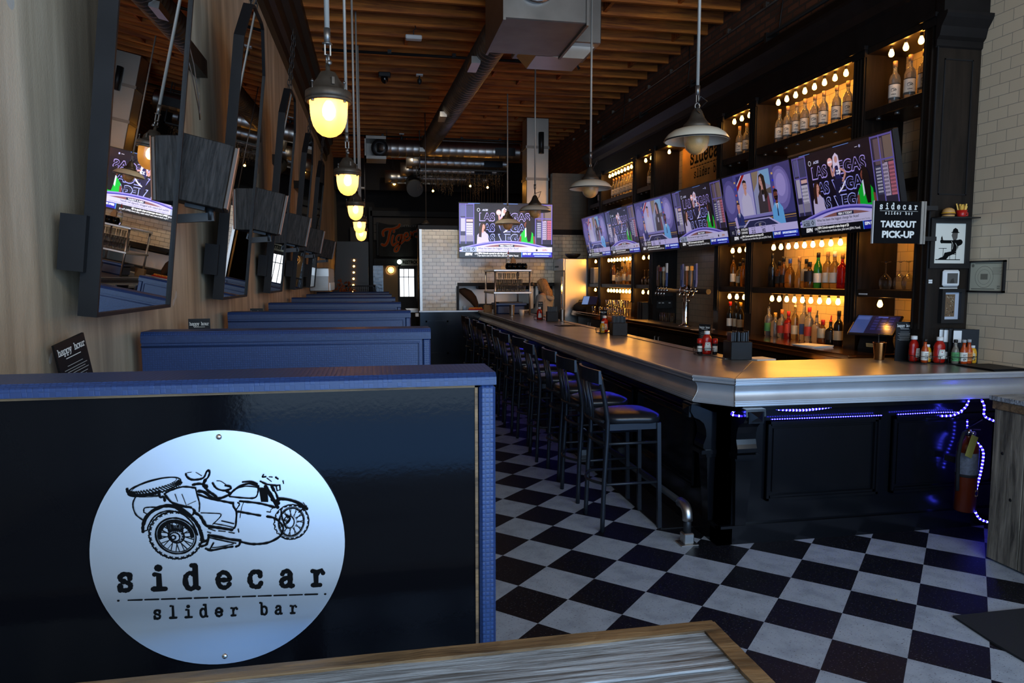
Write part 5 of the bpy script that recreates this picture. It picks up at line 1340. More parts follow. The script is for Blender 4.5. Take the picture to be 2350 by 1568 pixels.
# menus on the wall end
happy_menu((3.80, 4.52, ZB), rad(-10), 'black happy hour card left of the sauce trays', .285, .125)
happy_menu((3.945, 4.44, ZB), rad(-14), 'black happy hour card in front, between the sauce trays', .275, .12)
happy_menu((3.93, 4.53, ZB), rad(-14), 'black happy hour card half hidden behind the front one', .29, .12)
for k in range(9):
    x = 4.00+.0115*k; yy = 4.47-.028*k
    t = thing('menu_book', ['first','second','third','fourth','fifth','sixth','seventh','eighth','last'][k]+' black menu book from the left in the upright row against the tiled wall', 'menu', (x, yy, ZB), rad(-36+1.5*k), 'menu books against the tiled wall')
    w = .11
    MB().box((-w*.9,-.004,0),(w*.55,-.001,.245),bev=.0005).box((-w*.9,.001,0),(w*.55,.004,.245),bev=.0005).build('cover', M_menu, t)
    MB().box((-w*.85,-.001,.006),(w*.50,.001,.240)).build('pages', M_paper, t)
    if k in (2,4,5,6,8): [MB().box((-w*.92,-.0055,a_),(-w*.45,-.0042,b_)).build('corner_pocket', M_white, t, 'pale corner pocket') for a_, b_ in ((.03,.08),(.15,.235))]
t = thing('menu_sleeve_stack', 'flat dark menu sleeves lying on the bar against the tiled wall', 'menu', (4.06,4.02,ZB), rad(0))
for k in range(3): MB().box((-.13,-.16+.01*k,.001+.004*k),(.125,.16-.01*k,.004+.004*k)).build('sleeve', M_menu, t)
# register
t = thing('point_of_sale_terminal', 'black touch screen register tilted back on the copper counter', 'register', (3.90,4.94,ZW), rad(-60)); t.scale = (.92,.92,.92)
MB().prism([(-.09,0),(.10,0),(.12,.02),(.02,.17),(-.03,.17),(-.10,.03)], -.11, .11, 'YZ').build('stand', M_menu, t)
MT = Matrix.Translation((0,-.03,.225)) @ Matrix.Rotation(rad(-52),4,'X')
MB().box((-.19,-.012,-.13),(.19,.012,.13),bev=.006).xf(MT).build('display', M_tvback, t)
c = Canvas(.0002); c.rect(-.175,-.115,.175,.115,(.06,.07,.20)); c.rect(-.175,-.115,-.055,.115,(.20,.28,.50)); c.rect(-.165,.06,-.065,.10,(.28,.36,.60))
for k in range(5):
    for j in range(3): c.rect(-.02+.06*j,-.07+.035*k,.022+.06*j,-.045+.035*k,(.10,.13,.36))
c.rect(0,.09,.08,.10,(.3,.4,.8)); c.build('screen', M_screen, t, MT @ plane((0,-.0125,0),(1,0,0),(0,0,1)))
c = Canvas(); c.rect(-.035,0,.035,.035,(.75,.62,.42)); c.text('SIDECAR',0,.012,.008,(.3,.25,.2),0,'c'); c.build('name_sticker', M_ink, t, Matrix.Translation((0,-.105,.045)) @ Matrix.Rotation(rad(18),4,'X') @ plane((0,0,0),(1,0,0),(0,0,1)))
t = thing('paper_stack', 'loose white papers lying on the copper counter left of the register', 'paper', (3.66,5.42,ZW), rad(10))
for k in range(5): MB().box((-.10,-.14,.001+.003*k),(.10,.12,.003+.003*k)).xf(Matrix.Rotation(rad(4*k-7),4,'Z')).build('sheet', M_paper, t)
t = thing('napkin_stack', 'stack of folded white napkins on the lower shelf behind the nearest napkin box', 'napkins', (3.18,5.42,.93), rad(6))
MB().box((-.10,-.10,0),(.10,.10,.035),bev=.004).box((-.09,-.09,.035),(.095,.095,.065),bev=.004).build('napkins', M_paper, t)
# low stainless work station behind the bar carrying ice well and shelf
t = thing('work_station', 'dark steel speed station behind the bar under the counter edge', 'counter', (0,0,0))
MB().box((2.86,4.95,.88),(3.30,8.0,.93)).build('top', M_iron, t); MB().box((2.90,4.98,.10),(3.28,7.97,.88)).build('body', M_black, t)
for y in (5.0,6.5,7.9):
    MB().box((2.92,y-.02,0),(2.96,y+.02,.10)).box((3.22,y-.02,0),(3.26,y+.02,.10)).build('leg', M_iron, t)
single('straw_cup', MB().lathe([(.001,0),(.033,0),(.035,.004),(.045,.125),(.047,.13),(.042,.128),(.03,.006)], n=20), M_copper, 'hammered copper cup with pens left of the sauce trays', 'cup', None, (3.665,4.60,ZB))
m = MB().tube([(3.66,4.60,ZB+.01),(3.645,4.59,ZB+.19)], .004, 6); single('straw', m, M_iron, 'dark pen standing in the copper cup', 'pen')

# ------------------------------------------------------------------ pictures, sign and figures on the end panel
YE = 4.385
t = thing('takeout_sign', 'black projecting sign reading sidecar slider bar takeout pick-up', 'sign', (3.535,4.30,1.902))
MB().box((-.205,-.006,0),(.190,.006,.285)).build('panel', M_gloss, t)
MB().box((.160,-.010,-.003),(.182,.010,.288)).build('side_rail', M_steel, t); MB().box((.186,-.010,-.003),(.200,.010,.288)).build('side_rail', M_steel, t)
MB().box((.17,.0,.02),(.30,.084,.05)).build('bracket', M_black, t); MB().box((.17,.0,.23),(.30,.084,.26)).build('bracket', M_black, t)
MB().box((-.209,-.008,-.002),(-.204,.008,.287)).build('edge_strip', M_white, t)
c = Canvas(.00002); Wt = (.88,.88,.85)
c.slab('sidecar', -.150, .232, .0445, .026, .0070, Wt); c.rect(-.16,.218,.135,.2195,Wt)
c.slab('slider bar', -.113, .196, .0222, .0125, .0035, Wt)
c.text('TAKEOUT', -.013, .110, .041, Wt, .045, 'c', width=.275); c.text('PICK-UP', -.013, .040, .043, Wt, .045, 'c', width=.252)
c.build('lettering', M_ink, t, plane((0,-.0065,0),(1,0,0),(0,0,1)))
def frame(x, z, w, h, f, label, mt, nm='picture_frame', y=YE, d=.02):
    t = thing(nm, label, 'picture', (x, y, z))
    MB().box((-w/2,-d,0),(-w/2+f,0,h)).box((w/2-f,-d,0),(w/2,0,h)).box((-w/2+f,-d,0),(w/2-f,0,f)).box((-w/2+f,-d,h-f),(w/2-f,0,h)).build('frame', mt, t)
    return t
t = frame(4.012, 1.735, .325, .35, .034, 'black framed print of a seated man in a bowler hat raising a glass', M_black)
c = Canvas(.00002); P_ = (.86,.85,.80); K = (.03,.03,.03)
c.rect(-.13,.03,.13,.32,P_)
c.rect(-.108,.058,.095,.064,K)                                   # floor line
c.poly([(.02,.255),(.07,.255),(.064,.275),(.045,.286),(.027,.276)],K); c.rect(.012,.250,.078,.256,K)         # hat
c.poly([(.022,.25),(.066,.25),(.064,.215),(.050,.195),(.030,.200),(.015,.232)],(.35,.33,.31))  # face
c.poly([(.018,.195),(.066,.198),(.075,.150),(.060,.120),(.018,.120)],K)      # torso
c.ell(.085,.185,.024,.020,K); c.poly([(.03,.200),(.10,.203),(.10,.168),(.06,.150),(.05,.180),(.03,.182)],K)     # back arm
c.poly([(-.055,.198),(.03,.198),(.03,.176),(-.055,.176)],K); c.ell(-.062,.190,.014,.015,K); c.poly([(-.072,.205),(-.054,.205),(-.060,.222),(-.068,.222)],K); c.rect(-.065,.222,-.061,.228,K)
c.poly([(-.035,.110),(.045,.125),(.062,.110),(.0,.085),(-.02,.062),(-.055,.062)],K); c.poly([(-.095,.060),(-.05,.064),(-.035,.085),(-.07,.075)],K)
c.rect(-.085,.138,-.020,.142,K); c.rect(-.050,.064,-.046,.138,K); c.rect(.006,.064,.010,.100,K); c.rect(.055,.064,.059,.150,K); c.rect(.006,.098,.060,.102,K)
c.stroke([(.018,.19),(.030,.165),(.026,.135)],.003,P_); c.stroke([(.05,.178),(.065,.152),(.06,.125)],.003,P_,True)
c.build('print', M_ink, t, plane((0,-.006,0),(1,0,0),(0,0,1)))
t = thing('picture_frame', 'small white box frame with a grey photo under the bowler hat print', 'picture', (4.03,YE,1.605))
MB().box((-.068,-.03,0),(.068,0,.118),bev=.012).build('frame', M_white, t)
c = Canvas(.00002); c.rect(-.042,.022,.045,.095,(.35,.34,.32)); c.poly([(-.02,.025),(.02,.025),(.01,.06),(-.01,.05)],(.25,.24,.22)); c.build('photo', M_ink, t, plane((0,-.0305,0),(1,0,0),(0,0,1)))
t = frame(4.045, 1.345, .185, .245, .026, 'black framed photograph with white mat near the bottom of the end panel', M_black, d=.035)
c = Canvas(.00002); c.rect(-.066,.026,.066,.219,(.72,.74,.78)); c.rect(-.045,.045,.035,.205,(.45,.36,.27))
r_ = random.Random(4)
for k in range(46): x, z = r_.uniform(-.04,.02), r_.uniform(.05,.19); g = r_.uniform(.1,.75); c.poly([(x,z),(x+r_.uniform(.006,.014),z+r_.uniform(-.004,.006)),(x+r_.uniform(.0,.01),z+r_.uniform(.006,.012))],(g,g*.9,g*.75))
c.build('photo', M_ink, t, plane((0,-.010,0),(1,0,0),(0,0,1)))
single('caption_strip', MB().box((3.955,YE-.004,1.585),(4.10,YE,1.598)), M_white, 'thin white text strip under the small white frame', 'label')
single('small_sticker', MB().box((3.862,YE-.003,1.628),(3.892,YE,1.640)).box((3.862,YE-.003,1.643),(3.892,YE,1.654)), M_white, 'pair of tiny white stickers on the left edge of the end panel', 'label')
single('shelf_sticker', MB().box((XF+.001,4.99,1.533),(XF+.0035,5.09,1.545)), M_white, 'small white label on the edge of the nearest middle shelf', 'label')
t = thing('licence_frame', 'black framed official certificate hanging on the beige tiled wall', 'picture', (XR, 4.235, 1.565))
MB().box((-.018,-.150,0),(0,-.138,.222)).box((-.018,.138,0),(0,.150,.222)).box((-.018,-.15,0),(0,.15,.012)).box((-.018,-.15,.210),(0,.15,.222)).build('frame', M_black, t)
c = Canvas(.00002); c.rect(-.138,.012,.138,.210,(.80,.79,.70)); G = (.52,.51,.45); D = (.30,.29,.26)
c.ring(-.02,.108,.075,.075,.003,G); c.ring(-.02,.108,.052,.052,.002,G); c.poly([(-.05,.09),(.01,.09),(.01,.13),(-.05,.13)],G); c.rect(-.10,.20,.12,.203,D); c.ell(-.118,.188,.012,.012,G)
for k in range(7): c.rect(.045,.172-.008*k,.125-.01*(k%3),.174-.008*k,G)
c.rect(-.125,.022,.07,.026,D); c.text('2025',.10,.040,.008,D,.03,'c'); c.text('2025',.10,.026,.008,D,.03,'c')
c.build('certificate', M_ink, t, plane((-.006,0,0),(0,-1,0),(0,0,1)))
# little shelf with burger and fries
t = thing('small_ledge', 'thin black ledge above the bowler hat print', 'shelf', (4.01,YE,2.092)); MB().box((-.15,-.09,-.008),(.17,0,0)).build('board', M_black, t)
t = thing('toy_burger', 'toy cheeseburger sitting on the ledge', 'toy', (3.955,YE-.045,2.092))
bunm = mat('bun', (.55,.30,.10), .5); MB().lathe([(.001,0),(.036,0),(.040,.008),(.038,.014),(.001,.014)], n=18).build('lower_bun', bunm, t)
MB().lathe([(.001,.014),(.042,.014),(.043,.020),(.041,.024),(.001,.024)], n=18).build('patty', mat('patty', (.10,.04,.02), .6), t); MB().lathe([(.001,.024),(.045,.023),(.046,.026),(.040,.030),(.001,.030)], n=12).build('cheese', SAUCE['mustard'], t)
m = MB().lathe([(.040,.030),(.041,.036),(.034,.052),(.018,.062),(.0005,.065)], n=18); m.build('top_bun', bunm, t)
t = thing('toy_fries', 'toy red cup of yellow fries standing on the ledge', 'toy', (4.062,YE-.045,2.092))
MB().lathe([(.001,0),(.024,0),(.027,.005),(.036,.048),(.033,.048),(.024,.006)], n=18).tube([(.033,0,.035),(.050,0,.030),(.050,0,.012),(.030,0,.010)], .005, 6).build('cup', M_red, t)
m = MB(); r_ = random.Random(2)
for k in range(16): a = r_.uniform(0,6.28); rr = r_.uniform(0,.024); x, y = rr*math.cos(a), rr*math.sin(a); m.bar((x*.7,y*.7,.02),(x*1.5,y*1.3,.075+r_.uniform(0,.022)),.008,.008)
m.build('fries', mat('fries', (.80,.48,.08), .6), t)
# ------------------------------------------------------------------ television pictures (units: width 16, height 9)
def text_block(c, x, y, h, w, s, col, bold=.0): c.text(s, x, y, h, col, bold, 'l', width=w)
def ticker(c, right=True):
    c.rect(0,0,16,.86,(.03,.035,.06)); c.text('ESPN',.95,.28,.42,(.92,.92,.95),.05,'l',width=1.25,shear=.25); c.text('CFB',2.55,.42,.22,(.8,.8,.85),.03)
    c.rect(3.05,.08,3.09,.80,(.7,.7,.7)); text_block(c,3.2,.50,.27,5.2,'ESPN: Colorado expected to make change at QB',(.95,.95,.95),.03); text_block(c,3.2,.12,.25,6.9,"Ryan Staub to start over Kaidon Salter, Julian Lewis (ESPN's Thamel)",(.85,.85,.88),.01)
    c.rect(10.6,0,16,.86,(.08,.10,.55)); c.rect(10.6,.0,10.68,.86,(.3,.6,1)); c.text('ESPN BET',10.85,.42,.30,(.9,.93,1),.04,'l',width=1.5); c.rect(12.6,.40,15.8,.72,(.35,.50,.90)); c.text('SPORTSBOOK',12.75,.44,.22,(.95,.96,1),.03,'l',width=2.8); c.rect(12.9,.12,15.4,.22,(.55,.65,.95))
def person(c, x, y, s, skin, hair, top, longhair=True, face=1, tie=None, beard=False):
    """half-length figure with its waist at (x,y)"""
    if longhair: c.poly([(x-.55*s,y+2.3*s),(x-.35*s,y+3.35*s),(x+.1*s,y+3.5*s),(x+.5*s,y+3.2*s),(x+.55*s,y+2.2*s),(x+.45*s,y+1.2*s),(x-.5*s,y+1.2*s)],hair)
    c.poly([(x-.95*s,y),(x-.85*s,y+1.55*s),(x-.35*s,y+2.15*s),(x+.35*s,y+2.15*s),(x+.85*s,y+1.6*s),(x+1.0*s,y)],top)
    c.poly([(x-.17*s,y+2.5*s),(x-.2*s,y+2.1*s),(x,y+1.85*s),(x+.2*s,y+2.1*s),(x+.17*s,y+2.5*s)],skin)
    c.ell(x+.05*s*face,y+2.82*s,.33*s,.46*s,skin)
    if longhair: c.poly([(x-.42*s*face,y+3.3*s),(x+.2*s*face,y+3.42*s),(x-.02*s*face,y+3.05*s),(x-.12*s*face,y+2.4*s),(x-.2*s*face,y+1.2*s),(x-.62*s*face,y+1.3*s),(x-.58*s*face,y+2.6*s)],hair)
    else: c.poly([(x-.36*s,y+2.9*s),(x-.32*s,y+3.28*s),(x,y+3.42*s),(x+.34*s,y+3.25*s),(x+.34*s,y+3.0*s),(x+.2*s,y+3.12*s),(x-.22*s,y+3.15*s)],hair)
    if beard: c.poly([(x-.3*s,y+2.75*s),(x+.32*s,y+2.75*s),(x+.2*s,y+2.35*s),(x-.18*s,y+2.35*s)],hair)
    c.rect(x-.12*s+.1*face*s,y+2.87*s,x-.02*s+.1*face*s,y+2.91*s,(.05,.03,.03)); c.rect(x+.10*s+.1*face*s,y+2.87*s,x+.20*s+.1*face*s,y+2.91*s,(.05,.03,.03)); c.rect(x-.02*s+.1*face*s,y+2.56*s,x+.14*s+.1*face*s,y+2.60*s,(.45,.12,.12))
    if tie: c.poly([(x-.2*s,y+2.05*s),(x+.2*s,y+2.05*s),(x,y+1.2*s)],(.85,.85,.9)); c.poly([(x-.06*s,y+2.0*s),(x+.06*s,y+2.0*s),(x+.09*s,y+.9*s),(x-.09*s,y+.9*s)],tie)
def pic_vegas(br=1.):
    c = Canvas(.00002)
    def g(r,g_,b): return (min(1,r*br),min(1,g_*br),min(1,b*br))
    c.rect(0,0,16,9,g(.05,.04,.10))
    c.rect(2.55,1.9,13.0,9,g(.035,.025,.09))
    # studio windows at both sides
    c.rect(0,2.2,2.55,9,g(.16,.15,.26)); c.rect(13.0,2.2,16,9,g(.15,.13,.20))
    for x0,y0,x1,y1,cc in ((.25,4.3,1.0,6.6,(.60,.58,.66)),(1.05,3.5,2.3,5.7,(.66,.64,.72)),(.1,2.6,2.4,3.6,(.45,.43,.52)),(1.2,5.9,2.3,6.3,(.75,.60,.60)),(.2,6.8,1.0,8.7,(.30,.30,.48)),(1.1,6.6,2.3,8.6,(.22,.22,.36))): c.rect(x0,y0,x1,y1,g(*cc))
    for k in range(6):
        for j in range(5): c.rect(1.12+.19*k,3.6+.40*j,1.20+.19*k,3.8+.40*j,g(.22,.22,.30))
    for x0,y0,x1,y1,cc in ((13.3,3.2,14.1,6.0,(.20,.20,.30)),(14.3,3.0,15.0,6.2,(.60,.55,.65)),(15.1,3.0,15.9,6.2,(.62,.35,.42)),(13.4,6.1,14.6,8.6,(.34,.28,.32)),(14.7,6.3,15.9,8.7,(.40,.34,.32))): c.rect(x0,y0,x1,y1,g(*cc))
    for k in range(4):
        for j in range(8): c.rect(13.38+.18*k,3.4+.32*j,13.47+.18*k,3.58+.32*j,g(.75,.74,.82)); c.rect(15.15+.18*k,3.2+.36*j,15.24+.18*k,3.4+.36*j,g(.25,.16,.22))
        for j in range(8): c.rect(14.34+.16*k,3.2+.36*j,14.42+.16*k,3.4+.36*j,g(.15,.13,.22))
    for x in (0,1.02,2.38,13.0,14.15,15.85): c.rect(x,2.2,x+.14,9,g(.36,.33,.62))
    for y in (6.45,8.75): c.rect(0,y,2.55,y+.16,g(.34,.30,.58)); c.rect(13.0,y,16,y+.16,g(.34,.30,.58))
    # outlined words
    for k, (yy, o_) in enumerate(((6.15,g(.62,.55,.85)),(4.35,g(.55,.55,.90)),(2.62,g(.60,.62,.92)))):
        for s_, x0, w in (('LAS',3.4,2.6),('VEGAS',6.75,5.3)):
            c.text(s_,x0-.06,yy-.06,1.30,o_,.045,'l',width=w+.12); c.text(s_,x0+.02,yy+.02,1.16,g(.03,.025,.07),.02,'l',width=w-.04)
    c.ring(3.25,7.9,.22,.25,.06,g(.8,.8,.9)); c.text('ACES',3.9,7.75,.28,g(.75,.75,.9),.03,shear=.2); c.rect(10.8,8.35,11.2,8.40,g(.8,.8,.9)); c.ell(11.5,8.38,.12,.16,g(.6,.6,.8))
    # player in the middle with a ball
    c.poly([(7.2,2.2),(7.6,2.2),(7.7,4.4),(8.4,5.4),(8.2,5.9),(7.4,5.8),(6.9,5.2),(7.1,4.3)],g(.07,.07,.20)); c.poly([(7.25,5.6),(8.25,5.6),(8.15,6.9),(7.35,6.9)],g(.10,.10,.30))
    c.poly([(7.0,6.2),(7.25,8.0),(7.7,8.35),(8.1,8.0),(8.25,6.3),(8.0,5.9),(7.9,7.0),(7.4,7.0),(7.2,5.9)],g(.80,.74,.86)); c.ell(7.7,7.65,.24,.36,g(.72,.52,.50)); c.text('22',7.8,6.1,.42,g(.85,.85,.95),.04,'c')
    c.stroke([(7.3,6.7),(6.9,6.0),(6.75,7.0)],.26,g(.70,.50,.48)); c.ell(6.7,7.5,.42,.46,g(.85,.62,.62)); c.rect(6.35,7.42,7.05,7.62,g(.9,.85,.95)); c.stroke([(8.2,6.6),(8.9,6.1),(8.4,5.3)],.24,g(.70,.50,.48)); c.stroke([(7.6,4.2),(8.2,4.6),(8.7,5.2)],.18,g(.85,.83,.92)); c.poly([(7.2,2.0),(8.2,2.0),(8.0,2.6),(7.3,2.6)],g(.85,.83,.95))
    # presenters
    person(c,3.95,2.0,1.08,g(.72,.50,.46),g(.16,.08,.06),g(.66,.62,.76),True,1)
    c.poly([(3.0,2.1),(5.6,1.75),(5.5,2.3),(4.3,2.6)],g(.62,.58,.72)); c.poly([(4.4,2.1),(5.2,2.0),(5.0,2.3),(4.5,2.35)],g(.06,.05,.08))
    person(c,11.6,2.0,1.25,g(.42,.22,.18),g(.06,.03,.03),g(.02,.62,.16),False,-1)
    c.poly([(11.45,3.9),(11.35,5.3),(11.5,6.1),(12.0,6.25),(12.3,5.6),(12.4,4.0),(12.2,2.6),(11.7,2.6)],g(.05,.025,.03)); c.poly([(11.25,4.9),(11.45,5.0),(11.5,3.6),(11.25,3.3)],g(.75,.80,.85)); c.poly([(10.2,2.0),(10.55,2.0),(10.65,3.6),(10.3,3.5)],g(.42,.22,.18)); c.poly([(12.7,2.0),(13.1,2.1),(12.95,3.5),(12.65,3.6)],g(.42,.22,.18))
    # desk
    P = [(-.0,1.5)]; 
    for k in range(17): x = 16*k/16; P.append((x, 1.35+1.25*math.sin(PI*k/16)))
    c.poly([(p[0],p[1]+.18) for p in P[1:]]+[(16,.9),(0,.9)],g(.50,.46,.80)); c.poly([(p[0],p[1]-.02) for p in P[1:]]+[(16,.9),(0,.9)],g(.22,.20,.55)); c.poly([(p[0],p[1]-.22) for p in P[1:]]+[(16,.9),(0,.9)],g(.66,.62,.86)); c.poly([(1.2+.85*p[0],p[1]-.42) for p in P[1:]]+[(15,.9),(1,.9)],g(.46,.30,.30))
    # lower third
    c.rect(6.7,1.72,9.4,2.1,g(.10,.12,.22)); c.text('NBA S TODAY',8.05,1.80,.24,g(.9,.9,.95),.03,'c')
    c.rect(.35,.86,16,1.72,g(.68,.66,.80)); c.rect(.35,.86,2.9,1.72,g(.52,.56,.66)); c.text('LAS VEGAS',.55,1.42,.18,g(.12,.12,.15),.01); c.text('ACES',.6,.98,.36,g(.06,.06,.08),.03); c.poly([(2.35,1.6),(2.62,1.3),(2.35,1.0),(2.08,1.3)],g(.06,.06,.08)); c.poly([(2.35,1.48),(2.5,1.3),(2.35,1.12),(2.2,1.3)],g(.52,.56,.66))
    text_block(c,3.15,1.33,.28,7.0,'What has been the biggest change for Aces?',g(.08,.08,.12),.01); text_block(c,3.15,.98,.20,8.6,'14 straight wins, 14th longest win streak in WNBA history  |  Postseason starts Sunday',g(.35,.35,.42))
    c.ell(13.3,1.2,.17,.19,g(.05,.05,.06)); c.text('ESPN',14.3,1.08,.26,g(.62,.42,.25),.04)
    ticker(c)
    c.rect(0,8.93,16,9,g(.05,.05,.1)); c.rect(1.5,8.93,3.5,8.99,g(.35,.5,.8)); c.rect(7.5,8.93,10,8.99,g(.35,.5,.8))
    return c
def pic_sc(br=1.):
    c = Canvas(.00002)
    c.rect(0,0,16,9,(.20,.20,.42)); c.ell(1.6,5.6,2.1,2.9,(.28,.26,.50)); c.ell(1.5,5.9,1.3,2.0,(.38,.36,.60)); c.ell(13.4,6.0,2.2,2.7,(.36,.33,.58)); c.ell(13.6,6.2,1.6,2.1,(.44,.41,.66)); c.ell(13.7,6.4,1.0,1.4,(.54,.50,.74)); c.rect(0,0,16,2.9,(.12,.12,.26))
    c.rect(0,2.6,16,2.72,(.62,.48,.28)); c.rect(0,2.35,16,2.42,(.5,.38,.22)); c.rect(2.9,3.1,12.4,9,(.24,.24,.50))
    for k in range(6):
        for x in (3.05,12.0): c.rect(x,3.6+.85*k,x+.35,3.85+.85*k,[(.7,.25,.25),(.1,.15,.8),(.75,.6,.35)][k%3])
    c.rect(3.7,3.3,7.4,8.7,(.60,.58,.76)); c.rect(7.6,3.3,11.6,8.7,(.50,.52,.66))
    c.poly([(3.7,6.7),(3.7,7.4),(5.2,8.7),(5.9,8.7)],(.55,.06,.06)); c.poly([(3.7,7.5),(3.7,8.7),(5.0,8.7)],(.10,.12,.35)); c.poly([(3.7,7.4),(3.7,7.6),(5.05,8.7),(5.25,8.7)],(.8,.8,.9))
    c.poly([(7.6,8.7),(9.2,8.7),(8.6,7.2),(7.6,6.2)],(.48,.42,.36)); c.poly([(9.4,8.7),(11.6,8.7),(11.6,6.6),(10.3,7.1)],(.42,.58,.74)); c.poly([(10.2,6.2),(11.6,6.4),(11.6,5.6),(10.2,5.8)],(.32,.28,.26))
    person(c,5.6,3.35,1.38,(.68,.50,.46),(.06,.05,.06),(.66,.64,.76),False,1)
    person(c,9.7,3.35,1.42,(.66,.48,.46),(.12,.08,.06),(.20,.17,.20),True,-1); c.rect(9.5,4.8,9.9,5.7,(.62,.6,.72)); c.ell(9.7,5.95,.20,.38,(.05,.05,.06)); c.poly([(10.4,3.4),(10.9,3.4),(10.9,5.6),(10.5,5.2)],(.42,.20,.26))
    c.rect(3.3,2.95,12.0,3.3,(.44,.42,.66))
    person(c,3.3,1.5,1.12,(.70,.46,.42),(.20,.12,.08),(.12,.16,.38),False,1,(.15,.1,.3)); c.poly([(2.2,1.0),(1.9,3.2),(2.5,3.4),(2.8,1.2)],(.62,.56,.78))
    person(c,12.4,1.5,1.34,(.38,.20,.16),(.06,.04,.04),(.34,.58,.80),False,-1,(.08,.10,.25),True)
    c.poly([(3.0,1.35),(5.4,2.75),(10.4,2.75),(13.6,1.35)],(.62,.60,.80)); c.poly([(3.5,1.35),(5.6,2.6),(10.2,2.6),(13.0,1.35)],(.13,.14,.28)); c.ring(8.0,1.95,1.3,.35,.07,(.45,.45,.58)); c.text('SC',8.0,1.78,.36,(.55,.52,.5),.04,'c')
    c.rect(1.0,.86,16,1.75,(.66,.63,.82)); c.rect(.1,.86,1.7,1.75,(.08,.09,.18)); c.text('SC',.9,1.1,.38,(.6,.6,.65),.02,'c'); c.rect(1.8,.86,5.0,1.82,(.03,.03,.05)); c.ell(2.4,1.33,.40,.42,(.7,.7,.78)); c.ell(2.4,1.1,.12,.10,(.1,.2,.6)); c.ell(2.25,1.35,.10,.08,(.55,.5,.1)); c.ell(2.55,1.38,.10,.08,(.55,.1,.1)); c.text('STEELERS',3.1,1.42,.28,(.8,.8,.82),.03,'l',width=1.7); c.text('DEFENSE',3.1,.98,.28,(.8,.8,.82),.03,'l',width=1.6)
    for x, a, b_ in ((6.2,'PASS YDS','212'),(8.6,'RUSH YDS','182'),(11.0,'SACKS','1')): c.text(a,x,1.50,.17,(.2,.2,.3),.01,'c'); c.text(b_,x,.96,.42,(.06,.06,.12),.03,'c')
    for x in (7.3,9.8): c.rect(x,.95,x+.03,1.65,(.5,.5,.6))
    c.text('WEEK 1 PIT 34, NYJ 32',1.6,1.92,.22,(.6,.6,.7),.01)
    ticker(c)
    return c
SCR = {}
def tv(t, w, h, kind, mt, backd=.05):
    """screen in the local XZ plane facing -Y, bottom centre at the origin"""
    MB().box((-w/2,.0,0),(w/2,backd,h),bev=.006).build('housing', M_tvback, t)
    MB().box((-w*.3,backd,h*.15),(w*.3,backd+.03,h*.75),bev=.01).build('back_cover', M_tvback, t)
    b = .012; kx = (w-2*b)/16; kz = (h-2*b-.008)/9
    M = plane((-w/2+b,-.0012,b+.008),(1,0,0),(0,0,1))
    if kind not in SCR:
        c = (pic_vegas if kind == 'vegas' else pic_sc)(); SCR[kind] = c
    c = SCR[kind]; s_ = Canvas(); s_.v = [(v[0]*kx, v[1]*kz, v[2]) for v in c.v]; s_.f = c.f; s_.c = c.c
    s_.build('picture', mt, t, M, 'lit studio broadcast picture')
    MB().box((-w/2-.001,-.004,-.001),(w/2+.001,.004,.006)).box((-w/2-.001,-.004,h-.008),(w/2+.001,.004,h+.001)).box((-w/2-.001,-.004,0),(-w/2+.007,.004,h)).box((w/2-.007,-.004,0),(w/2+.001,.004,h)).build('bezel', M_tvback, t)
    MB().box((-.02,backd+.03,h*.35),(.02,backd+.12,h*.6)).build('wall_mount', M_black, t)
tl = ['nearest of the bar screens, two women at a studio desk under outlined LAS VEGAS words','second bar screen, men at a desk with two video calls, marked STEELERS DEFENSE','third bar screen, LAS VEGAS words and woman in green','fourth bar screen, studio desk with video calls, paler','fifth bar screen, LAS VEGAS words, seen at a sharp angle','farthest bar screen at the fridge end']
ys = [(4.49,5.738),(5.757,7.01),(7.03,8.278),(8.297,9.584),(9.604,10.871),(10.891,12.149)]
for k, (a, b_) in enumerate(ys):
    t = thing('bar_television', tl[k], 'television', (3.74,(a+b_)/2,2.026), (0,0,0), 'screens above the back bar')
    t.rotation_mode = 'QUATERNION'
    t.rotation_quaternion = (Matrix.Rotation(rad(-90),4,'Z') @ Matrix.Rotation(rad(11.5),4,'X')).to_quaternion()
    tv(t, b_-a, .707, 'vegas' if k%2 == 0 else 'sc', M_screen)
t = thing('kitchen_television', 'large bright television on the cream tiled kitchen wall, LAS VEGAS studio scene', 'television', (2.43,13.10,2.045), rad(-2.0)); tv(t, 1.773, 1.02, 'vegas', M_screenk)
for k, y in enumerate((5.24,6.55,7.85,9.17,10.5,11.8)):
    pass
# ------------------------------------------------------------------ ducts
def spiral(m, p0, p1, r, n=24, pitch=.11, mi=0, rg=.009):
    p0, p1 = Vector(p0), Vector(p1); Ln = (p1-p0).length; k_ = max(2,int(Ln/pitch)); P = []; R_s = []
    for k in range(k_):
        for f, dr in ((0,0),(.86,0),(.90,rg),(.96,rg),(.999,0)):
            P.append(p0.lerp(p1,(k+f)/k_)); R_s.append(r+dr)
    P.append(p1); R_s.append(r); m.tube(P, R_s, n, mi)
    return m
t = thing('round_duct', 'long dark spiral duct running down the room under the joists', 'duct', (0,0,0))
spiral(MB(), (1.50,6.1,4.42), (1.13,15.5,4.42), .17).build('pipe', M_galv, t)
for y, x in ((8.9,1.39),(11.8,1.276),(15.0,1.15)):
    MB().box((x-.20,y-.20,4.25),(x-.09,y+.20,4.33)).build('grille', M_steel, t)
MB().lathe([(.001,0),(.16,0),(.178,.01),(.178,-.06)], (1.13,15.5,4.42), 24, axis='Y').build('end_cap', M_galv, t)
for y in (7.2, 10.4, 13.2): MB().tube([(1.5-.037*(y-6.1)/1. *1.05,y,4.60),(1.5-.037*(y-6.1)*1.05,y,4.735)], .006, 6).build('hanger', M_iron, t)
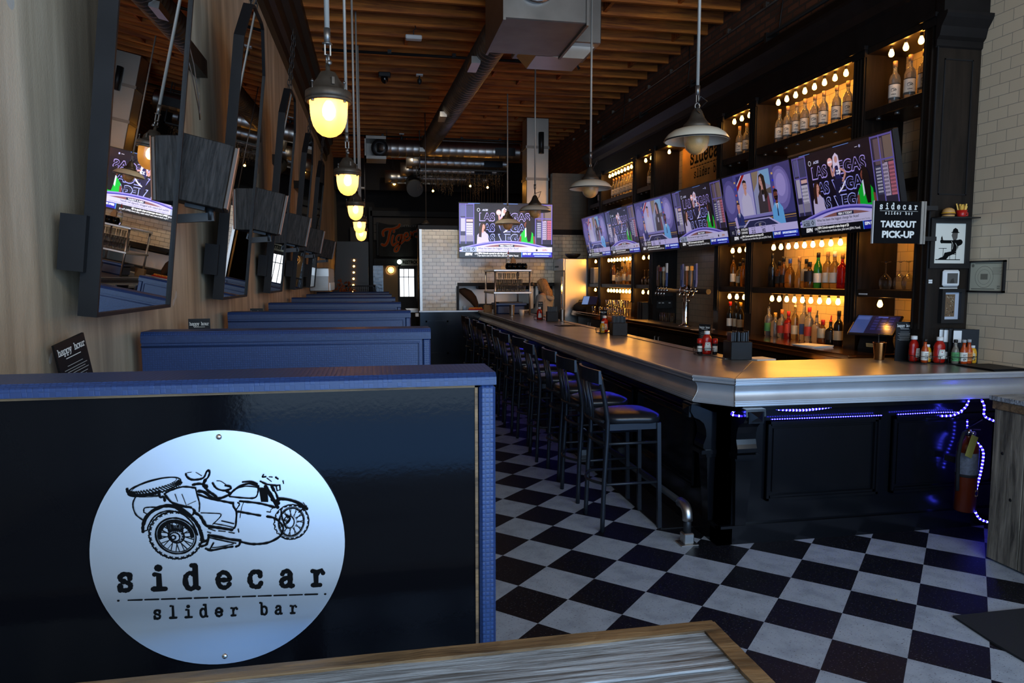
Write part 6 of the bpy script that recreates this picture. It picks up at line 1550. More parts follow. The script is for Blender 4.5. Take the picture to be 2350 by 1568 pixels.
t = thing('duct_box', 'big square galvanised duct box hanging under the ceiling', 'duct', (0,0,0))
MB().box((1.20,6.55,4.02),(1.98,7.55,4.70),bev=.01).build('box', M_galv, t); MB().lathe([(.19,-.0),(.20,-.04),(.18,-.05)], (1.50,6.55,4.36), 24, axis='Y').build('collar', M_steel, t)
MB().box((1.185,6.53,4.0),(1.21,7.57,4.72)).build('seam_flange', M_galv, t); MB().box((1.97,6.53,4.0),(1.995,7.57,4.72)).build('seam_flange', M_galv, t)
t = thing('duct_branch', 'second galvanised duct box behind with a slanted open diffuser', 'duct', (0,0,0))
MB().box((1.60,7.60,4.20),(2.46,8.30,4.72),bev=.01).build('box', M_galv, t)
MB().prism([(1.64,4.20),(2.42,4.20),(2.30,4.07),(1.76,4.07)][::-1], 7.72, 8.2, 'XZ').build('diffuser', M_steel, t)
labs = ['nearest and highest of the horizontal round ducts by the kitchen','second horizontal round duct','third horizontal round duct','lowest and farthest of the horizontal round ducts']
for k, (x0, x1, y, z, r) in enumerate(((.10,3.10,15.2,4.36,.185),(.75,3.05,16.4,4.30,.16),(.65,2.95,17.3,4.25,.16),(.3,2.85,18.1,4.18,.16))):
    t = thing('cross_duct', labs[k], 'duct', (0,0,0), 0, 'horizontal ducts')
    spiral(MB(), (x0,y,z), (x1,y,z), r, 28, .15, 0, .003).build('pipe', M_steel, t)
    MB().box((x1-.55,y-r-.012,z-.10),(x1-.12,y-r*.7,z+.06)).build('register', M_iron, t)
    for j in range(7): pass
    for xx in (x0+.2, x1-.3): MB().tube([(xx,y,z+r),(xx,y,ZC)], .006, 6).build('hanger', M_iron, t)
t = thing('duct_elbow', 'square ended elbow box at the left of the horizontal ducts', 'duct', (0,0,0))
MB().box((-.15,14.95,4.50),(.28,15.5,4.56)).box((-.15,14.95,4.10),(-.12,15.5,4.56)).box((-.15,14.95,4.10),(.28,15.5,4.16)).box((-.15,15.5,4.10),(.28,15.54,4.56)).build('box', M_galv, t)
MB().lathe([(.10,0),(.17,.0),(.17,.10),(.10,.12)], (.15,14.98,4.33), 24, axis='Y').build('collar', M_iron, t)
t = thing('high_trunk', 'wide flat duct trunk near the ceiling behind the round duct', 'duct', (0,0,0))
MB().box((1.15,16.0,4.45),(3.3,16.12,4.72)).build('trunk', M_galv, t)
t = thing('vertical_shaft', 'tall bright steel exhaust shaft rising beside the kitchen screen', 'duct', (0,0,0))
MB().box((2.90,13.50,2.66),(3.34,13.90,4.73),bev=.01).build('shaft', M_steel, t); MB().box((2.885,13.48,3.55),(3.345,13.915,3.60)).build('joint', M_galv, t); MB().box((2.885,13.48,4.15),(3.345,13.915,4.20)).build('joint', M_galv, t)
MB().tube([(3.18,13.45,4.05),(3.18,13.45,4.45)], .05, 12).build('pipe_stub', M_iron, t)
t = thing('hanging_duct_can', 'short open round duct end hanging in the dark near the banner', 'duct', (0,0,0))
spiral(MB(), (.95,16.6,3.72), (.98,17.5,3.98), .19, 20).build('pipe', M_iron, t)
# rail of black tubes above the back bar
t = thing('wall_rail', 'pair of long black rails running above the cornice of the back bar', 'rail', (0,0,0))
MB().tube([(XR-.13,4.8,4.10),(XR-.13,12.8,4.10)], .02, 8).tube([(XR-.13,4.8,4.18),(XR-.13,12.8,4.18)], .016, 8).build('tubes', M_iron, t)
for y in (5.2,7.0,8.8,10.6,12.4): MB().box((XR-.15,y-.02,4.05),(XR-.012,y+.02,4.22)).build('bracket', M_iron, t)
t = thing('pipe_bundle', 'bundle of shiny pipes on the wall by the end of the back bar', 'pipe', (0,0,0))
for k in range(3): MB().tube([(XR-.07-.06*k,12.5,3.60+.02*k),(XR-.07-.06*k,12.83,3.60+.02*k)], .028, 10).build('pipe', M_steel, t)
# dried hanging plants with small lights: loose trailing foliage that nobody could count
r_ = random.Random(21)
hp = thing('ceiling_garland', 'dense curtain of dried trailing leaves hanging from the dark ceiling', 'plant', (0,0,0))
m = MB(); f = MB()
f.box((.95,15.1,3.93),(2.85,15.13,3.96)); f.box((.95,16.3,3.93),(2.85,16.33,3.96)); f.box((.95,15.58,3.93),(2.85,15.72,3.94)); f.box((.95,15.1,3.93),(.98,16.33,3.96)); f.box((2.82,15.1,3.93),(2.85,16.33,3.96))
for x in (.97,2.83):
    for y in (15.12,16.31): f.box((x-.01,y-.01,3.95),(x+.01,y+.01,4.74))
f.build('frame', M_black, hp)
for k in range(190):
    x = r_.uniform(.98,2.82); y = r_.uniform(15.12,16.3); L_ = r_.uniform(.12,.42)+.12*math.sin(x*9); 
    for j in range(int(L_/.022)):
        z = 3.93-.022*j; a = r_.uniform(0,6.28); q_ = r_.uniform(.008,.016); dx, dy = q_*math.cos(a), q_*math.sin(a)
        px, py = x+r_.uniform(-.012,.012), y+r_.uniform(-.012,.012)
        m.add([(px,py,z),(px+dx,py+dy,z-.006),(px+dx*.4,py+dy*.4,z-.022)], [(0,1,2)])
o = m.build('trailing_leaves', M_plantm, hp); o['kind'] = 'stuff'
for k in range(16):
    x = 1.9+.065*k
    single('bead_strand', MB().tube([(x,15.6+.05*(k%3),3.93),(x,15.6+.05*(k%3),3.0)], .004, 5), M_bronze, ORD[min(k,12)]+' thin strand hanging behind the kitchen screen' if k < 13 else 'thin strand near the right end behind the kitchen screen', 'strand', 'thin strands behind the kitchen screen')
for k, (x, z, y) in enumerate(((1.24,3.50,15.115),(2.03,3.62,15.115),(2.40,3.60,15.115))):
    single('fairy_light', MB().sphere((0,0,0),.022,8,6).tube([(0,0,.015),(0,0,3.935-z)], .003, 4, 1), [M_bulb, M_iron], ['left','middle','right'][k]+' tiny warm light glowing among the dried leaves', 'light', 'lights among the dried leaves', (x,y,z))

# ------------------------------------------------------------------ kitchen wall
YK = 13.25
XK0 = .825
m = MB()
m.box((XK0,YK,1.07),(1.545,YK+.16,2.572)); m.box((1.545,YK,1.583),(4.20,YK+.16,2.526)); m.box((1.545,YK,2.526),(3.35,YK+.16,2.572)); m.box((3.40,YK,1.07),(4.20,YK+.16,1.583))
struct('wall_kitchen', m, M_tile_k)
m = MB().box((XK0-.02,YK-.012,2.572),(3.35,YK+.17,2.645)); m.box((3.35,YK-.012,2.50),(4.20,YK+.0,2.60)); struct('trim_3', m, M_trimblack)
m = MB().box((3.35,YK,2.526),(4.20,YK+.16,3.66)); struct('wall_kitchen_upper', m, M_tile_u)
m = MB().box((XK0-.022,YK-.022,1.07),(XK0+.045,YK-.001,2.572)); m.box((XK0-.022,YK-.022,1.07),(XK0-.001,YK+.16,2.572)); struct('trim_4', m, M_steel)
m = MB().box((1.525,YK-.02,1.523),(3.40,YK+.01,1.588)); m.box((1.505,YK-.02,1.07),(1.555,YK+.01,1.523)); struct('trim_5', m, M_trimblack)
m = MB().box((XK0,YK,0),(2.10,YK+.14,1.045)); m.box((XK0+.1,YK-.02,.25),(1.35,YK,.28)); m.box((XK0+.1,YK-.02,.85),(1.35,YK,.88)); m.box((XK0+.1,YK-.02,.25),(XK0+.13,YK,.88)); m.box((1.32,YK-.02,.25),(1.35,YK,.88)); m.box((2.10,YK,0),(4.2,YK+.14,1.045)); struct('wall_kitchen_base', m, M_glossbar)
m = MB().box((XK0-.02,YK-.10,1.045),(1.90,YK+.22,1.07)); m.box((1.90,YK-.0,1.045),(3.40,YK+.22,1.07)); struct('trim_6', m, M_zinc)
# inside of the kitchen
m = MB().box((1.30,14.55,1.0),(4.2,14.6,2.4)); m.box((1.30,YK+.3,2.30),(4.2,14.6,2.36)); struct('wall_kitchen_steel', m, M_steel)
t = thing('kitchen_hood', 'dark steel hood and shelf inside the kitchen pass', 'hood', (0,0,0)); MB().box((2.05,14.1,1.45),(3.2,14.5,1.75),bev=.02).build('hood', M_iron, t); MB().box((2.05,14.0,1.0),(3.2,14.5,1.15),bev=.01).build('ledge', M_iron, t)
for k, x in enumerate((3.01,3.11,3.25)): single('door_strip', MB().box((x,13.6,1.02),(x+.055 if k != 2 else x+.12,13.62,1.60)), M_steel if k != 2 else M_white, ['left pale vertical strip inside the kitchen, left of the bartender','second vertical strip inside the kitchen','wide white door edge inside the kitchen beside the bartender'][k], 'panel')
# brown rounded shape seen through the pass, resembling a bent sleeved arm
m = MB(); m.tube([(1.61,13.70,1.44),(1.69,13.68,1.42),(1.79,13.67,1.36),(1.87,13.65,1.27),(1.92,13.62,1.17),(1.94,13.6,1.09)], [.03,.075,.095,.085,.06,.03], 14)
single('brown_arm_shape', m, mat('brown_cloth', (.10,.05,.025), .9), 'rounded brown shape like a bent sleeved arm behind the kitchen pass opening', 'bag')
t = thing('spice_jar', 'small blue and white jar on the ledge of the kitchen pass', 'jar', (1.67,13.33,1.07)); MB().lathe([(.001,0),(.04,0),(.042,.07),(.03,.085),(.001,.09)], n=14).build('jar', mat('blue_white_jar', (.35,.45,.60), .4), t)
t = thing('food_tray', 'red and orange food tray on the ledge of the kitchen pass', 'tray', (1.88,13.33,1.07)); MB().box((-.14,-.06,0),(.14,.06,.02),bev=.005).build('tray', M_red, t)
m = MB(); 
for k in range(12): m.sphere((-.11+.02*k,.01*((k%3)-1),.03),.022,8,6)
m.build('fries', mat('orange_food', (.65,.22,.04), .6), t)
single('wall_thermostat', MB().box((.74,13.28,.955),(.802,13.36,1.02),bev=.006), M_white, 'small white box on the black wall end below the cream tiles', 'switch')

# steel shelf rack standing on the bar
rk = thing('shelf_rack', 'stainless two-tier wire rack standing on the bar with jars and glasses', 'shelf', (0,0,ZB))
X0, X1, Yr0, Yr1 = 1.955, 2.54, 11.55, 12.55
for x in (X0,X1):
    for y in (Yr0,Yr1): MB().tube([(x,y,0),(x,y,.72)], .016, 10).build('leg', M_steel, rk)
for z in (.35,.72): MB().box((X0-.03,Yr0-.03,z),(X1+.03,Yr1+.03,z+.035),bev=.006).build('tier', M_steel, rk)
for k in range(4):
    single('dark_jar', MB().lathe([(.001,0),(.040,0),(.056,.03),(.056,.07),(.040,.10),(.042,.105),(.001,.105)], n=16), M_gloss, ['left','second','third','right'][k]+' black round jar on top of the steel rack', 'jar', 'black jars on the rack', (2.215+.088*k,11.72,ZB+.755))
bb_ = bottle('spirit','clear','red','cream','clear bottle with red cap standing on the steel rack behind the jars',None,False,.9,True); bb_.location = (2.25,11.95,ZB+.755)
single('paper_bag', MB().prism([(-.05,0),(.05,0),(.045,.16),(.0,.22),(-.03,.18)], -.03, .03, 'XZ'), mat('kraft_paper', (.40,.24,.12), .8), 'brown paper pouch leaning on the steel rack behind the jars', 'bag', None, (2.34,11.98,ZB+.755))
kk = 0
for r_i in range(3):
    for k in range(7-r_i):
        for j in range(2 if r_i < 2 else 1):
            o = g0.copy(); COL.objects.link(o); o.location = (2.02+.075*k+.02*r_i, 11.68+.14*j, ZB+.385+.105*r_i); o.scale = (.9,.9,.9)
            o['label'] = '%s glass in the %s %s row on the steel rack' % (ORD[k] if k else 'leftmost', ['bottom','middle','top'][r_i], ['front','back'][j]); o['group'] = 'glasses stacked on the steel rack'
t = thing('blue_tub', 'blue plastic tub of supplies under the steel rack', 'tub', (2.27,12.0,ZB)); MB().box((-.24,-.2,0),(.24,.2,.15),bev=.02).build('tub', mat('blue_tub_plastic', (.02,.04,.12), .4), t); MB().box((-.27,-.23,.15),(.27,.23,.185),bev=.01).build('rim', mat('blue_rim', (.06,.12,.30), .35), t); MB().box((-.2,-.16,.16),(.2,.16,.20),bev=.02).build('contents', M_bronze, t)
single('wood_block', MB().box((-.07,-.05,0),(.07,.05,.13),bev=.004), mat('light_brown_block', (.28,.15,.06), .6), 'brown block on the bar at the foot of the steel rack, left side', 'box', None, (1.99,12.55,ZB))
t = thing('ladle', 'small spoon hanging from the right end of the steel rack', 'spoon', (2.583,11.55,ZB+.52)); MB().tube([(0,0,.20),(0,0,.03)], .004, 6).build('handle', M_steel, t); MB().sphere((0,0,-.01),.035,10,8).build('bowl', M_bronze, t)

# refrigerator
fg = thing('refrigerator', 'tall stainless refrigerator at the end of the back bar', 'refrigerator', (0,0,0))
MB().box((3.41,12.53,.10),(4.15,13.22,2.03),bev=.01).build('body', M_steel, fg)
MB().box((3.385,12.54,.14),(3.41,13.21,1.80),bev=.006).build('door', M_galv, fg)
MB().box((3.375,12.53,1.81),(3.41,13.22,2.03),bev=.006).build('control_head', M_steel, fg)
MB().box((3.370,12.85,1.87),(3.3755,13.12,1.90)).build('badge', M_black, fg)
MB().box((3.355,12.57,.6),(3.385,12.60,1.70)).build('handle', M_chrome, fg)
MB().box((3.44,12.56,0),(4.12,13.2,.10)).build('kick', M_black, fg)
MB().box((3.3,12.12,1.78),(3.42,12.122,2.02)).build('warm_strip', M_copper, fg) if False else None
single('dark_bowl', MB().lathe([(.001,0),(.06,0),(.13,.05),(.15,.09),(.145,.09),(.1,.03)], n=20), M_iron, 'dark bowl on top of the refrigerator under the farthest screen', 'bowl', None, (3.62,12.75,2.032))
# clutter at the far end of the back counter
t = thing('far_register', 'second touch register on the far end of the copper counter', 'register', (3.74,12.02,ZW), rad(-35)); MB().box((-.06,-.06,0),(.06,.06,.10)).build('stand', M_menu, t)
MT = Matrix.Translation((0,-.02,.19)) @ Matrix.Rotation(rad(-40),4,'X'); MB().box((-.14,-.01,-.10),(.14,.01,.10),bev=.004).xf(MT).build('display', M_tvback, t)
c = Canvas(.0003); c.rect(-.13,-.09,-.02,.09,(.45,.55,.75)); c.rect(-.02,-.09,.13,.09,(.05,.07,.16)); c.build('screen', M_screen, t, MT @ plane((0,-.0105,0),(1,0,0),(0,0,1)))
t = thing('black_bag', 'black cloth bag on the far end of the copper counter', 'bag', (3.66,12.33,ZW)); m = MB(); m.lathe([(.001,0),(.12,0),(.15,.05),(.13,.10),(.08,.14),(.03,.16),(.001,.165)], n=14); m.build('bag', M_rubber, t)
MB().tube([(-.05,0,.13),(-.03,0,.19),(.03,0,.19),(.05,0,.13)], .008, 6).build('strap', M_rubber, t)
for k, (x,y) in enumerate(((3.66,11.55),(3.70,11.3))): o = g0.copy(); COL.objects.link(o); o.location = (x,y,ZW); o['label'] = ['clear glass alone near the far register','second clear glass alone near the far register'][k]; o['group'] = 'glasses near the far register'
# ------------------------------------------------------------------ far end of the room
t = thing('staircase', 'dark staircase at the far end with a column of small step lights', 'stairs', (0,0,0))
for k in range(14):
    z = .62+.156*k; y = 15.9+.27*k
    MB().box((-.96,y,0 if k == 0 else z-.156),(-.14,y+.29,z)).build('step', M_black, t)
    if k >= 5 and k < 11: MB().sphere((-.50,y-.01,z-.05),.022,8,6).build('step_light', M_bulb, t)
t = thing('lattice_screen', 'low dark lattice screen behind the last booth', 'screen', (0,0,0))
m = MB().box((-.62,15.7,.4),(-.58,15.74,1.52)).box((-.02,15.7,.4),(.02,15.74,1.52)).box((-.62,15.7,1.49),(.02,15.74,1.52)).box((-.62,15.7,.9),(.02,15.74,.93)).box((-.62,15.7,0),(-.58,15.74,.4)).box((-.02,15.7,0),(.02,15.74,.4)); m.build('frame', M_frame, t)
m = MB()
for k in range(14): x = -.60+.045*k; m.tube([(x,15.72,.93),(x+.05,15.72,1.49)], .004, 4); m.tube([(x+.05,15.72,.93),(x,15.72,1.49)], .004, 4)
m.build('lattice', M_frame, t)
t = thing('metal_cabinet', 'grey metal cabinet box standing out from the left wall beyond the mirrors', 'cabinet', (0,0,0))
MB().box((XL+.002,11.2,1.47),(-.68,12.6,1.83),bev=.01).build('body', M_galv, t); MB().box((-.68,11.23,1.48),(-.668,12.5,1.60)).build('door', M_steel, t); MB().box((XL+.003,11.19,1.70),(-.685,11.202,1.81)).build('top_band', M_steel, t)
t = thing('leaf_wreath', 'orange autumn leaves standing at the foot of the dark stairs', 'plant', (-.66,15.3,1.05))
m = MB(); r_ = random.Random(5)
for k in range(90):
    a = r_.uniform(0,6.28); rr = r_.uniform(.0,.22); x, z = rr*math.cos(a)*1.1, .35+rr*math.sin(a); m.add([(x,r_.uniform(-.05,.05),z),(x+.05,r_.uniform(-.05,.05),z+.02),(x+.02,r_.uniform(-.05,.05),z+.06)], [(0,1,2)])
m.tube([(0,0,-1.05),(0,0,.35)], .012, 6); m.build('leaves', mat('autumn_leaves', (.30,.07,.015), .7), t)
# timber portal and black banner
t = thing('timber_portal', 'dark timber beam and plank panel above the banner', 'beam', (0,0,0))
MB().box((-.08,19.75,3.36),(2.9,19.98,3.50)).build('beam', M_frame, t); MB().box((-.12,19.75,.0),(-.03,19.98,3.60)).build('post', M_frame, t)
m = MB()
for k in range(3): m.box((0,19.9,2.72+.21*k),(2.9,19.97,2.92+.21*k))
m.build('planks', M_darkbrown, t); MB().box((.08,19.8,2.3),(.13,19.88,3.20)).build('pale_strip', M_frame, t)
MB().box((-.62,19.80,2.45),(-.38,19.98,3.05)).build('brown_panel', M_darkbrown, t)
bn = thing('team_banner', 'black banner with orange script Tigers and grey DETROIT lettering', 'banner', (.72,19.74,2.27))
m = MB(); n = 18
vs = []; 
for k in range(n+1):
    x = -.58+1.18*k/n; s_ = .012*math.sin(k*1.3); vs += [(x,s_,0.0),(x,s_,.92-.09*math.sin(PI*k/n))]
m.add(vs, [(2*k,2*k+2,2*k+3,2*k+1) for k in range(n)], 0, True); m.build('cloth', M_rubber, bn)
c = Canvas(.0008); O_ = (.62,.25,.07); Pk = (.50,.47,.42)
def scr(pts, w=.055):
    pass
strokes = [ # script letters T i g e r s, rising to the right
 ([(-.46,.56),(-.47,.66),(-.38,.73),(-.22,.74),(-.06,.80),(-.02,.86)],.060), ([(-.26,.74),(-.30,.60),(-.34,.42),(-.42,.30),(-.50,.32)],.062),
 ([(-.20,.56),(-.24,.40),(-.20,.30),(-.12,.36)],.050), ([(-.18,.66),(-.17,.69)],.050),
 ([(.02,.58),(-.08,.56),(-.12,.44),(-.04,.38),(.04,.50),(.03,.60),(-.02,.34),(-.08,.16),(-.16,.14),(-.14,.24),(.02,.36),(.10,.44)],.042),
 ([(.10,.50),(.20,.56),(.18,.64),(.11,.60),(.11,.46),(.20,.44),(.26,.52)],.042), ([(.28,.66),(.31,.54),(.30,.50),(.35,.66),(.42,.68)],.045), ([(.52,.78),(.46,.72),(.52,.62),(.50,.54),(.42,.54)],.045)]
for pts, w in strokes: c.stroke(pts, w+.022, Pk)
for pts, w in strokes: c.stroke(pts, w, O_)
c.text('DETROIT',.22,.80,.055,(.42,.42,.42),.04,'c',width=.44)
c.build('lettering', M_ink, bn, plane((0,-.016,0),(1,0,0),(0,0,1)), 'orange and grey lettering')
# restrooms sign, corridor, door
for k, (x0, x1, cc, lb) in enumerate(((.03,.60,(.16,.16,.16),'dim RESTROOMS sign board, left one'),(.76,1.36,(.80,.80,.78),'brighter RESTROOMS sign board, right one, cut by the tiled wall'))):
    s = thing('restroom_sign', lb, 'sign', ((x0+x1)/2,19.70,2.045)); w = x1-x0
    MB().box((-w/2-.04,0,-.02),(w/2+.02,.03,.16)).build('board', M_frame if k == 0 else mat('sign_grey', (.22,.22,.21), .5), s)
    c = Canvas(.0008); c.text('RESTROOMS',0,.03,.085,(.05,.05,.05) if k == 0 else (.01,.01,.01),.05,'c',width=w*.96); 
    if k == 0: c2 = (.20,.20,.19); c = Canvas(.0008); c.text('RESTROOMS',0,.03,.085,c2,.05,'c',width=w*.96)
    c.build('lettering', M_ink, s, plane((0,-.001,0),(1,0,0),(0,0,1)))
t = thing('globe_lamp', 'round white globe lamp between the two RESTROOMS signs', 'lamp', (.675,19.55,2.12)); MB().sphere((0,0,0),.062,16,12).build('globe', emit('cool_globe', (.75,.95,.85), 5.), t); MB().box((-.02,.05,-.02),(.02,.16,.02)).build('arm', M_frame, t)
m = MB().box((-.03,19.80,0),(.24,19.97,2.02)); struct('wall_corridor_tile', m, M_tile_b)
m = MB().box((.24,19.86,0),(.66,19.97,2.02)); struct('wall_corridor', m, mat('tan_corridor_paint', (.30,.21,.12), .7))
t = thing('wall_sconce', 'round glowing wall lamp left of the bright back door', 'lamp', (.45,19.84,1.90)); MB().lathe([(.10,0),(.11,-.02),(.10,-.04),(.085,-.045)], n=24, axis='Y').build('ring', M_bronze, t); MB().lathe([(.095,-.03),(.08,-.08),(.04,-.11),(.0005,-.12)], n=20, axis='Y').build('glass', M_lampglass, t); MB().sphere((0,-.05,0),.035,10,8).build('bulb', M_lampbulb, t)
d = MB().box((.64,19.80,0),(.69,19.9,2.0)).box((1.08,19.80,0),(1.13,19.9,2.0)).box((.64,19.80,1.93),(1.13,19.9,2.0)).box((.69,19.82,0),(1.08,19.88,1.12)); struct('door_1', d, M_iron)
m = MB().box((.69,19.885,1.12),(1.08,19.89,1.93)); o = struct('window_7', m, emit('daylit_alley', (.88,.93,1.0), 2.2))
m = MB(); 
for x in (.80,.93): m.box((x-.008,19.83,1.12),(x+.008,19.87,1.93))
m.box((.69,19.83,1.12),(1.08,19.87,1.17)).box((.69,19.83,1.70),(1.08,19.87,1.72)); o = struct('trim_7', m, M_iron)
t = thing('spot_lamp', 'single small bare bulb glowing high in the dark beyond the ducts', 'lamp', (.55,18.9,4.12)); MB().sphere((0,0,0),.035,10,8).build('bulb', M_bulb, t); MB().tube([(0,0,.03),(0,0,.86)], .008, 6).build('stem', M_iron, t)
t = thing('smoke_detector', 'pale round disc on the dark soffit behind the amber pendants', 'detector', (-.28,18.5,3.92)); MB().lathe([(.001,0),(.07,0),(.09,.02),(.09,.04),(.001,.04)], n=20).build('disc', M_white, t); MB().tube([(0,0,.04),(0,0,1.06)], .006, 6).build('stem', M_iron, t)
m = MB().box((XL,18.9,3.95),(XR,19.0,ZC-.24)); struct('trim_8', m, M_dark)
# warm sconce on the left wall
t = thing('bulkhead_sconce', 'warm oval wall lamp glowing between the far speakers on the left wall', 'lamp', (XL,12.9,2.22))
MB().box((.001,-.07,-.12),(.03,.07,.12),bev=.01).build('back_plate', M_bronze, t)
MB().lathe([(.085,.03),(.09,.07),(.075,.13),(.04,.165),(.0005,.175)], n=20, axis='X').xf(Matrix.Diagonal((1,1,1.35,1))).build('glass', M_lampglass, t); MB().sphere((.08,0,0),.04,10,8).build('bulb', M_lampbulb, t)
# side table behind the tiled wall end
t = thing('far_table', 'dark table with papers beside the far end of the tiled wall', 'table', (1.0,15.0,0)); MB().box((-.35,-.5,.98),(.25,.5,1.02)).build('table_top', M_steel, t)
for x in (-.3,.2):
    for y in (-.45,.45): MB().box((x-.02,y-.02,0),(x+.02,y+.02,.98)).build('leg', M_darkbrown, t)

# ------------------------------------------------------------------ the bartender
def skin_mesh(name, V, E, R, mt, parent, sub=2, label=None):
    me = bpy.data.meshes.new(name); me.from_pydata(V, E, []); o = bpy.data.objects.new(name, me); COL.objects.link(o)
    sk = o.modifiers.new('skin', 'SKIN'); sk.use_smooth_shade = True
    for i, r in enumerate(R):
        sv = me.skin_vertices[0].data[i]; sv.radius = r if isinstance(r, tuple) else (r, r)
    me.skin_vertices[0].data[0].use_root = True
    s_ = o.modifiers.new('sub', 'SUBSURF'); s_.levels = sub; s_.render_levels = sub
    dg = bpy.context.evaluated_depsgraph_get(); m2 = bpy.data.meshes.new_from_object(o.evaluated_get(dg)); 
    COL.objects.unlink(o); bpy.data.objects.remove(o)
    m2.name = name; m2.materials.clear(); m2.materials.append(mt)
    m2.polygons.foreach_set('use_smooth', [True]*len(m2.polygons))
    o = bpy.data.objects.new(name, m2); COL.objects.link(o); o.parent = parent; CH.setdefault(parent.name, []).append(o)
    if label: o['label'] = label
    return o
P = thing('person', 'person with long blond hair and light grey sweater behind the bar, looking down', 'person', (2.93,12.05,0), rad(50))
# local: faces +y. pelvis root
V = [(0,0,.95),(0,0,1.10),(0,.01,1.25),(0,.015,1.36),(0,.03,1.43),
     (.09,.0,.90),(.10,.03,.50),(.10,-.01,.09),(.10,.12,.04),(-.09,0,.90),(-.10,.03,.50),(-.10,-.01,.09),(-.10,.12,.04),
     (.16,.01,1.35),(.21,.04,1.12),(.12,.26,1.08),(-.16,.01,1.35),(-.21,.04,1.12),(-.12,.26,1.08)]
E_ = [(0,1),(1,2),(2,3),(3,4),(0,5),(5,6),(6,7),(7,8),(0,9),(9,10),(10,11),(11,12),(3,13),(13,14),(14,15),(3,16),(16,17),(17,18)]
Rr = [(.15,.11),(.13,.095),(.155,.11),(.13,.09),.05,.085,.058,.042,.035,.085,.058,.042,.035,.062,.045,.033,.062,.045,.033]
skin_mesh('body', V, E_, Rr, M_skin, P)
# sweater over torso and arms
V2 = [(0,0,.97),(0,0,1.12),(0,.01,1.25),(0,.01,1.36),(.17,.01,1.34),(.225,.03,1.12),(.135,.235,1.08),(-.17,.01,1.34),(-.225,.03,1.12),(-.135,.235,1.08)]
skin_mesh('sweater', V2, [(0,1),(1,2),(2,3),(3,4),(4,5),(5,6),(3,7),(7,8),(8,9)], [(.175,.135),(.165,.125),(.18,.13),(.145,.11),.082,.066,.050,.082,.066,.050], M_grey, P, 2, 'light grey knitted sweater')
skin_mesh('hood', [(-.11,-.06,1.36),(-.06,-.11,1.33),(0,-.13,1.31),(.06,-.11,1.33),(.11,-.06,1.36)], [(2,1),(1,0),(2,3),(3,4)], [.035,.042,.045,.042,.035], M_grey, P)
skin_mesh('trousers', [(0,0,.93),(.09,0,.86),(.10,.03,.50),(.10,-.01,.12),(-.09,0,.86),(-.10,.03,.50),(-.10,-.01,.12)], [(0,1),(1,2),(2,3),(0,4),(4,5),(5,6)], [(.165,.13),.105,.078,.065,.105,.078,.065], M_rubber, P)
# hands: palm, four fingers, thumb
for s_ in (-1, 1):
    b0 = Vector((.12*s_,.27,1.08)); VV = [tuple(b0), tuple(b0+Vector((-.005*s_,.05,-.01)))]; EE = [(0,1)]; RR = [.028,(.036,.016)]
    for j in range(4):
        a = b0+Vector(((-.028+.018*j)*s_,.085,-.012)); L_ = (.030,.034,.033,.026)[j]
        VV += [tuple(a), tuple(a+Vector((0,L_*.8,-.012))), tuple(a+Vector((0,L_*1.3,-.034)))]; n_ = len(VV); EE += [(1,n_-3),(n_-3,n_-2),(n_-2,n_-1)]; RR += [.009,.0085,.007]
    a = b0+Vector((-.036*s_,.035,-.008)); VV += [tuple(a), tuple(a+Vector((-.020*s_,.035,-.012)))]; n_ = len(VV); EE += [(0,n_-2),(n_-2,n_-1)]; RR += [.011,.008]
    skin_mesh('hand', VV, EE, RR, M_skin, P)
# head: shaped, looking down
H_ = MB()
prof = [(.0005,-.118),(.030,-.112),(.048,-.092),(.062,-.055),(.070,-.01),(.074,.035),(.070,.075),(.052,.105),(.026,.118),(.0005,.121)]
H_.lathe(prof, n=24); H_.v = [(v[0]*1.0, v[1]*1.22+(.012 if v[2] < -.03 else 0), v[2]) for v in H_.v]
H_.sphere((0,.098,-.018),.013,8,6,sz=1.8); H_.sphere((0,.092,-.058),.013,8,6,sz=.45); H_.sphere((.074,-.005,-.01),.012,8,6,sz=1.8); H_.sphere((-.074,-.005,-.01),.012,8,6,sz=1.8)
MH = Matrix.Translation((0,.055,1.535)) @ Matrix.Rotation(rad(-24),4,'X')
H_.xf(MH).build('head', M_skin, P)
ey = MB(); 
for s_ in (-1,1): ey.sphere((.028*s_,.082,.008),.0085,8,6)
ey.xf(MH).build('eyes', M_black, P)
HR = MB(); n = 28; vs = []; rings = [(.012,.132,0),(.055,.118,0),(.080,.078,0),(.088,.03,0),(.088,-.03,.0),(.088,-.08,.0),(.088,-.13,0),(.084,-.18,0),(.070,-.22,0),(.045,-.235,0)]
for r, z, q_ in rings:
    for k in range(n):
        a = 2*PI*k/n; x = r*math.cos(a)*(1+.025*math.sin(9*a)); y = r*math.sin(a)*1.15-.012
        if z < .06 and y > .0: # open at the face
            fk = max(0,math.sin(a)); y = y*(1-.98*fk**1.3); x = x*(1+.0*fk)
        vs.append((x,y-(.02 if z < -.1 else 0),z))
fs = [(i*n+k, i*n+(k+1)%n, (i+1)*n+(k+1)%n, (i+1)*n+k) for i in range(len(rings)-1) for k in range(n)]
HR.add(vs, fs, 0, True); HR.xf(MH).build('hair', wood('blond_brown_hair', (.16,.07,.022), (.55,.32,.13), (30,30,1.5), 3., .45, .3), P)
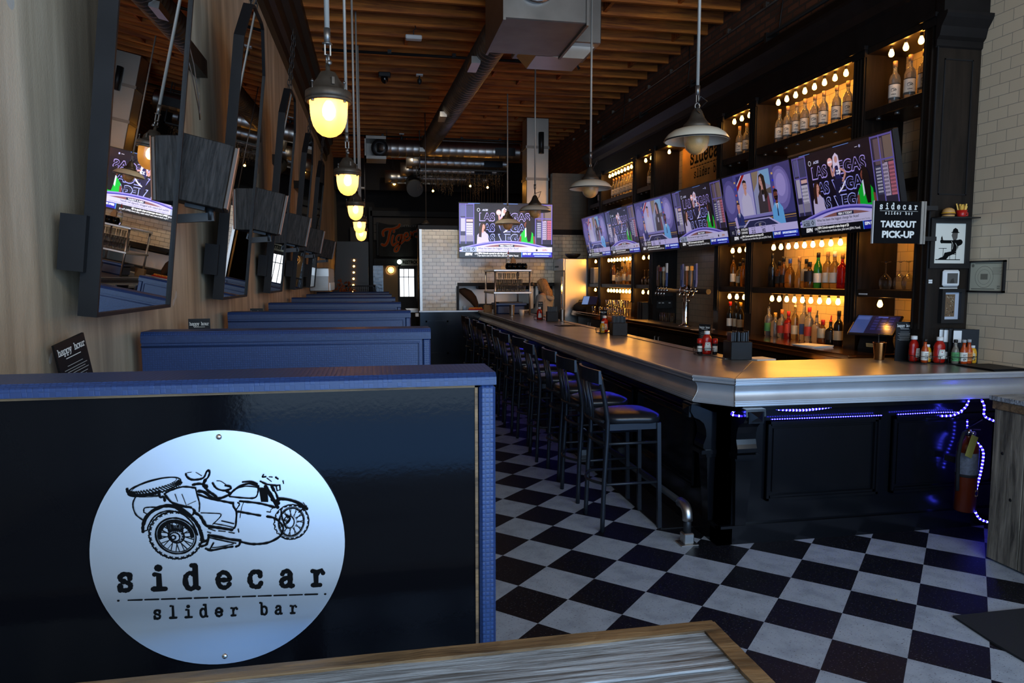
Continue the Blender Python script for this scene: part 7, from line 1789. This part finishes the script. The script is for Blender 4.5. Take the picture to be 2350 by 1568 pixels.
# ------------------------------------------------------------------ foreground
t = thing('plank_table', 'weathered plank high table top with a rough brown edge, nearest the camera', 'table', (0,0,0))
ZT = 1.0
X0, X1, Ya, Yb = -.965, .632, .30, 1.215
m = MB(); nb = 7; r_ = random.Random(8)
for k in range(nb):
    y0 = Ya+.03+(Yb-.06-Ya)*k/nb; y1 = Ya+.03+(Yb-.06-Ya)*(k+1)/nb-.002
    m.box((X0+.03,y0,ZT-.04),(X1-.034,y1,ZT-.002+r_.uniform(-.002,.001)),bev=.002)
m.build('planks', M_barntop, t)
def rough_bar(p0, p1, w, h, seed, name, mt, n=70):
    r2 = random.Random(seed); p0, p1 = Vector(p0), Vector(p1); tt = (p1-p0).normalized(); sd = Vector((tt.y,-tt.x,0)); m = MB(); vs = []; j = [0,0,0,0]
    for k in range(n+1):
        c0 = p0.lerp(p1,k/n); j = [x*.75+r2.uniform(-.0012,.0012) for x in j]
        for (a, z), e in zip(((-w/2,-h),(w/2,-h),(w/2,0),(-w/2,0)), j): vs.append(c0+sd*(a+e*1.6)+Vector((0,0,z+e)))
    fs = [(k*4+i,k*4+(i+1)%4,k*4+4+(i+1)%4,k*4+4+i) for k in range(n) for i in range(4)]+[(0,3,2,1),(n*4,n*4+1,n*4+2,n*4+3)]
    m.add(vs, fs); return m.build(name, mt, t)
rough_bar((X0,Yb-.018,ZT+.004),(X1-.004,Yb-.018,ZT+.004),.034,.055,3,'edge_board',M_barnedge)
rough_bar((X1-.018,Yb-.004,ZT+.003),(X1-.018,Ya,ZT+.003),.034,.055,4,'edge_board',M_barnedge)
MB().tube([(-.2,.75,.02),(-.2,.75,.96)], .045, 16).build('post', M_iron, t); MB().box((-.5,.45,0),(.1,1.05,.02)).build('foot', M_iron, t)
# timber half wall on the right
t = thing('timber_half_wall', 'grey barn wood half wall with a plank ledge on top at the right edge', 'ledge', (0,0,0))
y = 3.468; k = 0; r_ = random.Random(3)
while y > 2.4:
    w = .21
    MB().box((3.545,y-w+.004,0.012),(3.575,y,.905),bev=.003).build('board', M_barn, t); y -= w
x = 3.575
while x < 4.1: MB().box((x,3.44,0.012),(min(x+.2,4.18)-.004,3.468,.905),bev=.003).build('board', M_barn, t); x += .2
MB().box((3.60,2.42,0.01),(4.18,3.43,.90)).build('core', M_black, t)
MB().box((3.535,2.40,.905),(4.185,3.478,.955),bev=.003).build('ledge_frame', M_barnedge, t)
m = MB()
for k in range(4): m.box((3.525+.166*k,2.39,.955),(3.525+.166*k+.163,3.492,.982),bev=.002)
m.build('ledge_planks', M_barntop, t)
m = MB()
for (y,z) in ((3.40,.655),(3.33,.40),(3.18,.62)): m.lathe([(.0005,-.002),(.010,-.001),(.011,.001)], (3.5455,y,z), 10, axis='X')
m.build('knots', M_black, t)
t = thing('door_mat', 'dark ribbed rubber entrance mat on the checkered floor at the lower right', 'mat', (0,0,.001))
m = MB().prism([(2.765,2.87),(2.74,2.60),(2.76,1.2),(4.3,1.2),(4.3,2.33),(3.5,2.33),(3.5,2.87)][::-1], 0, .010, 'XY'); m.build('mat_body', M_rubber, t)
MB().box((3.545,2.40,0),(4.18,3.47,.010)).build('skirting', M_black, t) if False else None
# loose pieces of litter and floor specks are left out; small leaf on the tiles
single('fallen_leaf', MB().add([(0,0,.001),(.012,.004,.003),(.016,.016,.001),(.004,.012,.004)], [(0,1,2,3)]), mat('dry_leaf', (.35,.25,.10), .8), 'tiny dry leaf on a black floor tile right of centre', 'leaf', None, (2.62,3.08,0))
